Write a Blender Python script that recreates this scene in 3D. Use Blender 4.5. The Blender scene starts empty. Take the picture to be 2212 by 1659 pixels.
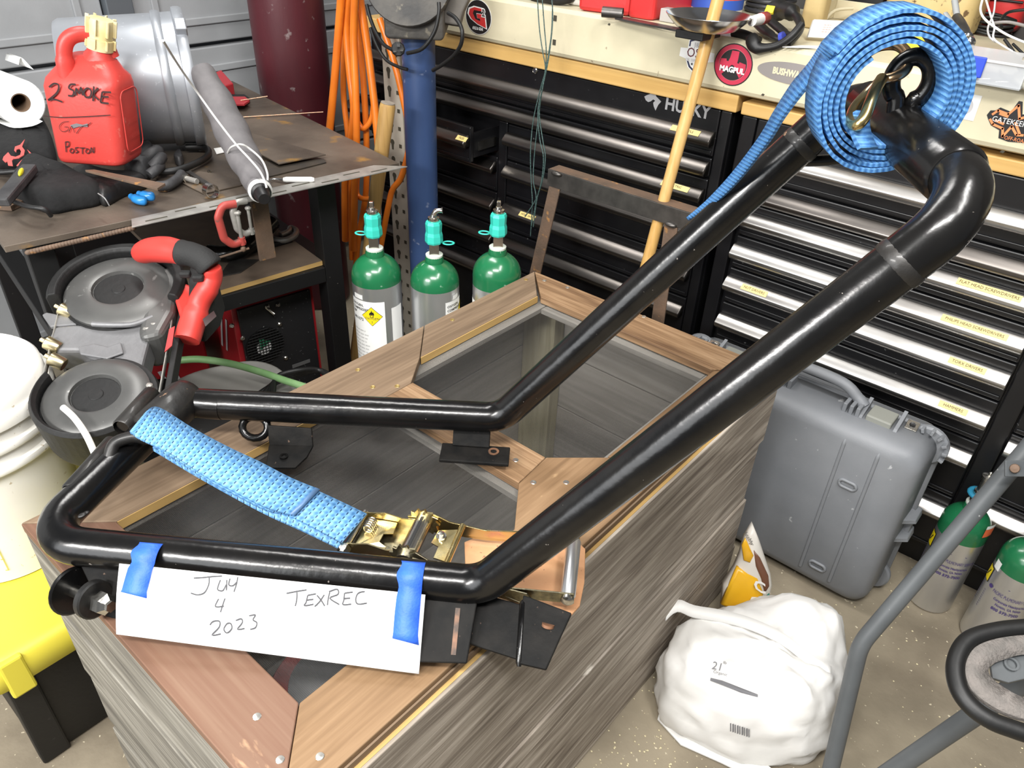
import bpy, bmesh, math, random
from mathutils import Vector, Matrix
import numpy as np
random.seed(7)
V=Vector
S=bpy.context.scene
COL=S.collection
# ---------------------------------------------------------------- camera, world, lights, exposure
CX,CY,FPX,HC=1106.0,829.5,1660.0,1.40
def _n(v):
    v=np.array(v,float); return v/np.linalg.norm(v)
_dn=_n([995-CX,3278-CY,FPX])
_vx=-1290.0
_vy=CY-(_dn[0]*(_vx-CX)+_dn[2]*FPX)/_dn[1]
_X=-_n([_vx-CX,_vy-CY,FPX]); _Z=-_dn; _Y=np.cross(_Z,_X)
RW=np.array([_X,_Y,_Z])              # world = RW @ (x right, y down, z forward)
OC=np.array([0,0,HC])
cam_d=bpy.data.cameras.new('camera'); cam=bpy.data.objects.new('camera',cam_d); COL.objects.link(cam)
cam_d.sensor_fit='HORIZONTAL'; cam_d.sensor_width=36.0; cam_d.lens=FPX/2212*36.0
cam_d.clip_start=0.02; cam_d.clip_end=60
_m=np.eye(4); _m[:3,0]=RW@[1,0,0]; _m[:3,1]=-(RW@[0,1,0]); _m[:3,2]=-(RW@[0,0,1]); _m[:3,3]=OC
cam.matrix_world=Matrix(_m.tolist())
S.camera=cam
W=bpy.data.worlds.new('world'); S.world=W; W.use_nodes=True
W.node_tree.nodes['Background'].inputs[0].default_value=(0.80,0.84,0.90,1)
W.node_tree.nodes['Background'].inputs[1].default_value=0.22
def area(name,loc,target,sx,sy,power,col=(1,0.98,0.95)):
    l=bpy.data.lights.new(name,'AREA'); l.shape='RECTANGLE'; l.size=sx; l.size_y=sy; l.energy=power; l.color=col
    o=bpy.data.objects.new(name,l); COL.objects.link(o); o.location=loc
    o.rotation_euler=(V(target)-V(loc)).to_track_quat('-Z','Y').to_euler()
    return o
area('ceiling_lamp_front',(0.05,-0.50,2.65),(-0.60,0.40,0.4),1.2,0.22,78)
area('added_fill_left',(-0.85,-1.25,1.95),(-1.3,0.2,0.4),0.9,0.22,62)  # added fill below ceiling height, brightens the side of the bucket
area('ceiling_lamp_side',(0.30,0.60,2.65),(0.0,1.0,0),0.22,1.2,40)
area('ceiling_lamp_back',(-1.75,1.05,2.65),(-1.7,1.05,0),0.22,1.2,30)
area('added_fill_low',(-0.9,-2.3,1.5),(-1.1,0.2,0.5),2.0,1.4,50,(0.95,0.98,1.0))  # added cool fill from an unseen source, lifts bucket, tote and crate front
vs=S.view_settings; vs.view_transform='Standard'; vs.look='None'; vs.gamma=1.0; vs.use_curve_mapping=False
vs.exposure=-0.2

# ---------------------------------------------------------------- photograph measuring: pixel ray met with a real plane
def ray(px,py): return RW@np.array([(px-CX)/FPX,(py-CY)/FPX,1.0])
def at(px,py,ax,val):
    r=ray(px,py); return V(OC+r*((val-OC[ax])/r[ax]))
def dep(px,py,d): return V(OC+ray(px,py)*d)
def onpl(px,py,n,q):
    r=ray(px,py); n=np.array(n); return V(OC+r*(np.dot(n,np.array(q)-OC)/np.dot(n,r)))

# ---------------------------------------------------------------- materials
MATS={}
def pm(name,col,rough=0.5,metal=0.0,col2=None,nscale=8.0,stretch=(1,1,1),lo=0.35,hi=0.65,bump=0.0,bscale=60.0,spec=0.5,coat=0.0,
       col3=None,n3=30.0,lo3=0.58,hi3=0.68,rvar=0.0,detail=6.0,alpha=1.0,trans=0.0,bstretch=None):
    if name in MATS: return MATS[name]
    m=bpy.data.materials.new(name); m.use_nodes=True; MATS[name]=m
    nt=m.node_tree; N=nt.nodes; L=nt.links; b=N['Principled BSDF']
    b.inputs['Base Color'].default_value=(*col,1); b.inputs['Roughness'].default_value=rough
    b.inputs['Metallic'].default_value=metal; b.inputs['Specular IOR Level'].default_value=spec
    b.inputs['Coat Weight'].default_value=coat; b.inputs['Coat Roughness'].default_value=0.15
    b.inputs['Alpha'].default_value=alpha; b.inputs['Transmission Weight'].default_value=trans
    tc=N.new('ShaderNodeTexCoord')
    def noise(sc,st,d=detail):
        mp=N.new('ShaderNodeMapping'); mp.inputs['Scale'].default_value=st
        L.new(tc.outputs['Object'],mp.inputs[0])
        n=N.new('ShaderNodeTexNoise'); n.inputs['Scale'].default_value=sc; n.inputs['Detail'].default_value=d
        L.new(mp.outputs[0],n.inputs['Vector']); return n
    cur=None
    if col2 is not None:
        n=noise(nscale,stretch)
        r=N.new('ShaderNodeValToRGB'); r.color_ramp.elements[0].position=lo; r.color_ramp.elements[1].position=hi
        r.color_ramp.elements[0].color=(*col,1); r.color_ramp.elements[1].color=(*col2,1)
        L.new(n.outputs['Fac'],r.inputs[0]); cur=r.outputs[0]
    if col3 is not None:
        n=noise(n3,(1,1,1),8)
        r=N.new('ShaderNodeValToRGB'); r.color_ramp.elements[0].position=lo3; r.color_ramp.elements[1].position=hi3
        r.color_ramp.elements[0].color=(0,0,0,1); r.color_ramp.elements[1].color=(1,1,1,1)
        L.new(n.outputs['Fac'],r.inputs[0])
        mx=N.new('ShaderNodeMix'); mx.data_type='RGBA'
        L.new(r.outputs[0],mx.inputs['Factor'])
        if cur is None: mx.inputs['A'].default_value=(*col,1)
        else: L.new(cur,mx.inputs['A'])
        mx.inputs['B'].default_value=(*col3,1); cur=mx.outputs['Result']
    if cur is not None: L.new(cur,b.inputs['Base Color'])
    if rvar>0:
        n=noise(nscale*1.7,stretch)
        mr=N.new('ShaderNodeMapRange'); mr.inputs['To Min'].default_value=max(0.02,rough-rvar); mr.inputs['To Max'].default_value=min(1,rough+rvar)
        L.new(n.outputs['Fac'],mr.inputs[0]); L.new(mr.outputs[0],b.inputs['Roughness'])
    if bump>0:
        n=noise(bscale,bstretch or stretch,8)
        bp=N.new('ShaderNodeBump'); bp.inputs['Strength'].default_value=bump; bp.inputs['Distance'].default_value=0.004
        L.new(n.outputs['Fac'],bp.inputs['Height']); L.new(bp.outputs[0],b.inputs['Normal'])
    return m
def wood(name,c1,c2,c3,axis=0,rings=26.0,rough=0.65,bump=0.25,scuff=None,kk=0.09,fs=7,knot=None):
    """long grain along the given axis: stretched noise bands, fine streaks, relief"""
    if name in MATS: return MATS[name]
    m=bpy.data.materials.new(name); m.use_nodes=True; MATS[name]=m
    nt=m.node_tree; N=nt.nodes; L=nt.links; b=N['Principled BSDF']
    b.inputs['Roughness'].default_value=rough; b.inputs['Specular IOR Level'].default_value=0.3
    tc=N.new('ShaderNodeTexCoord')
    def noise(sc,k,d,dist=0.0):
        mp=N.new('ShaderNodeMapping'); s=[1,1,1]; s[axis]=k; mp.inputs['Scale'].default_value=s
        L.new(tc.outputs['Object'],mp.inputs[0])
        n=N.new('ShaderNodeTexNoise'); n.inputs['Scale'].default_value=sc; n.inputs['Detail'].default_value=d; n.inputs['Distortion'].default_value=dist
        L.new(mp.outputs[0],n.inputs['Vector']); return n.outputs['Fac']
    a=noise(rings,kk,6,0.9); f=noise(rings*fs,kk*0.35,5,0.3)
    r=N.new('ShaderNodeValToRGB'); e=r.color_ramp.elements
    e[0].position=0.30; e[0].color=(*c1,1); e[1].position=0.70; e[1].color=(*c3,1)
    k=e.new(0.5); k.color=(*c2,1)
    ad=N.new('ShaderNodeMath'); ad.operation='MULTIPLY_ADD'; ad.inputs[1].default_value=0.45
    L.new(f,ad.inputs[0]); 
    sb=N.new('ShaderNodeMath'); sb.operation='MULTIPLY_ADD'; sb.inputs[1].default_value=0.75; sb.inputs[2].default_value=-0.10
    L.new(a,sb.inputs[0]); L.new(sb.outputs[0],ad.inputs[2]); L.new(ad.outputs[0],r.inputs[0])
    cur=r.outputs[0]
    if scuff:
        sn_=noise(85,0.35,6); s2=noise(7,0.6,3)
        ml=N.new('ShaderNodeMath'); ml.operation='MULTIPLY'; L.new(sn_,ml.inputs[0]); L.new(s2,ml.inputs[1])
        rp=N.new('ShaderNodeMapRange'); rp.inputs['From Min'].default_value=0.36; rp.inputs['From Max'].default_value=0.44; L.new(ml.outputs[0],rp.inputs[0])
        mx=N.new('ShaderNodeMix'); mx.data_type='RGBA'; L.new(rp.outputs[0],mx.inputs['Factor']); L.new(cur,mx.inputs['A']); mx.inputs['B'].default_value=(*scuff,1); cur=mx.outputs['Result']
    if knot:
        kn=noise(9,0.30,2,0.2); k2=noise(60,0.5,3)
        ml=N.new('ShaderNodeMath'); ml.operation='MULTIPLY_ADD'; ml.inputs[1].default_value=0.18; L.new(k2,ml.inputs[0]); L.new(kn,ml.inputs[2])
        rp=N.new('ShaderNodeMapRange'); rp.inputs['From Min'].default_value=0.80; rp.inputs['From Max'].default_value=0.84; L.new(ml.outputs[0],rp.inputs[0])
        mx=N.new('ShaderNodeMix'); mx.data_type='RGBA'; L.new(rp.outputs[0],mx.inputs['Factor']); L.new(cur,mx.inputs['A']); mx.inputs['B'].default_value=(*knot,1); cur=mx.outputs['Result']
    L.new(cur,b.inputs['Base Color'])
    bp=N.new('ShaderNodeBump'); bp.inputs['Strength'].default_value=bump; bp.inputs['Distance'].default_value=0.003
    L.new(ad.outputs[0],bp.inputs['Height']); L.new(bp.outputs[0],b.inputs['Normal'])
    return m
def screen_mat(name,pitch,wire,col):
    """woven screen cloth: wire grid opaque, holes clear"""
    m=bpy.data.materials.new(name); m.use_nodes=True; nt=m.node_tree; N=nt.nodes; L=nt.links
    b=N['Principled BSDF']; b.inputs['Base Color'].default_value=(*col,1); b.inputs['Roughness'].default_value=0.55
    out=N['Material Output']; tr=N.new('ShaderNodeBsdfTransparent'); mx=N.new('ShaderNodeMixShader')
    tc=N.new('ShaderNodeTexCoord'); sp=N.new('ShaderNodeSeparateXYZ'); L.new(tc.outputs['Object'],sp.inputs[0])
    def line(sock):
        d=N.new('ShaderNodeMath'); d.operation='DIVIDE'; d.inputs[1].default_value=pitch; L.new(sock,d.inputs[0])
        f=N.new('ShaderNodeMath'); f.operation='FRACT'; L.new(d.outputs[0],f.inputs[0])
        g=N.new('ShaderNodeMath'); g.operation='LESS_THAN'; g.inputs[1].default_value=wire; L.new(f.outputs[0],g.inputs[0]); return g.outputs[0]
    mxm=N.new('ShaderNodeMath'); mxm.operation='MAXIMUM'; L.new(line(sp.outputs[0]),mxm.inputs[0]); L.new(line(sp.outputs[1]),mxm.inputs[1])
    L.new(mxm.outputs[0],mx.inputs[0]); L.new(tr.outputs[0],mx.inputs[1]); L.new(b.outputs[0],mx.inputs[2]); L.new(mx.outputs[0],out.inputs[0])
    return m
def web_mat(name,ca,cb,cdash,pu,pv):
    """strap webbing: ribs across the length and dark stitch dashes, laid out on the strap's own UV (metres)"""
    m=bpy.data.materials.new(name); m.use_nodes=True; nt=m.node_tree; N=nt.nodes; L=nt.links
    b=N['Principled BSDF']; b.inputs['Roughness'].default_value=0.6; b.inputs['Specular IOR Level'].default_value=0.35
    uv=N.new('ShaderNodeUVMap'); sp=N.new('ShaderNodeSeparateXYZ'); L.new(uv.outputs[0],sp.inputs[0])
    def M(op,a,bv):
        n=N.new('ShaderNodeMath'); n.operation=op
        for i,x in enumerate((a,bv)):
            if x is None: continue
            if isinstance(x,(int,float)): n.inputs[i].default_value=x
            else: L.new(x,n.inputs[i])
        return n.outputs[0]
    u=M('DIVIDE',sp.outputs[0],pu); v=M('DIVIDE',sp.outputs[1],pv)
    su=M('SINE',M('MULTIPLY',u,6.28318),None); sv=M('SINE',M('MULTIPLY',v,6.28318),None)
    h=M('ADD',M('MULTIPLY',su,0.32),M('MULTIPLY',sv,0.18))
    ns=N.new('ShaderNodeTexNoise'); ns.inputs['Scale'].default_value=240; L.new(uv.outputs[0],ns.inputs['Vector'])
    hh=M('ADD',M('ADD',h,M('MULTIPLY',ns.outputs['Fac'],0.5)),0.25)
    r=N.new('ShaderNodeValToRGB'); r.color_ramp.elements[0].color=(*ca,1); r.color_ramp.elements[1].color=(*cb,1)
    L.new(hh,r.inputs[0])
    fu=M('FRACT',u,None); fv=M('FRACT',v,None)
    d=M('MULTIPLY',M('LESS_THAN',fu,0.17),M('LESS_THAN',fv,0.55))
    mx=N.new('ShaderNodeMix'); mx.data_type='RGBA'; L.new(d,mx.inputs['Factor']); L.new(r.outputs[0],mx.inputs['A']); mx.inputs['B'].default_value=(*cdash,1)
    L.new(mx.outputs['Result'],b.inputs['Base Color'])
    bp=N.new('ShaderNodeBump'); bp.inputs['Strength'].default_value=0.6; bp.inputs['Distance'].default_value=0.0012
    L.new(hh,bp.inputs['Height']); L.new(bp.outputs[0],b.inputs['Normal'])
    return m

# ---------------------------------------------------------------- mesh building
def spl(pts,n=8,closed=False):
    P=[V(p) for p in pts]; out=[]; k=len(P); rng=range(k if closed else k-1)
    g=(lambda i:P[i%k]) if closed else (lambda i:P[min(max(i,0),k-1)])
    for i in rng:
        p0,p1,p2,p3=g(i-1),g(i),g(i+1),g(i+2)
        for j in range(n):
            t=j/n
            out.append(0.5*((2*p1)+(p2-p0)*t+(2*p0-5*p1+4*p2-p3)*t*t+(3*p1-p0-3*p2+p3)*t**3))
    if not closed: out.append(P[-1].copy())
    return out
def fillet(pts,r,n=6):
    """polyline with rounded corners of radius r (float or list per inner corner)"""
    P=[V(p) for p in pts]; out=[P[0]]
    for i in range(1,len(P)-1):
        rr=r[i-1] if isinstance(r,(list,tuple)) else r
        a=(P[i-1]-P[i]); b=(P[i+1]-P[i]); la,lb=a.length,b.length; a.normalize(); b.normalize()
        ang=a.angle(b); t=min(rr/math.tan(ang/2),la*0.49,lb*0.49); rr=t*math.tan(ang/2)
        s=P[i]+a*t; e=P[i]+b*t; bis=(a+b).normalized(); c=P[i]+bis*(rr/math.sin(ang/2))
        u=(s-c); w=(e-c); th=u.angle(w)
        for j in range(n+1):
            f=j/n; out.append(c+(u*math.sin((1-f)*th)+w*math.sin(f*th))/max(math.sin(th),1e-6))
    out.append(P[-1]); return out
def frame_of(axis):
    a=V(axis).normalized(); h=V((0,0,1)) if abs(a.z)<0.9 else V((1,0,0))
    u=h.cross(a).normalized(); return a,u,a.cross(u)
class MB:
    def __init__(s): s.v=[]; s.f=[]; s.sm=[]; s.uv=None
    def add(s,vs,fs,smooth=False):
        o=len(s.v); s.v+=[V(p) for p in vs]; s.f+=[tuple(i+o for i in f) for f in fs]; s.sm+=[smooth]*len(fs); return s
    def box(s,lo,hi):
        x0,y0,z0=lo; x1,y1,z1=hi
        return s.hexa([(x0,y0,z0),(x1,y0,z0),(x1,y1,z0),(x0,y1,z0),(x0,y0,z1),(x1,y0,z1),(x1,y1,z1),(x0,y1,z1)])
    def hexa(s,p): return s.add(p,[(3,2,1,0),(4,5,6,7),(0,1,5,4),(1,2,6,5),(2,3,7,6),(3,0,4,7)])
    def obox(s,c,u,v,n,su,sv,sn):
        """box centred on c with half-extents along the unit directions u,v,n"""
        c,u,v,n=V(c),V(u)*su,V(v)*sv,V(n)*sn
        return s.hexa([c-u-v-n,c+u-v-n,c+u+v-n,c-u+v-n,c-u-v+n,c+u-v+n,c+u+v+n,c-u+v+n])
    def bar(s,a,b,w,h,up=(0,0,1)):
        a,b=V(a),V(b); d=(b-a).normalized(); side=d.cross(V(up)).normalized(); n=side.cross(d)
        return s.obox((a+b)/2,d,side,n,(b-a).length/2,w/2,h/2)
    def tube(s,pts,r,n=12,closed=False,cap=True,flat=None):
        P=[V(p) for p in pts]; k=len(P); R=r if isinstance(r,(list,tuple)) else [r]*k
        T=[]
        for i in range(k):
            a=P[(i-1)%k] if (closed or i>0) else P[i]; b=P[(i+1)%k] if (closed or i<k-1) else P[i]
            d=b-a; T.append(d.normalized() if d.length>1e-9 else (T[-1] if T else V((0,0,1))))
        _,u,_w=frame_of(T[0]); o=len(s.v)
        for i in range(k):
            t=T[i]; u=(u-t*u.dot(t)); u=u.normalized() if u.length>1e-6 else frame_of(t)[1]; w=t.cross(u)
            for j in range(n):
                an=2*math.pi*j/n; s.v.append(P[i]+(u*math.cos(an)+w*math.sin(an)*(flat or 1))*R[i])
        m=k if closed else k-1
        for i in range(m):
            for j in range(n):
                a=o+i*n+j; b=o+i*n+(j+1)%n; i2=(i+1)%k; c=o+i2*n+(j+1)%n; d=o+i2*n+j
                s.f.append((a,b,c,d)); s.sm.append(True)
        if cap and not closed:
            for i,flip in ((0,True),(k-1,False)):
                q=len(s.v); s.v+=[V(s.v[o+i*n+j]) for j in range(n)]; f=tuple(q+j for j in range(n)); s.f.append(f[::-1] if flip else f); s.sm.append(False)
        return s
    def cyl(s,a,b,r,n=20,r2=None): return s.tube([a,b],[r,r if r2 is None else r2],n)
    def lathe(s,prof,base,axis=(0,0,1),n=32,ref=None,smooth=True,sx=1.0,sy=1.0,cap=True):
        """profile of (radius, height) pairs turned about the axis"""
        a,u,w=frame_of(axis)
        if ref is not None: u=(V(ref)-a*V(ref).dot(a)).normalized(); w=a.cross(u)
        base=V(base); P=[tuple(p) for p in prof]; closed=P[0]==P[-1]
        # split the rings at sharp corners so that each face keeps its own shading
        Q=[]
        for i,p in enumerate(P):
            Q.append((p,True))
            if 0<i<len(P)-1:
                a1=V((P[i][0]-P[i-1][0],P[i][1]-P[i-1][1])); a2=V((P[i+1][0]-P[i][0],P[i+1][1]-P[i][1]))
                if a1.length>1e-9 and a2.length>1e-9 and a1.angle(a2)>0.7: Q.append((p,False))
        o=len(s.v); k=len(Q)
        def ringv(r,h): return [base+a*h+(u*math.cos(2*math.pi*j/n)*sx+w*math.sin(2*math.pi*j/n)*sy)*r for j in range(n)]
        for (p,_c) in Q: s.v+=ringv(*p)
        for i in range(k-1):
            if not Q[i+1][1]: continue
            for j in range(n):
                s.f.append((o+i*n+j,o+i*n+(j+1)%n,o+(i+1)*n+(j+1)%n,o+(i+1)*n+j)); s.sm.append(smooth)
        if not cap or closed: return s
        for p,flip in ((P[0],True),(P[-1],False)):
            if p[0]>1e-5:
                q=len(s.v); s.v+=ringv(*p); f=tuple(q+j for j in range(n)); s.f.append(f[::-1] if flip else f); s.sm.append(False)
        return s
    def prism(s,poly,fr,depth,n=None):
        """2-D outline in the frame (origin,u,v) thickened along u x v"""
        o,u,v=V(fr[0]),V(fr[1]),V(fr[2]); nn=u.cross(v).normalized() if n is None else V(n)
        k=len(poly); b=[o+u*p[0]+v*p[1] for p in poly]; t=[q+nn*depth for q in b]
        fs=[tuple(range(k))[::-1],tuple(range(k,2*k))]+[(i,(i+1)%k,k+(i+1)%k,k+i) for i in range(k)]
        return s.add(b+t,fs)
    def solid(s,pts,nrm,depth):
        b=[V(p) for p in pts]; k=len(b); d=V(nrm)*depth; t=[q+d for q in b]
        return s.add(b+t,[tuple(range(k))[::-1],tuple(range(k,2*k))]+[(i,(i+1)%k,k+(i+1)%k,k+i) for i in range(k)])
    def loft(s,rings,cap=True,smooth=True):
        k=len(rings); n=len(rings[0]); o=len(s.v)
        for r in rings: s.v+=[V(p) for p in r]
        for i in range(k-1):
            for j in range(n):
                s.f.append((o+i*n+j,o+i*n+(j+1)%n,o+(i+1)*n+(j+1)%n,o+(i+1)*n+j)); s.sm.append(smooth)
        if cap:
            s.f.append(tuple(o+j for j in range(n))[::-1]); s.sm.append(smooth)
            s.f.append(tuple(o+(k-1)*n+j for j in range(n))); s.sm.append(smooth)
        return s
    def ell(s,c,rx,ry,rz,n=16,m=10,ax=((1,0,0),(0,1,0),(0,0,1))):
        c=V(c); X,Y,Z=[V(a) for a in ax]; rings=[]
        for i in range(m+1):
            th=math.pi*i/m; rr=max(math.sin(th),1e-3); zz=-math.cos(th)
            rings.append([c+X*(rx*rr*math.cos(2*math.pi*j/n))+Y*(ry*rr*math.sin(2*math.pi*j/n))+Z*(rz*zz) for j in range(n)])
        return s.loft(rings)
    def ribbon(s,A,B,t):
        """flat band between the two edge lines A and B, thickness t; UV in metres (along, across)"""
        A=[V(p) for p in A]; B=[V(p) for p in B]; k=len(A); o=len(s.v)
        if s.uv is None: s.uv={}
        L=0.0; Ls=[]
        for i in range(k):
            if i: L+=((A[i]+B[i])/2-(A[i-1]+B[i-1])/2).length
            Ls.append(L)
            d=(A[min(i+1,k-1)]+B[min(i+1,k-1)]-A[max(i-1,0)]-B[max(i-1,0)]).normalized()
            w=(B[i]-A[i]); n=d.cross(w); n=n.normalized()*t/2 if n.length>1e-9 else V((0,0,t/2))
            s.v+=[A[i]+n,B[i]+n,B[i]-n,A[i]-n]
            wl=w.length
            for q,(uu,vv) in enumerate([(L,0),(L,wl),(L,wl+t),(L,-t)]): s.uv[o+i*4+q]=(uu,vv)
        for i in range(k-1):
            for j in range(4):
                s.f.append((o+i*4+j,o+i*4+(j+1)%4,o+i*4+4+(j+1)%4,o+i*4+4+j)); s.sm.append(j in (0,2))
        s.f.append((o+3,o+2,o+1,o)); s.sm.append(False); e=o+(k-1)*4; s.f.append((e,e+1,e+2,e+3)); s.sm.append(False)
        return s
    def build(s,name,mat,parent=None,bevel=0.0,seg=2,sub=0,kind=None,label=None,loc=None):
        off=wloc(parent) if parent else V((0,0,0))
        me=bpy.data.meshes.new(name); o=bpy.data.objects.new(name,me); COL.objects.link(o)
        own=V(loc) if loc is not None else V((0,0,0))
        if parent is None and loc is None and s.v:
            xs=[p.x for p in s.v]; ys=[p.y for p in s.v]; zs=[p.z for p in s.v]
            own=V(((min(xs)+max(xs))/2,(min(ys)+max(ys))/2,min(zs)))
        if parent: own=V((0,0,0))
        me.from_pydata([p-off-own for p in s.v],[],s.f)
        me.polygons.foreach_set('use_smooth',s.sm)
        if s.uv is not None:
            ul=me.uv_layers.new(name='UVMap')
            for lp in me.loops: ul.data[lp.index].uv=s.uv.get(lp.vertex_index,(0,0))
        bm=bmesh.new(); bm.from_mesh(me); bmesh.ops.recalc_face_normals(bm,faces=bm.faces); bm.to_mesh(me); bm.free()
        me.materials.append(mat)
        if parent: o.parent=parent
        o.location=own
        if bevel>0:
            b=o.modifiers.new('bevel','BEVEL'); b.width=bevel; b.segments=seg; b.limit_method='ANGLE'; b.angle_limit=math.radians(35); b.harden_normals=False
        if sub>0:
            b=o.modifiers.new('sub','SUBSURF'); b.levels=sub; b.render_levels=sub
        if kind: o['kind']=kind
        if label: o['label']=label
        return o
def wloc(o):
    p=V((0,0,0))
    while o is not None: p+=V(o.location); o=o.parent
    return p
def thing(name,label,cat,loc,group=None):
    o=bpy.data.objects.new(name,None); COL.objects.link(o); o.location=V(loc); o.empty_display_size=0.05
    return tag(o,label,cat,group)
def tag(o,label,cat,group=None):
    o['label']=label; o['category']=cat
    if group: o['group']=group
    return o
def struct(o): o['kind']='structure'; return o
def dup(root,loc,label=None,name=None):
    r=root.copy(); COL.objects.link(r); r.location=V(loc)
    if label: r['label']=label
    for ch in list(root.children):
        c=ch.copy(); COL.objects.link(c); c.parent=r
        for g in list(ch.children):
            d=g.copy(); COL.objects.link(d); d.parent=c
    return r
def text(body,size,mp,mat,parent,name='lettering',depth=0.0006,shear=0.0,ax='CENTER',sx=1.0,bold=0.0,res=2):
    """letters as thin raised print; mp = (origin,u,v) or a function (x,y,z)->point"""
    c=bpy.data.curves.new('t','FONT'); c.body=body; c.size=size; c.align_x=ax; c.align_y='CENTER'; c.extrude=0; c.shear=shear; c.offset=bold; c.resolution_u=res
    o=bpy.data.objects.new('t',c); COL.objects.link(o)
    dg=bpy.context.evaluated_depsgraph_get(); me=bpy.data.meshes.new_from_object(o.evaluated_get(dg))
    if not callable(mp):
        oo,u,v=V(mp[0]),V(mp[1]),V(mp[2]); nn=u.cross(v).normalized()
        f=lambda x,y,z:oo+u*x+v*y+nn*z
    else: f=mp
    mb=MB(); k=len(me.vertices)
    vs=[(q.co.x*sx,q.co.y) for q in me.vertices]; fs=[tuple(p.vertices) for p in me.polygons]
    mb.add([f(x,y,depth) for x,y in vs],fs)
    bpy.data.objects.remove(o); bpy.data.meshes.remove(me); bpy.data.curves.remove(c)
    return mb.build(name,mat,parent,kind='stuff' if len(body)>1 else None)
def strokes(lines,mp,w,mat,parent,name='handwriting',lift=0.0006):
    if not callable(mp):
        oo,u,v=V(mp[0]),V(mp[1]),V(mp[2]); nn=u.cross(v).normalized()
        f=lambda x,y,z:oo+u*x+v*y+nn*z
    else: f=mp
    mb=MB()
    for ln in lines:
        P=[V((x,y,0)) for x,y in ln]; P=spl(P,4) if len(P)>2 else P
        A=[];B=[]
        for i,p in enumerate(P):
            d=(P[min(i+1,len(P)-1)]-P[max(i-1,0)]); d=d.normalized() if d.length>0 else V((1,0,0)); n=V((-d.y,d.x,0))*w/2
            A.append(f(*(p+n).xy,lift)); B.append(f(*(p-n).xy,lift))
        mb.add(A+B,[(i,i+1,len(A)+i+1,len(A)+i) for i in range(len(A)-1)])
    return mb.build(name,mat,parent,kind='stuff' if len(lines)>1 else None)
def circ(r,n=24,cx=0,cy=0,a0=0,a1=2*math.pi,ry=None):
    m=n if abs(a1-a0-2*math.pi)<1e-6 else n+1
    return [(cx+r*math.cos(a0+(a1-a0)*i/n),cy+(ry or r)*math.sin(a0+(a1-a0)*i/n)) for i in range(m)]
def rrect(w,h,r,n=5):
    out=[]
    for cx,cy,a in ((w/2-r,h/2-r,0),(-w/2+r,h/2-r,90),(-w/2+r,-h/2+r,180),(w/2-r,-h/2+r,270)):
        out+=[(cx+r*math.cos(math.radians(a+90*i/n)),cy+r*math.sin(math.radians(a+90*i/n))) for i in range(n+1)]
    return out
def rbox(mb,c,u,v,n,w,h,d,r,er=0.0):
    """rounded slab: rounded-rectangle section w x h in (u,v), depth d along n, edges eased by er"""
    c,u,v,n=V(c),V(u),V(v),V(n); rings=[]
    st=[(0,er),(er,0),(d-er,0),(d,er)] if er>0 else [(0,0),(d,0)]
    if er>0: st=[(0,er),(er*0.3,er*0.3),(er,0),(d-er,0),(d-er*0.3,er*0.3),(d,er)]
    for z,s in st: rings.append([c+u*x+v*y+n*z for x,y in rrect(w-2*s,h-2*s,max(r-s,0.001))])
    mb.loft(rings); return mb
# ================================================================= setting
m_floor=pm('concrete',(0.30,0.255,0.182),0.8,col2=(0.17,0.14,0.098),nscale=4,lo=0.42,hi=0.66,bump=0.25,bscale=90,col3=(0.62,0.55,0.40),n3=85,lo3=0.675,hi3=0.71)
m_door=pm('garage_door_paint',(0.33,0.34,0.352),0.5,col2=(0.28,0.29,0.30),nscale=6,bump=0.05,bscale=200)
m_strut=pm('galvanised_strut',(0.16,0.18,0.20),0.45,metal=0.5)
m_wall=pm('back_wall',(0.10,0.095,0.09),0.85,col2=(0.07,0.065,0.06))
m_black=pm('black_satin',(0.006,0.006,0.0065),0.45)
m_white=pm('white_plastic',(0.80,0.78,0.73),0.45)
fl=MB().box((-4,-2.2,-0.06),(3,2.45,0)).build('floor',m_floor); struct(fl)
wb=MB().box((-2.7,2.32,0.0),(3,2.42,3.0)).build('wall_back',m_wall); struct(wb)
# garage door: sections with recessed joints, raised embossed frames and steel stiles
gd=thing('door_1','x','x',(-2.5,0.9,0)); del gd['label']; del gd['category']; gd['kind']='structure'
XD=-2.5
for zi,(z0,z1) in enumerate([(0.02,0.43),(0.44,0.862),(0.876,1.30),(1.312,1.74)]):
    for (y0,y1) in ((-1.6,1.10),(1.19,2.318)):
        MB().box((XD-0.05,y0,z0),(XD-0.012,y1,z1)).build('door_panel',m_door,gd,bevel=0.004)
        mb=MB(); a,b=y0+0.06,y1-0.06; c,d=z0+0.055,z1-0.055; w=0.022
        for lo,hi in (((a,c),(b,c+w)),((a,d-w),(b,d)),((a,c+w),(a+w,d-w)),((b-w,c+w),(b,d-w))):
            mb.box((XD-0.013,lo[0],lo[1]),(XD-0.004,hi[0],hi[1]))
        mb.build('panel_frame',m_door,gd,bevel=0.003)
MB().box((XD-0.045,1.105,0.02),(XD+0.012,1.185,1.75)).build('door_stile',m_strut,gd,bevel=0.003)
MB().box((XD-0.06,-1.6,0.02),(XD-0.052,2.318,1.75)).build('door_backing',m_strut,gd)

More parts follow.
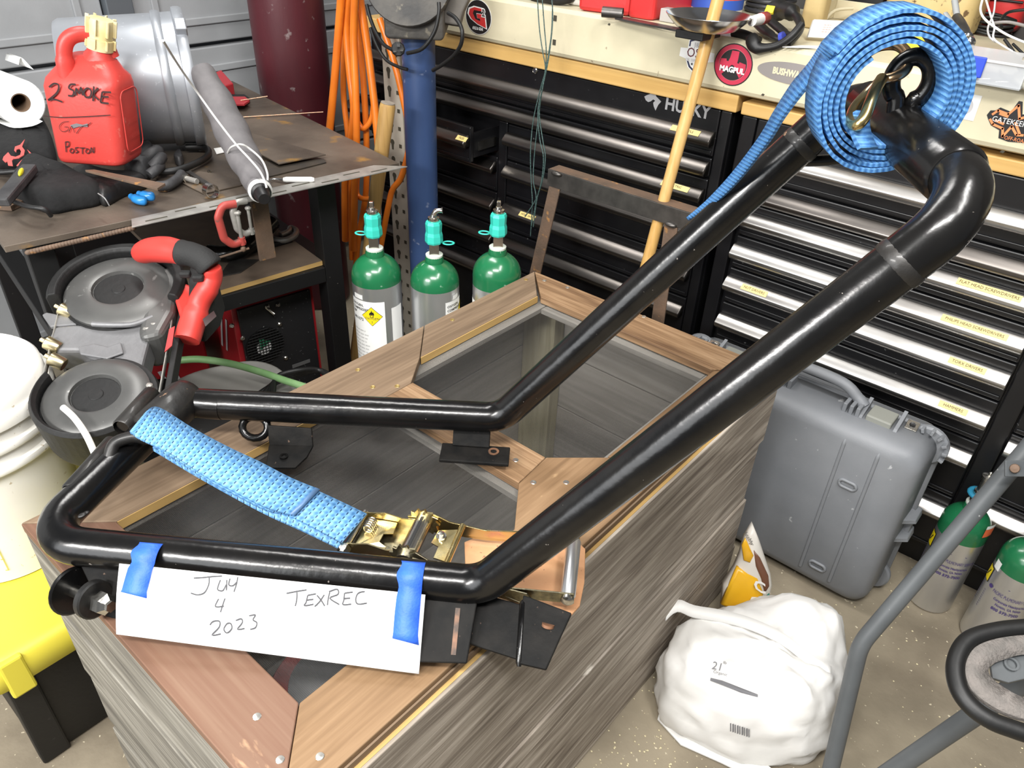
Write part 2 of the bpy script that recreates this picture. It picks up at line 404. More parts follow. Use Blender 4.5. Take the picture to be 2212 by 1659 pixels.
# ================================================================= wooden crate
x0,x1,y0,y1,zt=-0.993,-0.383,0.159,1.277,0.622
m_tanY=wood('tan_board_y',(0.125,0.072,0.036),(0.21,0.127,0.066),(0.30,0.193,0.107),1,22,0.6,0.25,(0.45,0.30,0.16))
m_tanX=wood('tan_board_x',(0.12,0.066,0.034),(0.24,0.145,0.077),(0.38,0.25,0.145),0,34,0.6,0.25)
m_redX=wood('red_board_x',(0.115,0.060,0.039),(0.17,0.092,0.060),(0.21,0.128,0.086),0,20,0.55,0.25,(0.40,0.25,0.15))
m_brnY=wood('brown_board_y',(0.12,0.080,0.050),(0.20,0.138,0.088),(0.28,0.20,0.132),1,22,0.65,0.25)
m_yel=pm('fresh_cut_wood',(0.55,0.36,0.13),0.6,col2=(0.42,0.26,0.09),nscale=25,stretch=(1,0.1,1))
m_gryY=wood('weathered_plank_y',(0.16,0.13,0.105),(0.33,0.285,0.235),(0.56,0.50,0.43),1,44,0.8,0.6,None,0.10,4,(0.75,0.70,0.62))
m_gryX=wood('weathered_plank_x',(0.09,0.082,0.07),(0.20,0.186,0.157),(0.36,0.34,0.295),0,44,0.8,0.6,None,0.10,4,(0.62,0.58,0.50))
m_inY=wood('inner_plank_y',(0.26,0.245,0.215),(0.40,0.375,0.335),(0.55,0.52,0.47),1,15,0.85,0.3)
m_inX=wood('inner_plank_x',(0.26,0.245,0.215),(0.40,0.375,0.335),(0.55,0.52,0.47),0,15,0.85,0.3)
m_post=wood('inner_post',(0.34,0.31,0.20),(0.48,0.44,0.29),(0.62,0.57,0.40),2,22,0.8,0.3)
m_screen=screen_mat('screen_cloth',0.0019,0.13,(0.035,0.035,0.035))
m_screw=pm('screw_steel',(0.62,0.60,0.55),0.3,metal=0.9)
m_brass=pm('brassy_screw',(0.60,0.42,0.16),0.35,metal=0.8)
cr=thing('wooden_crate','weathered grey plank crate with brown framed screen lid under the black tube bumper','crate',((x0+x1)/2,(y0+y1)/2,0))
zs=[0.004,0.150,0.303,0.455,0.604]
for i in range(4):
    za,zb=zs[i]+0.0018,zs[i+1]-0.0018; j=[0.0,0.003,-0.002,0.001][i]
    MB().box((x1-0.018-0.003,y0+0.018,za),(x1+j*0.7-0.002,y1+[0.012,-0.006,-0.012,0.0][i],zb)).build('plank',m_gryY,cr,bevel=0.0015)
    MB().box((x0+0.002,y0+0.018,za),(x0+0.020,y1-0.018,zb)).build('plank',m_inY,cr,bevel=0.0015)
    MB().box((x0+[0.012,-0.004,0.006,0.0][i],y0+j,za),(x1,y0+0.0175,zb)).build('plank',m_gryX,cr,bevel=0.0015)
    MB().box((x0+0.002,y1-0.0175,za),(x1-0.022,y1,zb)).build('plank',m_inX,cr,bevel=0.0015)
for k in range(5):
    a=x0+0.022+k*0.113; MB().box((a,y0+0.02,0.006),(a+0.111,y1-0.02,0.022)).build('floor_board',m_inY,cr)
for px,py in ((x0+0.021,y1-0.057),(x1-0.113,y1-0.057),(x0+0.021,y0+0.02),(x1-0.113,y0+0.02)):
    MB().box((px,py,0.023),(px+0.09,py+0.038,0.592)).build('corner_post',m_post,cr,bevel=0.002)
# lid
l=0.006; a0,a1,b0,b1=x0+0.0,x1-0.014,y0+0.0,y1-0.0
w=0.09; zl=0.606
def lid(pts,mat,z0=zl,z1=zt,name='lid_board',bev=0.0015):
    return MB().solid([(p[0],p[1],z0) for p in pts],(0,0,1),z1-z0).build(name,mat,cr,bevel=bev)
g=0.0007
lid([(a0+g,b0),(a1-g,b0),(a1-w-g,b0+w-g),(a0+w+g,b0+w-g)],m_redX)
lid([(a1,b0+g),(a1,0.90),(a1-w+0.004,0.836),(-0.553,0.770),(-0.545,0.693),(a1-w,0.615),(a1-w,b0+w)],m_tanY)
lid([(a1,0.902),(a1,b1-g),(a1-w+0.004,b1-w-g),(a1-w+0.004,0.839)],m_tanY)
lid([(a0+g,b1),(a1-g,b1),(a1-w,b1-w+0.002),(a0+w,b1-w+0.002)],m_tanX)
lid([(a0,b0+g),(a0+w,b0+w),(a0+w,0.66),(-0.861,0.700),(-0.861,0.766),(a0+0.081,0.836),(a0,0.925)],m_brnY)
lid([(a0,0.927),(a0+0.081,0.838),(a0+0.081,b1-w),(a0,b1-g)],m_brnY)
lid([(-0.860,0.694),(-0.546,0.694),(-0.554,0.769),(-0.860,0.769)],m_tanX)
# pale sawn inner edges and the battens under the boards
for (A,B) in (((a0+0.0815,0.838),(a0+0.0815,b1-w)),((a0+w+0.0005,b0+w),(a0+w+0.0005,0.655))):
    MB().box((A[0],A[1],zl),(A[0]+0.0015,B[1],zt-0.001)).build('sawn_edge',m_yel,cr)
MB().box((a1+0.0005,b0+0.02,zl-0.012),(a1+0.008,b1,zl-0.003)).build('sawn_edge',m_yel,cr)
MB().box((a1+0.0005,b0+0.02,zl-0.002),(a1+0.003,b1,zl+0.008)).build('lid_edge_strip',m_brnY,cr)
for lo,hi in (((a0+0.022,b0+0.02),(a0+0.088,0.68)),((a0+0.022,0.681),(a0+0.103,b1-0.02)),((a1-0.088,b0+0.02),(a1-0.006,0.68)),((a1-0.10,0.681),(a1-0.006,b1-0.02))):
    MB().box((lo[0],lo[1],0.5935),(hi[0],hi[1],0.6035)).build('batten',m_inY,cr)
for lo,hi in (((a0+0.106,b0+0.02),(a1-0.101,b0+0.087)),((a0+0.106,b1-0.105),(a1-0.101,b1-0.02)),((a0+0.106,0.683),(a1-0.101,0.78))):
    MB().box((lo[0],lo[1],0.5935),(hi[0],hi[1],0.6035)).build('batten',m_inX,cr)
for lo,hi in (((a0+0.03,b0+0.03),(a1-0.03,0.73)),((a0+0.03,0.731),(a1-0.03,b1-0.03))):
    MB().box((lo[0],lo[1],0.6037),(hi[0],hi[1],0.6050)).build('screen_mesh',m_screen,cr)
for i,(px,py,mm) in enumerate([(555,1548,0),(605,1641,0),(691,1634,0),(1152,1042,0),(1223,1042,0),(1114,994,0),(1176,606,0),(1226,621,0),(1391,684,0),(1548,740,0),(1136,604,1),(977,691,1),(773,799,1),(805,836,1),(858,834,1)]):
    c=at(px,py,2,zt)
    mb=MB().lathe([(0.0048,-0.001),(0.0048,0.0004),(0.0042,0.0009),(0.0012,0.0004),(0.0001,0.0002)],c,n=12)
    mb.build('screw',m_brass if mm else m_screw,cr)
# red pail with grey lid standing inside, seen through the front screen
m_redpl=pm('red_plastic',(0.60,0.06,0.04),0.4)
m_clear=pm('grey_lid_plastic',(0.42,0.42,0.42),0.4)
fc=at(728,1478,2,0.46)
fd=thing('red_pail','red plastic pail with grey lid standing inside the crate under the front screen','pail',(fc.x,fc.y,0.0225))
MB().lathe([(0.070,0),(0.088,0.40),(0.094,0.402),(0.096,0.425),(0.090,0.436),(0.066,0.436)],(fc.x,fc.y,0.0225),n=40).build('pail_body',m_redpl,fd)
MB().lathe([(0.066,0.4365),(0.064,0.446),(0.030,0.452),(0.001,0.452)],(fc.x,fc.y,0.0225),n=32).build('pail_lid',m_clear,fd)
MB().tube(spl([(fc.x+0.03,fc.y-0.085,0.462),(fc.x+0.045,fc.y-0.04,0.484),(fc.x+0.055,fc.y+0.02,0.482),(fc.x+0.06,fc.y+0.07,0.462)],5),0.009,10).build('pail_grip',m_black,fd)

# ================================================================= black tube bumper (stinger) lying on the crate
m_tube=pm('gloss_black_paint',(0.003,0.003,0.0032),0.22,col2=(0.007,0.0065,0.006),nscale=14,rvar=0.06,coat=0.0,bump=0.12,bscale=55,
          col3=(0.20,0.18,0.16),n3=140,lo3=0.735,hi3=0.76)
m_tube2=pm('scuffed_black_paint',(0.005,0.005,0.005),0.50,col2=(0.014,0.012,0.010),nscale=22,rvar=0.12,bump=0.25,bscale=70,coat=0.2,col3=(0.25,0.15,0.09),n3=60,lo3=0.70,hi3=0.73)
m_plb=pm('matte_black_plate',(0.006,0.006,0.006),0.62,col2=(0.012,0.011,0.010),nscale=40,spec=0.14,bump=0.2,bscale=80,col3=(0.09,0.06,0.045),n3=120,lo3=0.70,hi3=0.73)
m_zinc=pm('bright_zinc',(0.62,0.60,0.55),0.22,metal=1.0,bump=0.1,bscale=80)
rr=V((0.796,0.606,0)).normalized(); cc=V((rr.y,-rr.x,0)); zz=V((0,0,1)); ZR=0.69; RT=0.0235
kA=at(440,872,2,ZR); kB=at(1082,902,2,ZR); kC=at(165,1180,2,ZR); kD=at(1040,1265,2,ZR)
th=math.radians(51.5); dd=rr*math.cos(th)+zz*math.sin(th)
E1=kB+dd*0.64; G1=kD+dd*0.64
bp_=thing('tube_bumper','glossy black welded tube bumper hoop lying on the crate lid','bumper',(kD.x,kD.y,zt))
cA=kC+(kC-kD).normalized()*0.055          # where near rail would meet the cross tube
far_end=at(392,868,2,ZR+0.004)
path=fillet([kA-rr*0.004,kB,E1-dd*0.0,G1-dd*0.0,kD,cA,far_end],[0.05,0.052,0.052,0.05,0.052],10)
MB().tube(path,RT,28).build('hoop_tube',m_tube,bp_)
ax=(G1-E1).normalized()
MB().tube([E1+ax*0.045,E1+ax*0.05,G1-ax*0.056,G1-ax*0.051],[0.024,0.0275,0.0275,0.024],28).build('cross_sleeve',m_tube,bp_)
MB().tube([G1-dd*0.083,G1-dd*0.08,G1-dd*0.074,G1-dd*0.071],[RT,RT+0.0010,RT+0.0010,RT],24).build('weld_bead',m_tube2,bp_)
MB().tube([E1-dd*0.083,E1-dd*0.08,E1-dd*0.074,E1-dd*0.071],[RT,RT+0.0010,RT+0.0010,RT],24).build('weld_bead',m_tube2,bp_)
# far corner: saddle sleeve and bent end of the far rail
fa=(far_end-cA).normalized()
MB().tube([far_end-fa*0.085,far_end-fa*0.08,far_end+fa*0.008,far_end+fa*0.020,far_end+fa*0.024],[0.024,0.031,0.031,0.027,0.018],24).build('corner_sleeve',m_tube2,bp_)
MB().tube(fillet([kA+rr*0.03,kA-rr*0.015,far_end+cc*0.006-zz*0.004],0.03,6),[RT]*2+[RT]*7,24).build('rail_end',m_tube,bp_)
# small hinge pipe welded beside the cross tube
out=V((-rr.x,-rr.y,0))
h0=at(152,1062,2,ZR+0.012); h1=at(246,955,2,ZR+0.012); h2=at(262,925,2,ZR+0.018); h3=at(330,850,2,ZR+0.018)
def pipe(a,b,r,nm):
    d=(b-a).normalized()
    MB().tube([a,a+d*0.002,b-d*0.002,b],[r-0.002,r,r,r-0.002],18,cap=False).add([],[]).build(nm,m_tube2,bp_)
    MB().tube([a+d*0.004,b-d*0.004],r*0.68,14).build('hinge_pin',m_tube,bp_)
pipe(h0,h1,0.0125,'hinge_pipe'); pipe(h2,h3,0.014,'hinge_pipe')
# hook lug holding the webbing on the cross tube
lg=at(262,952,2,ZR+0.028)
MB().tube(spl([lg-fa*0.03-zz*0.012,lg-fa*0.012+zz*0.004,lg+rr*0.018+zz*0.008,lg+rr*0.036+fa*0.004+zz*0.004,lg+rr*0.04+fa*0.02-zz*0.004],6),0.0085,12).build('hook_lug',m_tube2,bp_)
# weld seam splashes on the near corner
for p,r in (((178,1113),0.004),((186,1108),0.003)):
    q=at(*p,2,ZR+0.018); MB().ell(q,r,r*1.5,r*0.6,10,6).build('weld_spatter',m_tube2,bp_)
# near clevis bracket at the front end: two ears, plate, bolt and washer
pb=kC+rr*0.055
q=(cc*0.55-zz*0.835).normalized(); nq=rr.cross(q).normalized()
def ear(origin,u,v,pts,t,nm,mat=m_plb):
    n=V(u).cross(V(v)).normalized(); MB().prism(pts,(origin-n*t/2,u,v),t).build(nm,mat,bp_,bevel=0.0015)
o_=pb+q*0.020
ear(o_,rr,q,[(-0.048,0.0),(-0.030,-0.004),(0.075,-0.004),(0.065,0.073),(0.04,0.074),(-0.012,0.062),(-0.020,0.05)],0.007,'bracket_plate')
nn=rr.cross(q).normalized(); nn=nn if nn.dot(cc)>0 else -nn
bo=at(215,1300,2,0.655)
axb=(rr*0.90+cc*0.40+zz*0.16).normalized()
def disc(c,a,r,t,nm,mat,n=28): MB().lathe([(r-0.002,0),(r,0.0015),(r,t-0.0015),(r-0.002,t)],c,a,n=n).build(nm,mat,bp_)
disc(bo-axb*0.052,axb,0.0305,0.005,'washer_plate',m_tube)
disc(bo-axb*0.016,axb,0.0235,0.010,'bracket_ear',m_tube2)
MB().tube([bo-axb*0.052,bo+axb*0.012],0.0075,16).build('bolt',m_zinc,bp_)
MB().lathe([(0.0135,0),(0.0135,0.012),(0.011,0.014),(0.007,0.018),(0.007,0.022),(0.001,0.022)],bo,axb,n=6,smooth=False).build('bolt_nut',m_zinc,bp_)
# mid bracket below the near knee: folded plate with rust scar
q2=(cc*0.80-zz*0.50).normalized()
b0_=kD-rr*0.065+q2*0.018
n2=rr.cross(q2)
ear(b0_,rr,q2,[(-0.03,0),(0.062,0),(0.056,0.070),(-0.03,0.074)],0.006,'bracket_plate')
b1_=kD+rr*0.0+cc*0.012-zz*0.030
uu=(rr*0.97+cc*0.24).normalized(); vv=(cc*0.93-zz*0.37).normalized()
ear(b1_,uu,vv,[(-0.022,-0.02),(0.056,-0.02),(0.052,0.044),(-0.018,0.042)],0.006,'bracket_wing')
for s_,l0,l1 in ((-0.022,-0.02,0.046),(0.052,-0.024,0.052)):
    MB().tube([b1_+uu*s_+vv*l0+zz*0.002,b1_+uu*s_+vv*(l0+0.004)+zz*0.0035,b1_+uu*s_+vv*(l1-0.004)+zz*0.0035,b1_+uu*s_+vv*l1+zz*0.002],[0.0025,0.0042,0.0042,0.0025],10).build('bracket_fold',m_tube,bp_)
MB().obox(b0_+rr*0.040+q2*0.036+(n2 if n2.z>0 else -n2)*0.0032,rr,q2,n2,0.0028,0.026,0.0003).build('rust_scar',pm('bare_copper_rust',(0.20,0.095,0.05),0.6,col2=(0.05,0.03,0.02),nscale=70),bp_)
ear(b1_+uu*0.052+zz*0.003,uu,vv,[(0.0,-0.03),(0.060,-0.024),(0.048,0.006),(0.032,0.048),(-0.004,0.050)],0.007,'bracket_wing')
MB().cyl(b1_+uu*0.084-vv*0.002-uu.cross(vv)*0.0045*(-1 if uu.cross(vv).z<0 else 1)*-1,b1_+uu*0.084-vv*0.002+zz*0.0072,0.0075,18).build('rivet_hole',pm('bare_copper_rust',(0.42,0.22,0.13),0.5,metal=0.3),bp_)
# far rail feet
for (px,py,ang) in ((545,935,0),(1025,972,0)):
    p=at(px,py,2,0.632)
    if px<800:
        base=kA+rr*0.135-zz*0.012
        ear(base+cc*0.012-zz*0.012,rr,(cc*0.45-zz*0.9).normalized(),[(-0.035,0),(0.035,0),(0.038,0.03),(-0.03,0.034)],0.005,'foot_web')
        ear(base+cc*0.030-zz*0.038,rr,(cc*0.93-zz*0.2).normalized(),[(-0.030,0),(0.038,-0.004),(0.034,0.018),(0.022,0.040),(-0.022,0.044)],0.005,'foot_plate')
        hp=base+cc*0.052-zz*0.039
        MB().lathe([(0.0035,0),(0.0065,0),(0.0065,0.0015),(0.0035,0.0015),(0.0035,0)],hp,zz,n=14).build('bolt_hole_rim',m_tube,bp_)
        rg=[base-rr*0.055+cc*0.012-zz*0.018+(rr*math.cos(a)*0.020+(cc*0.6-zz*0.8)*math.sin(a)*0.017) for a in [i*2*math.pi/16 for i in range(16)]]
        MB().tube(rg,0.0062,10,closed=True).build('eye_ring',m_tube,bp_)
    else:
        base=kB-rr*0.045
        ear(base-zz*0.02+cc*0.004,rr,(cc*0.5-zz*0.86).normalized(),[(-0.028,0),(0.03,0),(0.03,0.03),(-0.028,0.03)],0.005,'foot_web')
        ear(base+cc*0.012-zz*0.050,rr,(cc*0.99-zz*0.05).normalized(),[(-0.045,0),(0.062,0),(0.062,0.040),(-0.045,0.040)],0.006,'foot_plate')
        hp=base+rr*0.037+cc*0.026-zz*0.0475
        MB().lathe([(0.005,0),(0.0085,0),(0.0085,0.0012),(0.005,0.0012),(0.005,0)],hp,zz,n=16).build('bolt_hole_rim',pm('bare_copper_rust',(0,0,0)),bp_)
# pull loop under the far arm
e0=E1-dd*0.075
lp=[e0-dd*0.015-zz*0.010+rr*0.010,e0+dd*0.01+rr*0.050-zz*0.022,e0+dd*0.035+rr*0.062-zz*0.018,e0+dd*0.055+rr*0.055-zz*0.006,e0+dd*0.062+rr*0.036,e0+dd*0.05+rr*0.010]
MB().tube(spl(lp,6),0.0068,12).build('pull_loop',m_tube,bp_)
# lifting eye on the sleeve
ey=G1-ax*0.185
ec=ey+zz*0.050-rr*0.006
rg=[ec+(ax*0.35+rr*0.94).normalized()*math.cos(a)*0.017+zz*math.sin(a)*0.021 for a in [math.radians(-62+i*304/18) for i in range(19)]]
rg=[ey+zz*0.018+rr*0.008]+rg[0:]+[ey+zz*0.018-rr*0.012]
MB().tube(spl(rg,3),0.0085,14).build('lifting_eye',m_tube,bp_)
# ================================================================= paper sign, tapes
m_paper=pm('white_paper',(0.86,0.86,0.86),0.7)
m_ink=pm('pencil_ink',(0.05,0.05,0.055),0.7)
m_tape=pm('blue_tape',(0.025,0.11,0.62),0.55,col2=(0.035,0.14,0.70),nscale=60,bump=0.15,bscale=300)
def tubept(px,py,ang,r):
    """point on the near rail straight under a photo pixel column, at angle ang from cc towards up"""
    o=at(px,py,2,ZR); s=(o-kD).dot(rr); return kD+rr*s+cc*(r*math.cos(ang))+zz*(r*math.sin(ang))
A45=math.radians(38); A20=math.radians(14)
TL=tubept(300,1182,A45,RT+0.0022); TR=tubept(925,1262,A20,RT+0.0022)
BL=at(251,1370,2,0.648); BR=at(905,1456,2,0.636)
ps=thing('paper_sign','white paper strip with pencilled date and name taped to the near bumper rail','paper',(TL+TR+BL+BR)/4)
ux=(TR-TL).normalized(); pn=(BL-TL).cross(TR-TL).normalized(); pn=pn if pn.z>0 else -pn
pm_=MB(); NX,NY=14,7; top=[];bot=[]
def pp(s,t):
    p=(TL*(1-s)+TR*s)*(1-t)+(BL*(1-s)+BR*s)*t
    return p+pn*(0.0035*math.sin(math.pi*t)*(0.6+0.4*math.cos(3.0*s)))
g=[[pp(i/NX,j/NY) for j in range(NY+1)] for i in range(NX+1)]
vs=[p for c in g for p in c]; k=NY+1
fs=[(i*k+j,(i+1)*k+j,(i+1)*k+j+1,i*k+j+1) for i in range(NX) for j in range(NY)]
n0=len(vs); bm_f=[tuple(a+n0 for a in f[::-1]) for f in fs]
rim=[i*k for i in range(NX+1)]+[NX*k+j for j in range(1,k)]+[i*k+NY for i in range(NX-1,-1,-1)]+[j for j in range(NY-1,0,-1)]
sd=[(rim[i],rim[(i+1)%len(rim)],rim[(i+1)%len(rim)]+n0,rim[i]+n0) for i in range(len(rim))]
pm_.add(vs+[p-pn*0.0004 for p in vs],fs+bm_f+sd,True).build('sheet',m_paper,ps)
Wp=(TR-TL).length; Hp=(BL-TL).length
def pmap(x,y,z): return pp(x/Wp,1-y/Hp)+pn*(0.0012+z)
def P(px,py):
    """photo pixel on the sheet -> sheet coordinates"""
    # bilinear inverse by search on the plane through the sheet corners
    q=onpl(px,py,pn,(TL+TR+BL+BR)/4); d=q-TL
    s=d.dot(ux)/Wp; vdir=((BL+BR)/2-(TL+TR)/2).normalized(); t=(d-ux*d.dot(ux)).dot(vdir)/Hp
    return (d.dot(ux)-0*t, Hp*(1-t))
hand=[[(418,1248),(438,1247),(458,1245),(480,1244)],[(452,1247),(450,1262),(440,1278),(424,1283),(410,1279)],
 [(476,1252),(470,1266),(470,1273),(480,1274),(488,1262)],[(490,1252),(488,1274)],[(497,1249),(494,1262),(502,1264),(512,1256)],[(514,1246),(510,1262),(504,1277)],
 [(470,1291),(462,1305),(466,1308),(480,1306)],[(484,1290),(478,1304),(472,1319)],
 [(446,1346),(454,1338),(468,1338),(466,1350),(448,1367),(468,1364)],[(484,1342),(476,1354),(482,1362),(494,1352),(492,1342),(484,1342)],[(504,1336),(516,1332),(518,1340),(506,1354),(522,1352)],[(534,1326),(548,1324),(542,1334),(550,1340),(546,1350),(534,1354)],
 [(618,1280),(640,1276),(662,1273)],[(641,1278),(640,1292),(636,1306)],[(664,1284),(660,1298),(656,1305),(676,1302)],[(664,1284),(682,1281)],[(660,1294),(676,1292)],[(684,1284),(694,1296),(700,1306)],[(700,1283),(690,1296),(678,1307)],
 [(712,1278),(708,1292),(706,1304)],[(710,1277),(728,1272),(730,1282),(712,1290),(732,1303)],[(744,1280),(742,1294),(740,1303),(758,1302)],[(744,1280),(762,1278)],[(742,1291),(756,1290)],[(788,1277),(774,1280),(768,1292),(772,1302),(792,1300)]]
strokes([[P(x,y) for x,y in ln] for ln in hand],pmap,0.0015,m_ink,ps,'handwriting')
def tape(xa,xb,wp,ya,label,r0):
    o=at(xa,ya,2,ZR); s0=(o-kD).dot(rr); s1=(at(xb,ya+10,2,ZR)-kD).dot(rr)
    A=[];B=[]
    for i in range(9):
        a=math.radians(112-i*(8.6 if r0 else 10.5))
        for s,L in ((s0,A),(s1,B)): L.append(kD+rr*(s+(0.002 if L is A else 0)*math.sin(i))+cc*(RT+0.0008)*math.cos(a)+zz*(RT+0.0008)*math.sin(a))
    sh=-0.0022 if r0 else 0
    for j in range(1,6):
        f=j/5
        for L,ss in ((A,s0),(B,s1)):
            st=kD+rr*ss; fr=(st-TL).dot(ux)/Wp
            d=L[8] if j==1 else None
            tgt=pp(min(max(fr+sh*f*8,0.003),0.997),wp*f+0.02)+pn*0.0016
            base=L[8]; L.append(tgt if f>0.3 else base.lerp(tgt,0.6)+pn*0.002)
    B[-1]+=rr*0.002; A[-1]-=((BL-TL).normalized())*0.004
    tp=MB().ribbon(A,B,0.0006).build('masking_tape',m_tape); tag(tp,label,'tape','blue tapes holding the paper')
tape(325,372,0.42,1176,'left strip of blue painters tape over bumper rail and paper',True)
tape(873,923,0.62,1222,'right strip of blue painters tape over bumper rail and paper',False)

# ================================================================= tan pad, ratchet strap, coiled strap
m_pad=pm('tan_leather',(0.60,0.33,0.17),0.6,col2=(0.50,0.25,0.12),nscale=18,col3=(0.25,0.13,0.07),n3=160,lo3=0.66,hi3=0.70,bump=0.1,bscale=200)
padpx=[(1003,1175),(1060,1150),(1195,1165),(1250,1176),(1264,1190),(1262,1262),(1252,1312),(1232,1334),(1215,1336),(1145,1320),(1060,1275),(1005,1230)]
pad=MB().solid([at(x,y,2,zt+0.0006) for x,y in padpx],(0,0,1),0.004).build('leather_pad',m_pad,bevel=0.001)
tag(pad,'tan leather pad with rounded corners under the ratchet on the crate edge','pad')
m_web=web_mat('blue_webbing',(0.045,0.16,0.36),(0.19,0.41,0.67),(0.014,0.045,0.11),0.0100,0.0088)
m_web2=web_mat('blue_webbing_dark',(0.018,0.085,0.25),(0.11,0.28,0.53),(0.035,0.14,0.36),0.0058,0.030)
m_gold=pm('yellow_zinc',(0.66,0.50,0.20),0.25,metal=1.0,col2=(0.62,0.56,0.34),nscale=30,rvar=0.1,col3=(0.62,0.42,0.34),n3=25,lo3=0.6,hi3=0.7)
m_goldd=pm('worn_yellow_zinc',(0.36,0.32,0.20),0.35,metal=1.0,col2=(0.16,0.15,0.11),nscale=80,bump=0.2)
m_gripm=pm('aluminium_grip',(0.60,0.61,0.62),0.35,metal=0.9)
rs=thing('ratchet_strap','gold ratchet with short doubled blue webbing hooked to the bumper','ratchet strap',at(760,1145,2,0.655))
up_px=[(318,892,.742),(345,884,.742),(420,930,.735),(500,972,.722),(560,1000,.712),(630,1036,.698),(690,1060,.682),(792,1108,.668)]
lo_px=[(283,935,.736),(300,950,.738),(372,985,.731),(440,1030,.718),(500,1062,.706),(572,1098,.692),(635,1117,.676),(738,1170,.660)]
A=[at(x,y,2,z) for x,y,z in up_px]; B=[at(x,y,2,z) for x,y,z in lo_px]
A2=spl(A[:7],5); B2=spl(B[:7],5)
hk=at(275,935,2,ZR+0.034)
A2=[A[0]+zz*-0.012+cc*0.002,A[0]+zz*-0.004]+A2; B2=[B[0]+zz*-0.012,B[0]+zz*-0.004]+B2
MB().ribbon([p+zz*0.0022 for p in A2],[p+zz*0.0022 for p in B2],0.0026).build('webbing',m_web,rs)
A3=spl(A,5); B3=spl(B,5)
MB().ribbon([p-zz*0.0022 for p in A3[8:]],[p-zz*0.0022 for p in B3[8:]],0.0026).build('webbing',m_web,rs)
lowA=[at(x,y,2,z) for x,y,z in [(330,955,.712),(420,985,.708),(560,1040,.690),(690,1090,.668),(760,1135,.652)]]
lowB=[at(x,y,2,z) for x,y,z in [(330,972,.712),(430,1032,.704),(565,1106,.684),(660,1150,.664),(730,1184,.650)]]
MB().ribbon(spl(lowA,5),spl(lowB,5),0.0026).build('webbing',m_web,rs)
tA,tB=A2[-1]+zz*0.0024,B2[-1]+zz*0.0024; td=(A2[-1]-A2[-3]).normalized()
MB().ribbon([tA-td*0.006,tA+td*0.001],[tB-td*0.006,tB+td*0.001],0.0032).build('stitched_end',pm('heat_sealed_webbing',(0.08,0.16,0.30),0.4),rs)
# ratchet body: local frame along the strap pull
ra=at(775,1150,2,0.652); rb=at(1110,1222,2,0.652); re=(rb-ra); re.z=0; re.normalize(); rc=V((re.y,-re.x,0)); 
RO=at(800,1153,2,0.648)
def RP(a,b,h): return RO+re*a+rc*b+zz*h
def plate(pts,b,t,nm,mat,**k):
    MB().solid([RP(a,b-t/2,h) for a,h in pts],rc,t).build(nm,mat,rs,bevel=0.0005,**k)
side=[(-0.030,-0.006),(0.012,-0.012),(0.060,-0.010),(0.075,0.004),(0.068,0.016),(0.035,0.010),(0.010,0.014),(-0.012,0.008),(-0.028,0.006)]
for b in (-0.030,0.030): plate(side,b,0.0022,'frame_side',m_gold)
hs=[(0.050,-0.004),(0.080,-0.010),(0.150,-0.012),(0.232,-0.006),(0.236,0.006),(0.228,0.014),(0.150,0.006),(0.100,0.014),(0.078,0.024),(0.062,0.016)]
def plate2(pts,f,t,nm,mat):
    P0=[RP(a,f(a)-t/2,h) for a,h in pts]; P1=[RP(a,f(a)+t/2,h) for a,h in pts]; k=len(pts); mb=MB()
    mb.add(P0+P1,[tuple(range(k))[::-1],tuple(range(k,2*k))]+[(i,(i+1)%k,k+(i+1)%k,k+i) for i in range(k)]); mb.build(nm,mat,rs,bevel=0.0004)
for sg in (-1,1):
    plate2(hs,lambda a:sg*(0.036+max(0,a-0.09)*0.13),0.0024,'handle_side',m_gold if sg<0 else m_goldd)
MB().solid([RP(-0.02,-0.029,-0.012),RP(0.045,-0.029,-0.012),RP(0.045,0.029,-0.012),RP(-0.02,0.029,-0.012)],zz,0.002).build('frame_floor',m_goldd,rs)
MB().solid([RP(-0.012,-0.028,-0.002),RP(0.028,-0.028,0.000),RP(0.03,-0.008,0.000),RP(0.018,-0.004,0.000),RP(0.018,0.012,0.0),RP(0.03,0.018,0.0),RP(0.028,0.028,0.0),RP(-0.012,0.028,-0.002)],zz,0.0018).build('pawl_plate',m_gold,rs,bevel=0.0004)
for i in range(5):
    a=0.004-0.0*i; c0=RP(-0.004,-0.018+i*0.004,0.006)
    MB().tube([c0+re*0.006*math.cos(t)+zz*0.006*math.sin(t) for t in [j*math.pi/6 for j in range(12)]],0.0012,6,closed=True).build('spring_coil',m_zinc,rs)
MB().tube([RP(-0.022,-0.036,0.0),RP(-0.022,0.040,0.0)],0.0055,14).build('end_bolt',m_zinc,rs)
MB().lathe([(0.009,0),(0.009,0.007),(0.007,0.009),(0.005,0.009),(0.005,0.011),(0.001,0.011)],RP(-0.022,0.032,0.0),rc,n=6,smooth=False).build('bolt_nut',m_zinc,rs)
MB().tube([RP(0.064,-0.042,0.008),RP(0.064,0.042,0.008)],[0.0125,0.0125],20).build('spool',m_zinc,rs)
MB().solid([RP(0.062,-0.030,0.020),RP(0.066,-0.030,0.020),RP(0.066,0.030,0.020),RP(0.062,0.030,0.020)],zz,0.0012).build('spool_slot',m_black,rs)
for b in (-0.034,0.034):
    pts=[]
    for i in range(26):
        an=2*math.pi*i/26; r=0.0235 if i%2==0 else 0.0185
        pts.append((0.064+r*math.cos(an+0.12*(i%2)),0.008+r*math.sin(an+0.12*(i%2))))
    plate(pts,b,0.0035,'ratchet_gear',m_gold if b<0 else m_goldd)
MB().tube([RP(0.118,-0.038,0.012),RP(0.118,0.040,0.012)],0.0042,10).build('pawl_bar',m_gold,rs)
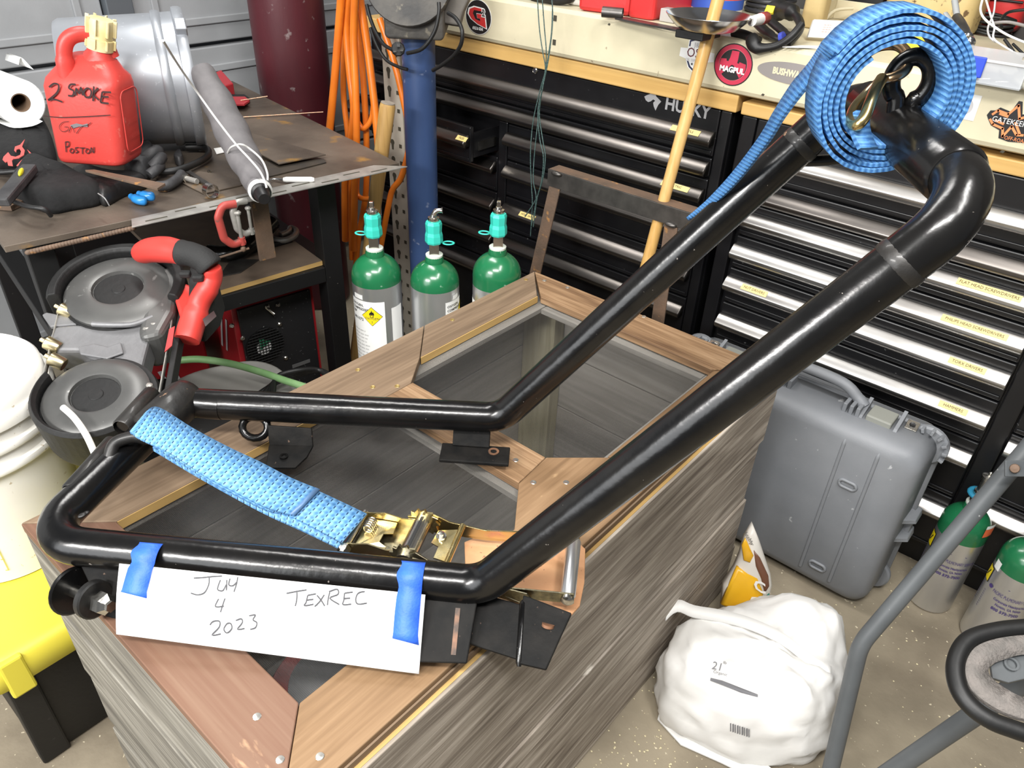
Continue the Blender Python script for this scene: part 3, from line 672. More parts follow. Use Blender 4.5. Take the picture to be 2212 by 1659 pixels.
MB().solid([RP(0.088,-0.024,0.006),RP(0.116,-0.030,0.010),RP(0.116,0.030,0.010),RP(0.098,0.026,0.008),(RP(0.098,0.006,0.008)),RP(0.086,0.0,0.006)],zz,0.0018).build('pawl_plate',m_gold,rs,bevel=0.0003)
MB().lathe([(0.007,0),(0.007,0.003),(0.0045,0.003),(0.0045,0.008),(0.001,0.009)],RP(0.096,-0.012,0.009),zz,n=14).build('pawl_rivet',m_zinc,rs)
gA=at(1240,1168,2,0.662); gB=at(1226,1290,2,0.657)
gd_=(gB-gA).normalized()
fl_=[]
MB().tube([gA,gA+gd_*0.002,gB-gd_*0.002,gB],[0.0085,0.0095,0.0095,0.0085],10).build('grip_bar',m_gripm,rs)
MB().lathe([(0.0085,0),(0.0085,0.005),(0.0055,0.0075),(0.001,0.008)],gB+gd_*0.001,gd_,n=16).build('grip_rivet',m_zinc,rs)
for s,pt in ((-1,gA),(1,gB)):
    a0_=RP(0.20,s*(0.036+0.014),0.004); d=(pt+gd_*s*0.0005-a0_)
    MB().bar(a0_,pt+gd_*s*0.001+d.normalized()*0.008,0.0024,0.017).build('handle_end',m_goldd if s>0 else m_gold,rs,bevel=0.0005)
ANC=RP(0,0,0)
# coiled long strap hanging on the lifting eye
cz=thing('coiled_strap','long blue webbing coiled round the bumper crossbar with a gold hook','ratchet strap',dep(1918,205,0.73))
Cc=dep(1934,214,0.715)
au=(-ax).normalized(); au=(E1-G1).normalized()      # coil axis runs along the crossbar, away from the camera
cu=rr; cw=zz
r_in,r_out,turns=0.044,0.0735,5.05
pts=[]; nst=int(turns*30)
for i in range(nst+1):
    f=i/nst; a=math.radians(20)+f*turns*2*math.pi
    lump=1+0.03*math.sin(a*1.0+1.0)+0.012*math.sin(3.0*a+f*9)
    r=(r_in+(r_out-r_in)*f)*lump
    pts.append((a,r))
# outer end should leave at upper left: rotate so that last angle points there
a_end=math.radians(150); sh=a_end-pts[-1][0]
WW=0.046
cp=[Cc+cu*(math.cos(a+sh)*r)+cw*(math.sin(a+sh)*r) for a,r in pts]
nearA=[p+au*(0.004*math.sin(i*0.19)) for i,p in enumerate(cp)]; farB=[p+au*WW+au*(0.004*math.sin(i*0.19)) for i,p in enumerate(cp)]
# free end: straight down-left along the far arm, turning edge-on
tn=(cp[-1]-cp[-2]).normalized()
ne=[(1767,164,.745),(1730,205,.775),(1692,256,.81),(1660,308,.85),(1600,386,.92),(1545,440,.975),(1488,476,1.03)]
fe_=[(1748,138,.785),(1710,184,.81),(1672,244,.84),(1640,298,.87),(1582,374,.935),(1530,430,.985),(1484,470,1.033)]
EA=spl([nearA[-1]]+[dep(*q) for q in ne],6)[1:]; EB=spl([farB[-1]]+[dep(*q) for q in fe_],6)[1:]
MB().ribbon(nearA+EA,farB+EB,0.0034).build('webbing',m_web2,cz)
# sewn loop holding the hook
hook_m=m_gold
hb=dep(1858,262,0.735)
la=[dep(1846,240,0.73),dep(1838,262,0.725),dep(1842,292,0.722),dep(1856,322,0.722)]
MB().ribbon(spl(la,4),[p+V(RW@np.array([0.022,-0.004,0.012])) for p in spl(la,4)],0.004).build('hook_loop',m_web2,cz)
hk=[dep(1905,170,0.735),dep(1893,190,0.725),dep(1880,222,0.715),dep(1868,252,0.712),dep(1852,270,0.715),dep(1840,262,0.73),dep(1846,235,0.745),dep(1872,205,0.755),dep(1900,178,0.75)]
MB().tube(spl(hk,6),0.0056,12).build('wire_hook',hook_m,cz)
hk2=[dep(1905,172,0.742),dep(1935,165,0.735),dep(1958,148,0.735),dep(1960,118,0.74),dep(1938,98,0.75),dep(1900,100,0.765),dep(1868,118,0.79),dep(1845,135,0.81)]
MB().tube(spl(hk2,6),0.0052,12).build('hook_tip',pm('coppery_hook',(0.50,0.34,0.20),0.25,metal=1.0),cz)
# ================================================================= tool chests
YC=1.676
m_chest=pm('black_powder_coat',(0.004,0.004,0.005),0.34,col2=(0.007,0.007,0.008),nscale=10,rvar=0.08,col3=(0.10,0.10,0.10),n3=90,lo3=0.72,hi3=0.76)
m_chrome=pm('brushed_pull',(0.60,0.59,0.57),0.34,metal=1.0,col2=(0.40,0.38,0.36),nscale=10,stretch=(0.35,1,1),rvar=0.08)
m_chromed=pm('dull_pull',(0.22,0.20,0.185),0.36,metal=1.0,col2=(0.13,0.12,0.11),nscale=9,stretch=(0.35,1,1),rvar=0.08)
m_butcher=wood('butcher_block',(0.42,0.24,0.07),(0.56,0.35,0.12),(0.64,0.43,0.18),0,9,0.45,0.08)
m_lab=pm('label_tape',(0.80,0.62,0.24),0.5)
m_dark=pm('dark_lettering',(0.05,0.04,0.03),0.6)
m_silver=pm('silver_lettering',(0.42,0.42,0.43),0.4,metal=0.4)
XU,ZU=V((1,0,0)),V((0,0,1))
def pull(xa,xb,z,par,mat,h=0.034,dp=0.030,y=None):
    y=YC if y is None else y
    prof=[(0.0,0.0),(-0.30,0.03),(-0.40,-0.01),(-0.97,-0.44),(-1.0,-0.54),(-0.93,-0.76),(-0.76,-0.94),(-0.55,-1.0),(-0.5,-0.9),(0.0,-0.9)]
    rings=[[(x,y+a*dp,z+b*h) for a,b in prof] for x in (xa,xa+0.001,xb-0.001,xb)]
    return MB().loft(rings,smooth=True).build('drawer_pull',mat,par)
def drawer(chest,xa,xb,z0,z1,zp,mat,nm='drawer',labels=(),y=None):
    y=YC if y is None else y
    d=MB().box((xa,y,z0),(xb,y+0.014,z1)).build('drawer',m_chest,chest,bevel=0.003)
    # raised lip at the bottom of the face above the next pull
    MB().box((xa+0.004,y-0.0035,z0+0.004),(xb-0.004,y,z0+0.013)).build('face_rib',m_chest,d,bevel=0.0015)
    pull(xa+0.002,xb-0.002,zp,d,mat,y=y)
    for (s,l,r) in labels:
        tape_label(d,s,l,r,zp,y)
    return d
def tape_label(par,s,l,r,zp,y):
    A=at(l[0],l[1],1,y-0.029); B=at(r[0],r[1],1,y-0.029); x0_,x1_=A.x,B.x; w=x1_-x0_
    v=V((0,0.55,0.835)); n=XU.cross(v)
    v=V((0,0.777,0.63)); n=XU.cross(v); c=V(((x0_+x1_)/2,y-0.0205,zp-0.0080))+n*0.0012
    ch=min(0.0095,w/(len(s)*0.56))
    t=MB().obox(c,XU,v,n,w/2,0.0075,0.0004)
    tb=t.build('label_tape',m_lab,par)
    text(s,ch,(c+n*0.0006,XU,v),m_dark,par,sx=0.92)
# ---- left chest
lc=thing('tool_chest','black wide tool chest with dull pulls behind the blue post','tool chest',(-1.38,1.95,0),'tool chests along the back')
LX0,LX1=-2.02,-0.768
MB().box((LX0,YC+0.016,0.07),(LX1,2.25,0.955)).build('chest_body',m_chest,lc,bevel=0.004)
MB().box((LX1-0.026,YC-0.002,0.07),(LX1,YC+0.016,0.955)).build('corner_post',m_chest,lc,bevel=0.003)
MB().box((-1.462,YC-0.001,0.07),(-1.430,YC+0.016,0.795)).build('centre_post',m_chest,lc,bevel=0.003)
MB().box((LX0-0.005,YC-0.008,0.957),(-0.757,2.26,0.9945)).build('wood_top',m_butcher,lc,bevel=0.003)
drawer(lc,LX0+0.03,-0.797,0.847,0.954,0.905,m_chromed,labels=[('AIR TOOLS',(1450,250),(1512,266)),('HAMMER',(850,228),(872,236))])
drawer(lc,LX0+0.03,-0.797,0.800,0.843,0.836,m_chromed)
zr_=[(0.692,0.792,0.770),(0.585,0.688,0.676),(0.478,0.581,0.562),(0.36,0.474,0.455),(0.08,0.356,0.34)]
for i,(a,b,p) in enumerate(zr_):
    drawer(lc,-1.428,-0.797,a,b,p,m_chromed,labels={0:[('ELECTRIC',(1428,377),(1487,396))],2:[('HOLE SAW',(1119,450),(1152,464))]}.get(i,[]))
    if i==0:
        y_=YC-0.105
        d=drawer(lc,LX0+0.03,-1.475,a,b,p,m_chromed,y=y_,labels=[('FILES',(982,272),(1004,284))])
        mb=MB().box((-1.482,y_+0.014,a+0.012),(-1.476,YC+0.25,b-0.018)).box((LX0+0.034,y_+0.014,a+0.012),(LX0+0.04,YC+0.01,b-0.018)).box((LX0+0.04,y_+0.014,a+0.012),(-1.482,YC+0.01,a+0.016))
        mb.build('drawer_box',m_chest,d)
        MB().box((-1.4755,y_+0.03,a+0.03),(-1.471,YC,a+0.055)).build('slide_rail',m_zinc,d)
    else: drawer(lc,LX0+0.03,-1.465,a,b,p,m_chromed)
k_=at(1156,152,1,YC-0.001); MB().lathe([(0.0085,0),(0.0085,0.003),(0.006,0.005),(0.006,0.004),(0.001,0.004)],(k_.x,YC,k_.z),(0,-1,0),n=18).build('lock',m_zinc,lc)
hz=at(1478,233,1,YC-0.001)
hu=V((1,0,0))
text('HUSKY',0.040,(V((hz.x+0.008,YC-0.0005,hz.z)),hu,ZU),m_silver,lc,bold=0.0012,sx=0.95,shear=-0.0)
dog=[((x-1360)*0.00046,(628-y)*0.00048) for x,y in [(1310,624),(1326,614),(1342,606),(1352,600),(1362,574),(1374,600),(1382,612),(1414,630),(1400,648),(1388,678),(1374,660),(1368,644),(1378,632),(1366,628),(1352,640),(1338,646),(1322,640)]]
MB().prism([(x,-y) if False else (x,y) for x,y in dog],((hz.x-0.088,YC-0.0004,hz.z+0.003),XU,ZU),0.0006).build('dog_head_emblem',m_silver,lc)
for x in (LX0+0.08,LX1-0.08):
    for y in (YC+0.08,2.18): MB().lathe([(0.012,0),(0.03,0.002),(0.03,0.026),(0.012,0.028)],(x-0.014,y,0.0305),(1,0,0),n=18).build('caster',m_black,lc)
# ---- right chest
rc_=thing('tool_chest','black tool chest with bright steel pulls and screwdriver labels behind the grey case','tool chest',(-0.05,1.95,0),'tool chests along the back')
RX0,RX1=-0.742,0.70
MB().box((RX0,YC+0.016,0.07),(RX1,2.25,0.955)).build('chest_body',m_chest,rc_,bevel=0.004)
MB().box((RX0,YC-0.002,0.07),(RX0+0.035,YC+0.016,0.955)).build('corner_post',m_chest,rc_,bevel=0.003)
MB().box((-0.052,YC-0.001,0.07),(-0.014,YC+0.016,0.80)).build('centre_post',m_chest,rc_,bevel=0.003)
MB().box((RX0-0.004,YC-0.008,0.957),(RX1,2.26,0.984)).build('wood_top',m_butcher,rc_,bevel=0.003)
MB().box((RX0,YC+0.03,0.0755),(RX1,YC+0.05,0.0)).build('kick_rail',m_chest,rc_)
drawer(rc_,RX0+0.037,RX1-0.03,0.823,0.954,0.893,m_chrome)
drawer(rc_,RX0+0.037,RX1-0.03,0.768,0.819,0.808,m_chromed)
zz_=[(0.687,0.764,0.748,[('FLAT HEAD SCREWDRIVERS',(2068,602),(2206,648))]),(0.603,0.683,0.664,[('PHILIPS HEAD SCREWDRIVERS',(2034,681),(2176,733))]),(0.508,0.599,0.579,[('NUT DRIVERS',(1600,614),(1655,634)),('TORX DRIVERS',(2048,777),(2127,809))]),(0.400,0.504,0.474,[('HAMMERS',(2029,866),(2091,889))]),(0.24,0.396,0.37,[]),(0.08,0.236,0.21,[])]
for a,b,p,lb in zz_: drawer(rc_,RX0+0.045,-0.056,a,b,p,m_chrome,labels=lb)
for a,b,p in ((0.60,0.764,0.748),(0.452,0.596,0.579),(0.28,0.448,0.435),(0.08,0.276,0.26)): drawer(rc_,-0.012,RX1-0.03,a,b,p,m_chrome)

# ================================================================= cream beam with stickers
m_cream=pm('cream_paint',(0.64,0.58,0.41),0.4,col2=(0.58,0.53,0.37),nscale=14,col3=(0.36,0.30,0.20),n3=60,lo3=0.71,hi3=0.74,bump=0.06,bscale=120)
YB=1.660
bm_=thing('cream_beam','long cream painted steel beam with stickers across both tool chests','beam',(-0.4,1.9,0.995))
pf=[(0.0,0.012),(0.004,0.004),(0.013,0.0),(0.55,0.0),(0.55,0.113),(0.008,0.113),(0.003,0.110),(0.0,0.104)]
MB().loft([[(x,YB+a,0.9955+b) for a,b in pf] for x in (-1.663,0.75)],smooth=False).build('beam_body',m_cream,bm_)
BT=0.9955+0.113
m_dent=pm('dark_slot',(0.05,0.045,0.03),0.7)
for px,py in ((1200,40),(1198,92)):
    c=at(px,py,1,YB); MB().box((c.x-0.006,YB-0.0008,c.z-0.006),(c.x+0.004,YB+0.002,c.z+0.007)).build('slot',m_dent,bm_)
def SP(px,py): q=at(px,py,1,YB); return (q.x,q.z)
def sfr(cx,cz,d=0.0): return (V((cx,YB-0.0006-d,cz)),XU,ZU)
def patch(name,poly,cx,cz,d,mat,par): return MB().prism(poly,sfr(cx,cz,d),0.0005).build(name,mat,par)
def mcol(n,c,r=0.45): return pm(n,c,r)
K=mcol('print_black',(0.012,0.011,0.012)); WH=mcol('print_white',(0.82,0.82,0.80)); RD=mcol('print_red',(0.55,0.03,0.03)); MG=mcol('print_crimson',(0.50,0.03,0.07)); GY=mcol('print_grey',(0.24,0.22,0.21)); NV=mcol('print_navy',(0.02,0.025,0.07)); OR=mcol('print_orange',(0.85,0.27,0.10)); LG=mcol('print_light_grey',(0.50,0.49,0.50))
def oval(px,py,wpx,hpx):
    c=SP(px,py); l=SP(px-wpx/2,py-wpx/2*0.23); r=SP(px+wpx/2,py+wpx/2*0.23); t=SP(px,py-hpx/2); b=SP(px,py+hpx/2)
    return c[0],c[1],abs(r[0]-l[0])/2,abs(t[1]-b[1])/2
# red letter G with 2
cx,cz,a,b=oval(1034,37,56,76)
st=patch('sticker',circ(a,32,ry=b),cx,cz,0,WH,bm_); st['label']='black oval sticker with red letter mark'
patch('oval_field',circ(a*0.955,32,ry=b*0.965),cx,cz,0.0004,K,st)
gg=[(0.62,-0.72),(0.50,0.22),(-0.12,0.22),(-0.06,-0.10),(0.14,-0.10),(0.18,-0.30),(-0.22,-0.20),(-0.42,0.18),(-0.34,0.44),(0.02,0.44),(0.46,0.46),(0.30,0.62),(-0.30,0.66),(-0.66,0.48),(-0.74,0.10),(-0.52,-0.22),(-0.06,-0.50)]
patch('letter_g_rim',[(x*a*1.13-a*0.01,y*b*0.88+b*0.02) for x,y in gg],cx,cz,0.0008,WH,st)
patch('letter_g',[(x*a*0.98,y*b*0.78+b*0.02) for x,y in gg],cx,cz,0.0012,RD,st)
text('2',b*0.62,(V((cx+a*0.42,YB-0.0022,cz+b*0.28)),XU,ZU),WH,st,bold=0.0022)
text('2',b*0.56,(V((cx+a*0.42,YB-0.0028,cz+b*0.28)),XU,ZU),K,st,bold=0.0002)
text('AXLE & GEAR',b*0.24,(V((cx-a*0.02,YB-0.0016,cz-b*0.66)),XU,ZU),WH,st,sx=0.62,bold=0.0003)
# shield sticker
cx,cz,a,b=oval(1506,118,74,86)
sh_=[(-0.55,0.72),(0.0,0.98),(0.55,0.72),(0.58,0.25),(0.98,0.22),(1.0,-0.22),(0.62,-0.30),(0.42,-0.72),(0.0,-1.0),(-0.42,-0.72),(-0.62,-0.30),(-1.0,-0.22),(-0.98,0.22),(-0.58,0.25)]
st=patch('sticker',[(x*a,y*b) for x,y in sh_],cx,cz,0,WH,bm_); st['label']='white shield sticker partly behind the broom handle'
for pts in ([(-0.52,0.36),(-0.52,0.66),(0,0.88),(0.52,0.66),(0.52,0.36),(0.44,0.36),(0.44,0.60),(0,0.78),(-0.44,0.60),(-0.44,0.36)],[(-0.52,-0.40),(-0.36,-0.70),(0,-0.94),(0.36,-0.70),(0.52,-0.40),(0.42,-0.40),(0.28,-0.64),(0,-0.82),(-0.28,-0.64),(-0.42,-0.40)]):
    patch('shield_line',[(x*a,y*b) for x,y in pts],cx,cz,0.0004,NV,st)
text('J&L',b*0.36,(V((cx,YB-0.0012,cz+b*0.46)),XU,ZU),LG,st)
text('OSC',b*0.70,(V((cx,YB-0.0012,cz+b*0.04)),XU,ZU),mcol('print_maroon',(0.12,0.02,0.03)),st,sx=0.92)
text('OIL SEPARATOR',b*0.20,(V((cx,YB-0.0012,cz-b*0.33)),XU,ZU),LG,st,sx=0.9)
for i in (-1,0,1):
    p=[]; 
    for j in range(10): an=math.pi/2+j*math.pi/5; q_=0.09 if j%2==0 else 0.04; p.append((i*0.2*a+q_*b*math.cos(an),-0.52*b+q_*b*math.sin(an)))
    patch('star',p,cx,cz,0.0004,K,st)
# crimson ring sticker
cx,cz,a,b=oval(1584,140,81,94)
st=patch('sticker',circ(a,40,ry=b),cx,cz,0,K,bm_); st['label']='black and crimson oval ring sticker'
patch('ring_band',circ(a*0.95,40,ry=b*0.95),cx,cz,0.0003,MG,st)
patch('ring_rim',circ(a*0.735,36,ry=b*0.75),cx,cz,0.0006,mcol('print_rose',(0.62,0.20,0.22)),st)
patch('ring_field',circ(a*0.72,36,ry=b*0.735),cx,cz,0.0009,K,st)
em=[(-0.16,0.66),(0.22,0.66),(0.22,0.30),(0.20,0.12),(0.30,0.10),(0.32,0.18),(0.66,0.12),(0.68,-0.10),(0.62,-0.32),(0.44,-0.56),(0.16,-0.20),(0.06,-0.02),(-0.06,0.0),(-0.20,-0.16),(-0.52,-0.52),(-0.66,-0.30),(-0.70,-0.06),(-0.66,0.22),(-0.38,0.24),(-0.36,0.14),(-0.26,0.14),(-0.20,0.32)]
patch('spoke_emblem',[(x*a,y*b) for x,y in em],cx,cz,0.0012,MG,st)
text('MAGPUL',b*0.36,(V((cx,YB-0.0022,cz-b*0.24)),XU,ZU),WH,st,bold=0.0007,sx=0.98)
# grey oval
cx,cz,a,b=oval(1716,158,160,48)
cz-=0.002
st=patch('sticker',circ(a,40,ry=b),cx,cz,0,GY,bm_); st['label']='grey oval sticker with cream letters'
text('BUSHWACKER',b*0.84,(V((cx+a*0.0,YB-0.0012,cz)),XU,ZU),m_cream,st,bold=0.0010,sx=0.80)
# white square with grey ring
cx,cz,a,b=oval(2088,230,48,72)
st=patch('sticker',[(-a,-b*0.8),(a,-b*0.8),(a,b*0.8),(-a,b*0.8)],cx,cz,0,WH,bm_); st['label']='white square sticker with a grey ring'
rg=circ(a*0.62,24,ry=b*0.5); rin=circ(a*0.26,24,ry=b*0.24)
mb=MB(); o=V((cx-a*0.05,YB-0.0012,cz)); n=24
vs=[o+XU*x+ZU*y for x,y in rg]+[o+XU*x+ZU*y for x,y in rin]
mb.add(vs,[(i,(i+1)%n,n+(i+1)%n,n+i) for i in range(n)]).build('grey_ring',LG,st)
# star sticker
cx,cz,a,b=oval(2188,264,116,104)
bl=[(-1.0,0.10),(-0.93,0.32),(-0.75,0.36),(-0.62,0.52),(-0.2,0.42),(-0.08,0.92),(0.06,0.92),(0.22,0.40),(0.5,0.46),(0.62,0.52),(0.75,0.36),(0.95,0.2),(1.0,-0.1),(0.85,-0.3),(0.75,-0.75),(0.1,-0.85),(-0.28,-0.78),(-0.36,-0.44),(-0.72,-0.30),(-0.9,-0.06)]
st=patch('sticker',[(x*a,y*b) for x,y in bl],cx,cz,0,K,bm_); st['label']='black star shaped sticker with orange outlines'
def oline(pts,w=0.05):
    for (p,q) in zip(pts[:-1],pts[1:]):
        d=V((q[0]*a-p[0]*a,q[1]*b-p[1]*b)); n=V((-d.y,d.x)).normalized()*w*b; P_=V((p[0]*a,p[1]*b)); Q_=V((q[0]*a,q[1]*b)); e=d.normalized()*w*b*0.6
        patch('outline_stroke',[tuple(P_-e-n),tuple(Q_+e-n),tuple(Q_+e+n),tuple(P_-e+n)],cx,cz,0.0004,OR,st)
oline([(-0.80,0.18),(-0.66,0.38),(-0.26,0.30),(-0.02,0.74),(0.18,0.20),(0.34,0.30),(0.60,0.34)])
oline([(-0.82,-0.06),(-0.66,-0.24),(-0.26,-0.34),(-0.16,-0.68),(0.02,-0.18)])
oline([(0.10,0.0),(0.40,-0.44)]); oline([(-0.55,0.26),(-0.25,0.2)]); oline([(-0.62,-0.06),(-0.30,-0.14)]); oline([(0.02,-0.18),(0.30,-0.50),(0.52,-0.46)])
text('GATEKEEPER',b*0.33,(V((cx+a*0.02,YB-0.0022,cz-0.0)),XU,ZU),WH,st,sx=0.92)
text('OFF-ROAD',b*0.24,(V((cx+a*0.34,YB-0.0022,cz-b*0.70)),XU,ZU),OR,st,sx=0.8)
for px,py in ((1316,53),(1648,205),(1660,98),(1665,110),(2165,328)):
    c=SP(px,py); patch('paint_chip',[(-0.004,-0.001),(0.002,-0.002),(0.004,0.002),(-0.001,0.003)],c[0],c[1],-0.0001,m_dent,bm_)
# ================================================================= clutter on top of the beam
def C(px,py,h=0.0): return at(px,py,2,BT+0.0006+h)
def one(mb,name,mat,label,cat,group=None,**k):
    return tag(mb.build(name,mat,**k),label,cat,group)
m_red=pm('red_case_plastic',(0.55,0.03,0.03),0.4,bump=0.05,bscale=200)
m_grey=pm('grey_plastic',(0.30,0.31,0.31),0.5)
m_tan=pm('tan_plastic',(0.55,0.42,0.20),0.5,col2=(0.48,0.36,0.17),nscale=20)
m_beige=pm('beige_plastic',(0.60,0.53,0.36),0.45)
m_steel=pm('stainless',(0.62,0.61,0.60),0.2,metal=1.0,rvar=0.06,col2=(0.5,0.5,0.5),nscale=12)
m_dsteel=pm('dark_steel',(0.15,0.14,0.13),0.4,metal=0.8,col2=(0.09,0.085,0.08),nscale=25)
m_rub=pm('black_rubber',(0.006,0.006,0.006),0.5,bump=0.1)
# red tool case with chamfered corner
a=C(1252,24); b=C(1398,44); c=C(1418,36)
rk=thing('red_case','red plastic case on the cream beam behind the pipe stub','case',(a.x,a.y+0.05,BT+0.0006))
z0_=BT+0.0006
MB().solid([(a.x-0.01,a.y+0.004,z0_),(b.x-0.055,b.y+0.004,z0_),(b.x-0.055,b.y+0.20,z0_),(a.x-0.01,a.y+0.20,z0_)],(0,0,1),0.26).build('case_body',m_red,rk,bevel=0.01)
MB().solid([(b.x-0.054,b.y,z0_),(b.x,b.y,z0_),(b.x+0.012,b.y+0.008,z0_),(b.x+0.012,b.y+0.2,z0_),(b.x-0.054,b.y+0.2,z0_)],(0,0,1),0.262).build('case_corner',m_red,rk,bevel=0.006)
j=C(1246,20); jg=thing('white_jug','white plastic jug just left of the red case','jug',(j.x-0.02,j.y+0.12,z0_))
rbox(MB(),(j.x-0.035,j.y+0.10,z0_),XU,V((0,1,0)),ZU,0.075,0.12,0.24,0.02,0.008).build('jug_body',m_white,jg)
MB().tube(spl([(j.x-0.004,j.y+0.02,z0_+0.2),(j.x-0.004,j.y-0.002,z0_+0.15),(j.x-0.002,j.y-0.002,z0_+0.05),(j.x-0.004,j.y+0.025,z0_+0.02)],5),0.008,10).build('jug_handle',m_white,jg)
j=C(1212,12)
one(MB().tube(spl([j+V((-0.10,0.01,0.012)),j+V((-0.05,-0.008,0.016)),j+V((-0.01,0.0,0.014)),j+V((0.012,0.02,0.02)),j+V((0.0,0.05,0.03))],6),0.014,10),'hose_piece',m_rub,'black corrugated hose piece at the left end of the beam','hose')
p=C(1300,38); q_=C(1344,42)
pd=(q_-p).normalized()
pb_=MB().tube([p+ZU*0.0125,q_+ZU*0.0125],0.0120,16,cap=False).tube([q_+ZU*0.0125-pd*0.0001,p+ZU*0.0125],0.0095,16,cap=False)
one(pb_,'pipe_stub',m_dsteel,'short dark pipe stub lying in front of the red case','pipe')
p=C(1328,42); q_=C(1478,72)
one(MB().solid([p+V((0,0,0)),q_,q_+V((0.004,0.028,0)),p+V((0.01,0.03,0))],ZU,0.004),'steel_strip',m_dsteel,'flat steel strip lying along the beam edge before the pan','steel strip')
p=C(1436,48)
one(MB().box((p.x-0.016,p.y,z0_),(p.x+0.022,p.y+0.03,z0_+0.028)),'grey_block',pm('grey_block_mat',(0.42,0.40,0.38),0.7,col2=(0.34,0.32,0.3)),'small grey block between red case and white tub','block',bevel=0.002)
# tub
p=C(1508,40); tb=thing('product_tub','white tub with red and blue printed band behind the steel pan','tub',(p.x,p.y+0.075,z0_))
tc_=V((p.x,p.y+0.085,z0_)); TR_=0.062
MB().lathe([(TR_-0.006,0),(TR_-0.002,0.003),(TR_,0.01),(TR_,0.15),(TR_-0.004,0.155)],tc_,n=40).build('tub_body',m_white,tb)
def band(z0b,z1b,r,mat,nm):
    MB().lathe([(r,z0b),(r,z1b)],tc_,n=40).build(nm,mat,tb)
BL_=mcol('print_blue',(0.03,0.09,0.42))
band(0.018,0.040,TR_+0.0006,BL_,'blue_band'); band(0.0405,0.056,TR_+0.0006,mcol('print_scarlet',(0.62,0.06,0.04)),'red_band'); band(0.0565,0.12,TR_+0.0006,mcol('print_sky',(0.35,0.52,0.70)),'sky_band')
am=math.atan2(-tc_.y,-tc_.x)+0.1
text('ANYWHERE, ANYPLACE',0.0125,lambda x,y,z:tc_+V(((TR_+0.001+z)*math.cos(am+x/TR_),(TR_+0.001+z)*math.sin(am+x/TR_),0.048+y)),WH,tb,sx=0.9)
# pan on a black pad
p=C(1518,52,0.030); 
one(MB().box((p.x-0.05,p.y-0.02,z0_),(p.x+0.015,p.y+0.06,z0_+0.016)),'rubber_pad',m_rub,'black rubber pad under the steel pan','pad',bevel=0.002)
pc=V((p.x,p.y+0.02,z0_+0.0165)); pn_=thing('frying_pan','small stainless steel pan with red and white wrapped handle','pan',pc)
MB().lathe([(0.05,0),(0.062,0.004),(0.082,0.022),(0.0885,0.030),(0.088,0.031),(0.080,0.024),(0.060,0.0055),(0.05,0.003),(0.001,0.003)],pc,n=44).build('pan_bowl',m_steel,pn_)
h0_=pc+V((0.080,0.03,0.024)); h1_=dep(1655,38,(V(OC)-pc).length*0+float(np.dot(RW.T@(np.array(pc)-OC),[0,0,1]))+0.02)
hd=(h1_-h0_)
MB().bar(h0_,h0_+hd*0.12,0.006,0.012).build('handle_neck',m_steel,pn_)
MB().tube([h0_+hd*0.10,h0_+hd*0.62],[0.010,0.0115],12).build('handle_sleeve',WH,pn_)
MB().tube([h0_+hd*0.62,h0_+hd*0.97,h0_+hd],[0.012,0.0125,0.008],12).build('handle_end',mcol('handle_red',(0.40,0.05,0.05)),pn_)
# grey cable coil
p=C(1622,34); cl=thing('cable_coil','flat coil of dark grey cable behind the pan handle','cable coil',(p.x,p.y+0.09,z0_))
for i in range(5):
    c0=V((p.x,p.y+0.10,z0_+0.0062+i*0.0115)); R_=0.058-0.002*(i%2)
    MB().tube([c0+V((R_*math.cos(t),R_*math.sin(t),0)) for t in [k*2*math.pi/28 for k in range(28)]],0.0056,8,closed=True).build('cable_turn',pm('dark_grey_cable',(0.05,0.05,0.055),0.4),cl)
# black jumper-cable clamps
jc=thing('cable_clamps','tangle of black rubber cable clamps hanging over the cream beam','clamps',C(1640,90))
def T3(lst): return [at(x,y,1,yy) for x,y,yy in lst]
MB().tube(spl(T3([(1585,70,1.68),(1610,76,1.672),(1640,90,1.668)]),5),[0.010]*11,12).build('clamp_lever',m_rub,jc)
MB().tube(spl(T3([(1622,78,1.655),(1632,100,1.648),(1645,104,1.648),(1680,98,1.653),(1710,78,1.66),(1732,52,1.68)]),5),[0.011,0.013,0.0145,0.015,0.015,0.014,0.013,0.0125,0.012,0.011,0.010,0.009,0.0085]+[0.008]*13,14).build('clamp_jaw',m_rub,jc)
MB().tube(spl(T3([(1632,46,1.76),(1652,66,1.72),(1676,82,1.68),(1692,86,1.675)]),5),[0.013]*8+[0.010]*8,12,flat=0.6).build('clamp_lever',m_rub,jc)
MB().tube(spl(T3([(1660,42,1.78),(1682,60,1.74),(1700,74,1.70),(1712,74,1.69)]),5),[0.012]*8+[0.010]*8,12,flat=0.6).build('clamp_lever',m_rub,jc)
MB().tube(spl(T3([(1670,25,1.85),(1690,22,1.83),(1712,28,1.80),(1728,48,1.77),(1724,70,1.72),(1700,95,1.675)]),5),[0.022]*5+[0.017]*6+[0.009]*15,14).build('cable_boot',m_rub,jc)
MB().tube(T3([(1686,83,1.673),(1694,80,1.673)]),0.0115,12).build('blue_band',mcol('band_blue',(0.03,0.05,0.35)),jc)
MB().obox(at(1664,22,1,1.82),XU,V((0,0.5,0.86)),V((0,-0.86,0.5)),0.010,0.008,0.006).build('yellow_tag',mcol('tag_yellow',(0.80,0.66,0.02)),jc,bevel=0.001)
p=C(1712,70); one(rbox(MB(),(p.x,p.y+0.11,z0_),XU,V((0,1,0)),ZU,0.05,0.05,0.2,0.014,0.004),'tan_bottle',m_tan,'tan plastic bottle standing behind the black cable clamps','bottle')
p=C(1765,70); one(MB().box((p.x-0.035,p.y+0.245,z0_),(p.x+0.05,p.y+0.40,z0_+0.3)),'black_box',m_black,'tall black box behind the beige tray','box',bevel=0.004)
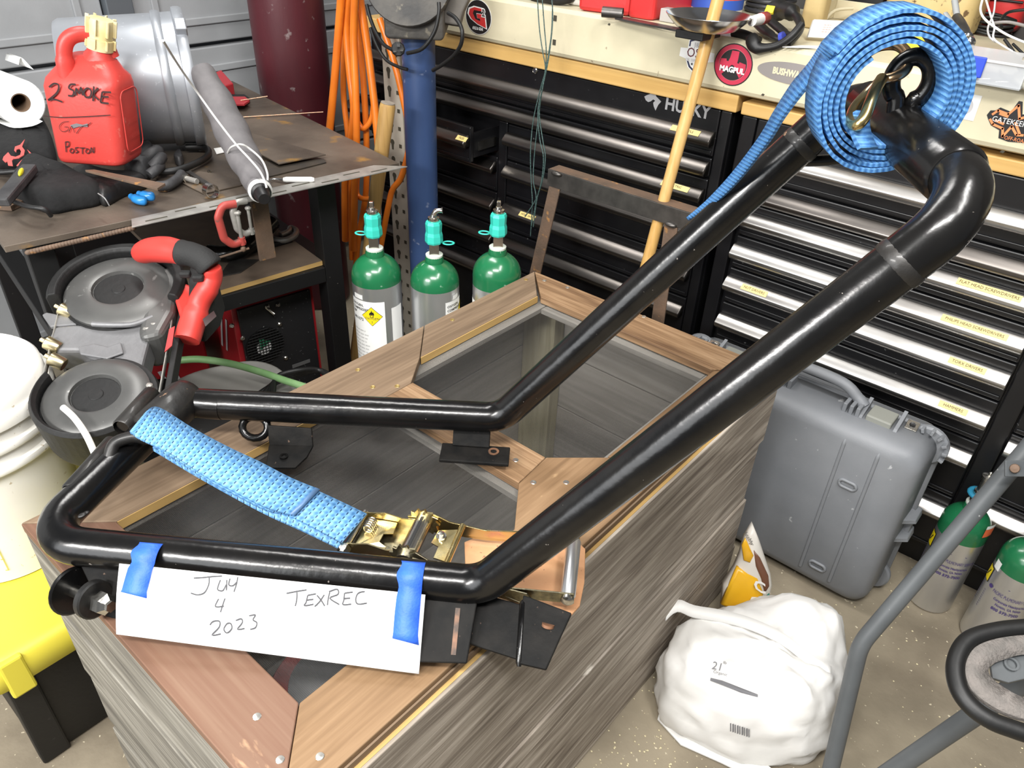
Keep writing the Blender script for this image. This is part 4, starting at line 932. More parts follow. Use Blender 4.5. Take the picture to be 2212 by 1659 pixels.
# orange blower grille
p=C(1825,60); oc=V((p.x+0.01,p.y+0.17,z0_+0.075)); og=thing('blower','orange round blower grille above the beige tray','blower',(oc.x,oc.y,z0_))
on=(V(OC)-oc); on.z*=0.4; on.normalize(); _,ou,ov=frame_of(on)
MB().lathe([(0.056,-0.05),(0.062,-0.045),(0.062,0.0),(0.056,0.006),(0.048,0.006),(0.046,0.0),(0.046,-0.02)],oc,on,n=40).build('grille_rim',mcol('blower_orange',(0.80,0.17,0.02)),og)
MB().lathe([(0.046,-0.022),(0.001,-0.022)],oc,on,n=32).build('fan_dark',m_black,og)
for r_ in (0.038,0.028,0.018): MB().tube([oc+on*0.004+(ou*math.cos(t)+ov*math.sin(t))*r_ for t in [k*2*math.pi/28 for k in range(28)]],0.0018,6,closed=True).build('grille_ring',mcol('blower_orange',(0,0,0)),og)
for k_ in range(10):
    t=k_*math.pi/5+0.2; MB().tube([oc+on*0.003+(ou*math.cos(t)+ov*math.sin(t))*0.012,oc+on*0.003+(ou*math.cos(t+0.25)+ov*math.sin(t+0.25))*0.047],0.0016,6).build('grille_rib',mcol('blower_orange',(0,0,0)),og)
MB().box((oc.x-0.03,oc.y+0.03,z0_),(oc.x+0.05,oc.y+0.11,z0_+0.02)).build('blower_foot',m_grey,og)
# beige tray with dividers, tilted up
p=C(1790,62); ty=thing('plastic_tray','beige plastic tray with ribs under the orange blower','tray',(p.x,p.y+0.08,z0_))
MB().box((p.x-0.05,p.y+0.03,z0_),(p.x+0.09,p.y+0.14,z0_+0.004)).build('tray_floor',m_beige,ty,bevel=0.001)
for s in ((p.x-0.05,p.y+0.03,p.x-0.044,p.y+0.14),(p.x+0.084,p.y+0.03,p.x+0.09,p.y+0.14),(p.x-0.044,p.y+0.134,p.x+0.084,p.y+0.14)):
    MB().box((s[0],s[1],z0_+0.0045),(s[2],s[3],z0_+0.046)).build('tray_wall',m_beige,ty,bevel=0.001)
for k_ in range(2): MB().tube(spl([(p.x-0.03+k_*0.05,p.y+0.04,z0_+0.008),(p.x-0.02+k_*0.05,p.y+0.07,z0_+0.03),(p.x+0.01+k_*0.05,p.y+0.10,z0_+0.036)],4),0.004,8).build('tray_rib',m_beige,ty)
# white carton and papers
p=C(1733,90); ct=thing('paper_carton','flat white carton with small red print leaning at the beige tray','carton',p)
e=C(1880,98); uu_=(e-p).normalized(); vv_=V((0,0.35,0.94))
MB().obox(p+uu_*0.062+vv_*0.020+V((0,0.02,0.004)),uu_,vv_,uu_.cross(vv_),0.062,0.018,0.006).build('carton_body',pm('carton_white',(0.74,0.72,0.68),0.6),ct,bevel=0.001)
for k_ in range(4): text('lorem'[:0] or 'iiiiii iiiii iiii',0.0042,(p+uu_*0.032+vv_*(0.028-k_*0.0045)+V((0,0.02,0.004))-uu_.cross(vv_)*-0.0063,uu_,vv_),mcol('print_red_small',(0.5,0.1,0.08)),ct)
p=C(1690,102); e=C(1840,110)
for k_ in range(3):
    f_=MB().solid([p+V((0.012*k_,0.0,0.0012*k_)),e+V((-0.01*k_,-0.002,0.0012*k_)),e+V((0.01,0.055,0.0012*k_)),p+V((0.02+0.01*k_,0.05,0.0012*k_))],ZU,0.0009)
    one(f_,'paper_sheet',m_paper,['lowest white sheet under the papers on the beam','middle white sheet in the papers on the beam','top white sheet of the papers beside the cable clamps'][k_],'paper','loose papers on the beam')
# dirty jug, red bag
p=C(1960,90); dj=thing('stained_jug','tan fuel jug with brown stains behind the blue coil','jug',(p.x,p.y+0.2,z0_))
m_stain=pm('stained_tan',(0.58,0.45,0.22),0.5,col2=(0.50,0.37,0.16),nscale=12,col3=(0.12,0.07,0.03),n3=55,lo3=0.60,hi3=0.66)
rbox(MB(),(p.x-0.02,p.y+0.22,z0_),XU,V((0,1,0)),ZU,0.20,0.14,0.26,0.03,0.012).build('jug_body',m_stain,dj)
MB().tube(spl([(p.x-0.08,p.y+0.22,z0_+0.255),(p.x-0.06,p.y+0.22,z0_+0.3),(p.x+0.03,p.y+0.22,z0_+0.3),(p.x+0.05,p.y+0.22,z0_+0.255)],5),0.012,10).build('jug_handle',m_stain,dj)
p=C(2085,80); rb_=thing('red_pouch','red zipped pouch behind the air blow gun','pouch',(p.x,p.y+0.15,z0_))
rbox(MB(),(p.x+0.01,p.y+0.17,z0_),XU,V((0,1,0)),ZU,0.13,0.10,0.15,0.03,0.02).build('pouch_body',m_red,rb_)
MB().tube([(p.x-0.05,p.y+0.118,z0_+0.07),(p.x+0.07,p.y+0.118,z0_+0.07)],0.003,6).build('zip',m_black,rb_)
# blow gun
bg=thing('blow_gun','steel air blow gun with brass fitting lying above the clear organizer','air tool',C(2090,105))
dG=1.88
def D3(l): return [at(x,y,1,yy) for x,y,yy in l]
MB().tube(D3([(2062,0,1.86),(2068,40,1.84)]),0.006,10).build('air_pipe',m_grey,bg)
MB().tube(spl(D3([(2042,28,1.80),(2058,50,1.79),(2078,70,1.775)]),4),[0.006]*9,10,flat=0.5).build('trigger',m_grey,bg)
MB().tube(spl(D3([(2066,38,1.84),(2076,60,1.80),(2088,80,1.77)]),4),[0.009,0.010,0.011,0.012,0.012,0.012,0.011,0.010,0.010],12).build('gun_body',m_dsteel,bg)
q0=at(2088,80,1,1.77); q1=at(2098,103,1,1.735); qd=(q1-q0)
MB().tube([q0,q0+qd*0.2,q0+qd*0.21,q0+qd*0.4,q0+qd*0.41,q0+qd*0.6,q0+qd*0.61,q0+qd],[0.011,0.011,0.008,0.008,0.011,0.011,0.007,0.006],14).build('hose_fitting',m_steel,bg)
# clear organizer with blue latch
p=C(2085,178); org=thing('parts_organizer','clear plastic parts organizer with blue latch on the beam','organizer',(p.x,p.y+0.06,z0_))
m_clearp=pm('clear_plastic',(0.75,0.78,0.82),0.15,alpha=0.35)
OX0,OX1,OY0,OY1=p.x-0.05,p.x+0.085,p.y+0.006,p.y+0.13
for s in ((OX0,OY0,OX1,OY0+0.002),(OX0,OY1-0.002,OX1,OY1),(OX0,OY0+0.003,OX0+0.002,OY1-0.003),(OX1-0.002,OY0+0.003,OX1,OY1-0.003)): MB().box((s[0],s[1],z0_+0.002),(s[2],s[3],z0_+0.036)).build('organizer_wall',m_clearp,org)
MB().box((OX0,OY0,z0_),(OX1,OY1,z0_+0.0015)).build('organizer_floor',m_grey,org)
MB().box((OX0-0.002,OY0-0.002,z0_+0.0365),(OX1+0.002,OY1,z0_+0.041)).build('organizer_lid',pm('clear_lid',(0.72,0.72,0.72),0.25,alpha=0.7),org,bevel=0.001)
for k_ in range(3): MB().lathe([(0.004,0),(0.004,0.02),(0.002,0.022)],(OX0+0.03+k_*0.03,OY0+0.03,z0_+0.002),(1,0.4,0.1),n=8).build('fastener',m_steel,org)
lx=at(2103,140,1,OY0-0.004).x
MB().box((lx-0.022,OY0-0.006,z0_+0.010),(lx+0.018,OY0-0.0022,z0_+0.044)).build('latch',mcol('latch_blue',(0.02,0.06,0.50)),org,bevel=0.002)
MB().box((lx-0.016,OY0-0.0075,z0_+0.004),(lx+0.012,OY0-0.003,z0_+0.012)).build('latch_tab',m_clearp,org)
# hex key
hx=C(2138,178); hy=C(2172,180); hz_=C(2158,158)
one(MB().tube(fillet([hx+ZU*0.003,hy+ZU*0.003,hz_+ZU*0.003],0.005,4),0.0028,6),'hex_key',m_dsteel,'bent dark hex key on the cream beam beside the organizer','hex key')
# plastic bag
p=C(2205,192); mbb=MB(); rings=[]
for i in range(6):
    f=i/5; r_=0.036*(1-0.5*f*f)+0.006*math.sin(i*2.2)
    rings.append([(p.x+0.012+r_*math.cos(t)*(1+0.2*math.sin(3*t+i)),p.y+0.035+r_*math.sin(t)*(1+0.15*math.cos(4*t)),z0_+f*0.055+0.004*math.sin(5*t)*(f>0)) for t in [k*2*math.pi/16 for k in range(16)]])
one(mbb.loft(rings),'plastic_bag',pm('cloudy_bag',(0.55,0.53,0.46),0.35,col2=(0.35,0.33,0.26),nscale=40),'crumpled cloudy plastic bag of parts right of the organizer','bag')
# wires
wr=thing('wire_bundle','tangle of white and grey wires right of the red pouch','wires',C(2150,100))
for i,(l,r_,mm) in enumerate([([(2122,0,1.9),(2118,22,1.88),(2128,42,1.85),(2160,66,1.82),(2190,82,1.8),(2230,98,1.8)],0.0022,WH),([(2130,0,1.9),(2142,40,1.86),(2148,60,1.83),(2146,82,1.8),(2165,98,1.79),(2200,118,1.78)],0.0018,WH),([(2150,0,1.9),(2146,30,1.87),(2134,60,1.83),(2138,80,1.8),(2152,92,1.8)],0.0018,LG),([(2230,20,1.95),(2180,26,1.93),(2162,45,1.9),(2164,62,1.88)],0.003,m_rub),([(2145,50,1.86),(2180,48,1.87),(2230,60,1.85)],0.003,GY),([(2170,85,1.80),(2195,120,1.78),(2220,160,1.76)],0.003,m_rub),([(2188,95,1.8),(2212,118,1.78),(2235,140,1.78)],0.0025,m_rub)]):
    MB().tube(spl(D3(l),6),r_,8).build('wire',mm,wr)
pbk=thing('cable_loop','coil of thin black cable behind the organizer','cable coil',C(2115,75))
for i in range(5):
    c0=C(2118,80)+V((0,0.05,0.006+i*0.008)); MB().tube([c0+V((0.05*math.cos(t),0.03*math.sin(t),0.003*math.sin(2*t+i))) for t in [k*2*math.pi/24 for k in range(24)]],0.0034,7,closed=True).build('cable_turn',m_rub,pbk)
p=C(2200,60); lt=thing('light_bundle','bundle of pale braided straps in the far corner on the beam','straps',(p.x,p.y+0.2,z0_))
for i in range(5):
    MB().tube(spl([(p.x-0.06+i*0.02,p.y+0.12,z0_+0.012+i*0.018),(p.x+0.0+i*0.015,p.y+0.17,z0_+0.05+i*0.02),(p.x+0.08,p.y+0.2,z0_+0.10+i*0.02)],5),0.011,8,flat=0.5).build('strap',pm('pale_strap',(0.45,0.40,0.28),0.7,col2=(0.3,0.26,0.18),nscale=60),lt)
yt=C(1950,110); one(MB().box((yt.x-0.02,yt.y+0.02,z0_),(yt.x+0.03,yt.y+0.05,z0_+0.03)),'yellow_box',mcol('tag_yellow',(0,0,0)),'small yellow box seen through the blue coil','box',bevel=0.002)
# ================================================================= welding table
ZT=0.80
def TT(px,py,h=0.0): return at(px,py,2,ZT+h)
tFR,tFL,tBR=TT(862,352),TT(8,533),TT(492,176)
e1=(tFR-tFL).normalized(); e2=V((-e1.y,e1.x,0)); e2=e2 if (tBR-tFR).dot(e2)>0 else -e2
tW=(tFR-tFL).length; tD=(tBR-tFR).dot(e2)
m_plate=pm('mill_scale_steel',(0.070,0.055,0.042),0.5,metal=0.3,col2=(0.165,0.132,0.102),nscale=5,col3=(0.34,0.19,0.05),n3=13,lo3=0.62,hi3=0.74,bump=0.12,bscale=150,rvar=0.12)
m_rust=pm('rusty_steel',(0.16,0.10,0.065),0.7,metal=0.1,col2=(0.10,0.07,0.05),nscale=18,col3=(0.36,0.18,0.06),n3=40,lo3=0.62,hi3=0.7,bump=0.2,bscale=160)
m_gal=pm('galvanised',(0.40,0.39,0.36),0.45,metal=0.5,col2=(0.28,0.27,0.25),nscale=25,bump=0.15,bscale=120)
m_blk=pm('black_frame_paint',(0.006,0.006,0.0065),0.5,col3=(0.12,0.11,0.10),n3=90,lo3=0.72,hi3=0.76)
wt=thing('welding_table','steel topped welding bench with slotted front strip and black legs by the garage door','bench',((tFL+tFR)/2+e2*0.3)*1.0-V((0,0,ZT)))
tBL_=tFL+e2*tD; tBR_=tFR+e2*tD
MB().solid([tFL-ZU*0.012,tFR-ZU*0.012,tBR_-ZU*0.012,tBL_-ZU*0.012],ZU,0.012).build('table_top',m_plate,wt,bevel=0.001)
sA=TT(285,490,0.0030); sB=TT(880,359,0.0030)
sd_=(sB-sA).normalized(); sn=V((sd_.y,-sd_.x,0))
MB().solid([sA,sB,sB-sd_*0.06-sn*0.050,sA+sd_*0.012-sn*0.040],-ZU,0.0026).build('slotted_strip',m_gal,wt,bevel=0.0005)
L_=(sB-sA).length
for k_ in range(9):
    c=sA+sd_*(0.05+k_*(L_-0.12)/8)-sn*(0.012+0.016*(k_%2))+ZU*0.0003
    MB().obox(c,sd_,sn,ZU,0.021,0.0022,0.0002).build('strip_slot',m_dent,wt)
wd=[]
for k_ in range(34):
    f=k_/33; p=TT(62+f*225,545-f*52,-0.006)
    MBk=MB().ell(p,0.0045,0.007,0.005,7,5); wd.append(MBk)
mw=MB()
for q in wd: mw.add(q.v,q.f,True)
mw.build('weld_beads',m_rust,wt,kind='stuff')
def leg(o,nm='leg'):
    MB().obox(V((o.x,o.y,0.396)),e1,e2,ZU,0.024,0.024,0.392).build(nm,m_blk,wt,bevel=0.002)
lFR=V((-1.475,1.058,0)); lFL=tFL+e1*0.06+e2*0.075; lFL.z=0
leg(lFR); leg(lFL); leg(lFR+e2*(tD-0.22)); leg(lFL+e2*(tD-0.22))
# lower shelf
zs_=0.56
fl0=lFL+e1*0.025+ZU*zs_; fr0=lFR-e1*0.025+ZU*zs_
for (p,q) in ((fl0,fr0),(fl0+e2*(tD-0.22),fr0+e2*(tD-0.22))):
    MB().obox((p+q)/2-ZU*0.021,e1,e2,ZU,(q-p).length/2,0.022,0.020).build('shelf_rail',m_blk,wt,bevel=0.002)
for p in (lFL,lFR):
    MB().obox(p+e2*(tD-0.22)/2+ZU*(zs_-0.021),e2,e1,ZU,(tD-0.22)/2-0.026,0.022,0.020).build('shelf_rail',m_blk,wt,bevel=0.002)
MB().solid([fl0+e1*0.25-e2*0.012,fr0-e2*0.012,fr0+e2*(tD-0.26),fl0+e1*0.25+e2*(tD-0.26)],ZU,0.012).build('shelf_board',pm('dark_ply',(0.10,0.075,0.055),0.7,col2=(0.15,0.11,0.08),nscale=12),wt)
MB().solid([fl0+e1*0.25-e2*0.0135,fr0-e2*0.0135,fr0-e2*0.0125,fl0+e1*0.25-e2*0.0125],ZU,0.011).build('shelf_edge',m_yel,wt)

# ---------------------------------------------------------------- gas can
m_gas=pm('gas_can_red',(0.58,0.055,0.045),0.42,col2=(0.50,0.045,0.036),nscale=9,col3=(0.62,0.16,0.13),n3=45,lo3=0.66,hi3=0.72,bump=0.08,bscale=180)
g1,g2,g3=at(117,352,2,0.858),at(265,363,2,0.858),at(326,333,2,0.858)
gu=(g2-g1).normalized(); gw=V((-gu.y,gu.x,0)); gup=(ZU+V(RW[:,0])*0.10).normalized()
gW=(g2-g1).length; gD=0.098
gc=thing('gas_can','red plastic fuel can with ribbed cream cap and black marker lettering on the bench','fuel can',g1+gu*gW/2+gw*gD/2)
def GL(a,b,h): return g1+gu*a+gw*b+gup*h
rings=[]
cxg,cyg=gW/2,gD/2
for h,w_,d_,r_,ob in ((0.0,gW-0.012,gD-0.012,0.02,0),(0.004,gW-0.004,gD-0.004,0.022,0),(0.012,gW,gD,0.024,0),(0.150,gW+0.006,gD,0.026,0),(0.164,gW+0.002,gD-0.004,0.03,0.002),(0.176,gW-0.016,gD-0.016,0.034,0.004),(0.192,gW-0.045,gD-0.034,0.026,0.013),(0.203,gW-0.075,gD-0.052,0.020,0.016)):
    rings.append([GL(cxg+x,cyg+ob+y,h) for x,y in rrect(w_,d_,r_,5)])
MB().loft(rings).build('can_body',m_gas,gc)
MB().tube(spl([GL(0.050,0.022,0.156),GL(0.048,0.022,0.198),GL(0.052,0.026,0.226),GL(0.064,0.036,0.240),GL(0.082,0.056,0.240),GL(0.100,0.070,0.224),GL(0.108,0.076,0.196)],5),[0.017]*6+[0.0145]*20+[0.018]*5,14,flat=0.85).build('can_handle',m_gas,gc)
nk=GL(0.092,0.064,0.188); na=(gup+gu*0.18+gw*0.05).normalized()
MB().lathe([(0.032,0),(0.028,0.014),(0.023,0.020),(0.023,0.034),(0.001,0.034)],nk,na,n=24).build('can_neck',m_gas,gc)
m_cap=pm('cream_cap',(0.66,0.60,0.38),0.5,col2=(0.60,0.50,0.24),nscale=30)
MB().lathe([(0.025,0.026),(0.0255,0.046),(0.0225,0.047),(0.0225,0.054),(0.023,0.076),(0.0215,0.082),(0.001,0.084)],nk,na,n=28).build('spout_cap',m_cap,gc)
_,nu,nv=frame_of(na)
for k_ in range(8):
    t=k_*math.pi/4; dr=nu*math.cos(t)+nv*math.sin(t); tg=na.cross(dr)
    for lo,hi in ((0.030,0.048),(0.054,0.084)): MB().obox(nk+dr*0.0255+na*(lo+hi)/2,dr,tg,na,0.0035,0.0016,(hi-lo)/2).build('cap_rib',m_cap,gc,bevel=0.0006)
def GF(px,py):
    q=onpl(px,py,-gw,GL(0,0,0.08)); d=q-g1; h=d.dot(gup); return (d.dot(gu)-h*gup.dot(gu)*0,h)
def gmap(x,y,z): return g1+gu*(x)+ (gup-gu*gup.dot(gu)-gw*gup.dot(gw)).normalized()*y*1.0 - gw*(0.0008+z)
def GF2(px,py):
    q=onpl(px,py,-gw,GL(0,0,0)-gw*0.0006); d=q-g1; vv=(gup-gu*gup.dot(gu)-gw*gup.dot(gw)).normalized(); return (d.dot(gu),d.dot(vv))
mk=mcol('marker_black',(0.03,0.012,0.012))
def wr_(lines,w,nm='marker_writing',mat=mk): strokes([[GF2(x,y) for x,y in l] for l in lines],gmap,w,mat,gc,nm,lift=0.0016)
wr_([[(107,188),(118,180),(128,184),(124,200),(105,216)],[(105,216),(118,214),(136,220)],[(165,182),(154,182),(150,190),(160,196),(158,206),(148,206)],[(164,206),(166,190),(172,202),(176,188),(180,206)],[(186,210),(182,198),(190,190),(198,196),(196,208),(186,210)],[(204,186),(202,218)],[(214,190),(203,203),(215,216)],[(222,198),(218,221)],[(222,198),(241,199)],[(220,208),(236,209)],[(218,221),(236,223)]],0.0035)
wr_([[(95,250),(130,253),(170,252),(210,250),(240,248)]],0.0018,'fill_line')
wr_([[(150,262),(136,264),(129,274),(136,284),(148,280),(148,274),(140,274)],[(150,286),(156,272),(162,286)],[(166,288),(174,276),(180,272),(190,270),(198,264)]],0.0011,'faint_writing')
wr_([[(142,306),(144,328)],[(142,306),(150,306),(149,315),(143,317)],[(155,320),(152,326),(157,330),(161,324),(155,320)],[(171,318),(164,319),(166,324),(170,327),(164,330)],[(173,319),(185,319)],[(179,319),(179,332)],[(189,320),(186,327),(191,331),(195,325),(189,320)],[(197,330),(198,318),(203,330),(204,317)]],0.0018)
pr_=[GF2(x,y) for x,y in [(152,270),(166,266),(180,269),(190,266),(190,274),(172,273),(158,277)]]
MB().add([gmap(x,y,0.001) for x,y in pr_],[tuple(range(len(pr_)))]).build('worn_patch',pm('worn_grey',(0.16,0.15,0.16),0.6),gc)
# embossed panel on the can side
def GSd(b,h): return g1+gu*(gW+0.006)+gw*b+gup*h
pl=[GSd(0.049+x,0.085+y) for x,y in rrect(0.062,0.12,0.014,4)]
MB().tube([p for p in pl],0.0012,5,closed=True).build('embossed_rim',m_gas,gc)
for k_ in range(2): text('SPARE FUEL'.split()[k_] if False else ['UNLEADED','GASOLINE'][k_],0.014,(GSd(0.049,0.085-k_*0.03)+gu*0.0008,gw,gup),m_gas,gc,sx=0.55,depth=0.0012)

# ---------------------------------------------------------------- towel roll, pail, rolled canvas
rc0=at(45,222,2,0.895); rn=(V(OC)-rc0); rn.z*=0.25; rn=(rn.normalized()+V(RW[:,0])*0.35).normalized()
tr_=thing('towel_roll','white paper towel roll lying behind the welding gloves, brown core facing out','towel roll',rc0-ZU*0.055-rn*0.1)
MB().lathe([(0.021,-0.008),(0.021,0.0),(0.050,0.0),(0.053,-0.003),(0.053,-0.22),(0.021,-0.22)],rc0,rn,n=40,cap=False).build('paper_body',pm('tissue_white',(0.82,0.82,0.80),0.9,bump=0.3,bscale=140),tr_)
MB().lathe([(0.0205,-0.22),(0.0205,-0.001),(0.0185,-0.001),(0.0185,-0.2),(0.001,-0.2)],rc0,rn,n=24).build('core',pm('cardboard',(0.16,0.10,0.06),0.9),tr_)
_,ru,rv=frame_of(rn)
fa_=[dep(x,y,d) for x,y,d in [(72,150,1.85),(62,140,1.85),(45,124,1.86),(40,140,1.85),(42,165,1.83),(52,185,1.80)]]
MB().ribbon(spl(fa_[:4],3),[p-rn*0.10 for p in spl(fa_[:4],3)],0.0008).build('loose_sheet',pm('tissue_white',(0,0,0)),tr_)
sh=[at(x,y,2,z) for x,y,z in [(-40,250,0.85),(0,266,0.845),(30,276,0.845),(70,272,0.85),(92,262,0.86)]]
MB().ribbon(spl(sh,3),[p-rn*0.12 for p in spl(sh,3)],0.0008).build('loose_sheet',pm('tissue_white',(0,0,0)),tr_)
m_silver_p=pm('silver_paint',(0.40,0.42,0.45),0.38,metal=0.55,col2=(0.34,0.36,0.39),nscale=9,rvar=0.08,col3=(0.5,0.52,0.55),n3=120,lo3=0.66,hi3=0.7)
pcn=dep(408,174,1.80); pax=V((0.50,0.86,-0.03)).normalized()
pax=V((0.45,0.893,0.0)).normalized()
PR=0.143
pcn.z=ZT+0.001+PR*1.07
pl_=thing('metal_pail','silver painted drum lying on its side behind the red fuel can','pail',V((pcn.x,pcn.y,ZT))-pax*0.1)
MB().lathe([(PR*0.90,-0.25),(PR*0.94,-0.24),(PR*0.985,-0.05),(PR,-0.01),(PR,0.0),(PR*0.96,0.0),(PR*0.96,-0.02),(PR*0.90,-0.22),(0.001,-0.22)],pcn,pax,n=56).build('drum_body',m_silver_p,pl_)
MB().lathe([(PR*0.985,-0.012),(PR*1.06,-0.010),(PR*1.07,-0.004),(PR*1.07,0.006),(PR*1.05,0.012),(PR*0.96,0.012),(PR*0.955,0.0)],pcn,pax,n=56).build('drum_rim',m_silver_p,pl_)
MB().lathe([(PR*1.01,-0.055),(PR*1.025,-0.050),(PR*1.025,-0.042),(PR*1.005,-0.036)],pcn,pax,n=56).build('drum_bead',m_silver_p,pl_)
_,pu,pv=frame_of(pax)
for t in (0.3,2.2,4.5):
    dr=pu*math.cos(t)+pv*math.sin(t); tg=pax.cross(dr)
    MB().obox(pcn+dr*(PR*1.09)+pax*0.002,dr,tg,pax,0.012,0.016,0.012).build('clamp_lug',m_silver_p,pl_,bevel=0.003)
m_canvas=pm('grey_canvas',(0.11,0.105,0.108),0.85,col2=(0.16,0.152,0.155),nscale=18,bump=0.4,bscale=40,stretch=(1,1,1))
u0,u1=at(578,438,2,0.845),at(428,140,2,1.02)
ud=(u0-u1).normalized()
um=thing('rolled_canvas','rolled grey canvas shade with black plastic tip and white cord overhanging the bench edge','canvas roll',(u0+u1)/2-ZU*0.04)
def UP(px,py,z): return at(px,py,2,z)
upth=spl([UP(432,150,1.0),UP(462,205,0.955),UP(495,272,0.905),UP(525,335,0.868),UP(550,385,0.850),UP(562,412,0.845)],5)
n_=len(upth); ur=[0.024+0.012*math.sin(math.pi*min(1,i/(n_-1)*1.15))+0.002*math.sin(i*1.3) for i in range(n_)]; ur[-1]=0.022; ur[-2]=0.025
MB().tube(upth,ur,18).build('canvas',m_canvas,um)
k5=UP(562,412,0.845); ud=(UP(576,440,0.842)-k5).normalized()
MB().lathe([(0.021,-0.006),(0.0235,-0.003),(0.0235,0.004),(0.020,0.008)],k5,ud,n=22).build('white_collar',pm('frayed_white',(0.62,0.62,0.60),0.8),um)
MB().lathe([(0.0195,0.008),(0.0195,0.013),(0.016,0.016),(0.0125,0.040),(0.0105,0.043),(0.001,0.043)],k5,ud,n=20).build('plastic_tip',m_black,um)
cw_=mcol('cord_white',(0.62,0.62,0.60))
MB().tube(spl([UP(352,88,1.14),UP(390,148,1.06),UP(430,205,0.995),UP(468,258,0.955),UP(510,312,0.915),UP(536,340,0.903),UP(560,368,0.886),UP(572,392,0.872),UP(576,406,0.862)],5),0.0022,7).build('cord',cw_,um)
MB().tube(spl([UP(492,330,0.880),UP(500,318,0.903),UP(520,312,0.912),UP(540,322,0.90),UP(565,345,0.885),UP(577,372,0.873),UP(578,390,0.862)],5),0.0022,7).build('cord',cw_,um)

# ---------------------------------------------------------------- gloves, sleeves and small tools
def puffy(px,z0,h,inset=0.82,n=3):
    """soft flat body from an outline measured on the bench: rounded edge, domed middle"""
    base=[at(x,y,2,z0) for x,y in px]; k=len(base)
    sm=spl(base,n,closed=True); c=sum(sm,V((0,0,0)))/len(sm); rings=[]
    for s,f in ((0.97,0.0),(1.0,0.22),(1.0,0.45),(0.97,0.70),(0.90,0.88),(inset,0.97),(0.5,1.0),(0.1,1.0)):
        rings.append([c+(p-c)*s+ZU*(h*f+0.0015*math.sin(i*0.9+s*7)*(0.2<f)) for i,p in enumerate(sm)])
    return MB().loft(rings)
m_suede=pm('black_suede',(0.004,0.004,0.0045),0.95,col2=(0.008,0.008,0.0085),nscale=50,bump=0.3,bscale=90,col3=(0.12,0.11,0.10),n3=160,lo3=0.72,hi3=0.74)
m_leath=pm('black_leather',(0.008,0.008,0.0085),0.5,col2=(0.014,0.014,0.014),nscale=30,bump=0.3,bscale=60)
m_gleath=pm('grey_leather',(0.026,0.026,0.028),0.6,col2=(0.045,0.045,0.047),nscale=30,bump=0.4,bscale=70)
m_flame=mcol('flame_red',(0.60,0.10,0.09),0.8)
z1_=ZT+0.001
gA_=thing('welding_sleeve','black suede welding sleeve with a red flame patch under the towel roll','welding sleeve',at(60,330,2,z1_))
sl=puffy([(-30,290),(5,272),(40,264),(90,268),(112,300),(125,345),(120,368),(80,366),(30,368),(-30,372)],z1_,0.038).build('sleeve_body',m_suede,gA_)
MB().tube(spl([at(x,y,2,z) for x,y,z in [(-30,374,0.812),(20,371,0.815),(70,366,0.818),(105,370,0.815),(150,378,0.812),(185,378,0.81)]],5),0.006,8).build('piping',m_leath,gA_)
fo=at(38,338,2,z1_+0.041)
def FP(l): return [at(x,y,2,z1_+0.0425) for x,y in l]
for l in ([(54,302),(44,314),(33,318),(31,326),(35,330),(36,324),(42,322),(46,328),(44,336),(34,340),(24,338),(18,330),(8,340),(6,346),(12,352),(16,350),(18,358),(28,359),(26,348),(30,344),(42,342),(52,336),(54,326),(48,318)],[(59,324),(65,334),(62,342),(48,346),(42,352),(36,359),(50,359),(56,352),(60,352),(70,346),(72,336)]):
    MB().solid(FP(l),ZU,0.0015).build('flame_patch',m_flame,gA_)
gB_=thing('welding_glove','black suede gauntlet glove with leather fingers lying on the bench front','glove',at(150,420,2,z1_))
puffy([(62,372),(85,368),(118,378),(150,392),(190,412),(226,432),(214,446),(160,456),(112,464),(75,452),(42,440),(24,432),(42,404)],z1_,0.046).build('cuff',m_suede,gB_)
puffy([(158,395),(185,382),(225,390),(262,400),(310,398),(318,408),(270,426),(238,444),(222,446),(200,428)],z1_,0.034).build('palm',m_leath,gB_)
MB().tube(spl([at(x,y,2,z) for x,y,z in [(30,436,0.828),(60,446,0.834),(95,452,0.832),(110,466,0.815)]],5),0.0045,8).build('cuff_rim',m_leath,gB_)
MB().tube(spl([at(x,y,2,z) for x,y,z in [(212,418,0.845),(226,428,0.845),(236,444,0.83)]],5),0.0012,6).build('seam_stitch',mcol('stitch_grey',(0.25,0.25,0.25)),gB_)
gC_=thing('leather_glove','grey leather work glove right of the red fuel can','glove',at(320,360,2,z1_))
puffy([(272,372),(286,352),(312,330),(332,338),(342,356),(330,382),(312,394),(286,392)],z1_,0.045).build('palm',m_gleath,gC_)
for pts,r_ in (([(312,345,.835),(330,332,.845),(346,324,.845)],0.014),([(328,362,.83),(342,348,.84),(353,336,.84)],0.012),([(322,378,.822),(338,366,.828),(350,354,.828)],0.011)):
    MB().tube(spl([at(x,y,2,z) for x,y,z in pts],5),[r_*0.9]+[r_]*8+[r_*0.8,r_*0.4],12).build('finger',m_gleath,gC_)
tq=thing('level_tool','dark grey tool bar with a yellow vial left of the black gauntlet','tool',at(30,400,2,z1_))
a_=at(2,438,2,0.842); b_=at(66,362,2,0.862); dl=(b_-a_)
MB().bar(a_,b_,0.028,0.018).build('bar_body',m_gleath,tq,bevel=0.004)
MB().ell(a_+dl*0.70+ZU*0.012+V((0.004,0,0)),0.006,0.013,0.006,12,8,ax=(V((1,0,0)),dl.normalized(),ZU)).build('vial',mcol('vial_yellow',(0.62,0.60,0.03),0.3),tq)
def flat_px(px,z,t,name,mat,label,cat,group=None,bev=0.0006):
    return one(MB().solid([at(x,y,2,z) for x,y in px],ZU,t),name,mat,label,cat,group,bevel=bev)
st_=MB().solid([at(185,372,2,.850),at(205,371,2,.850),at(358,401,2,.846),at(341,412,2,.846)],ZU,0.005)
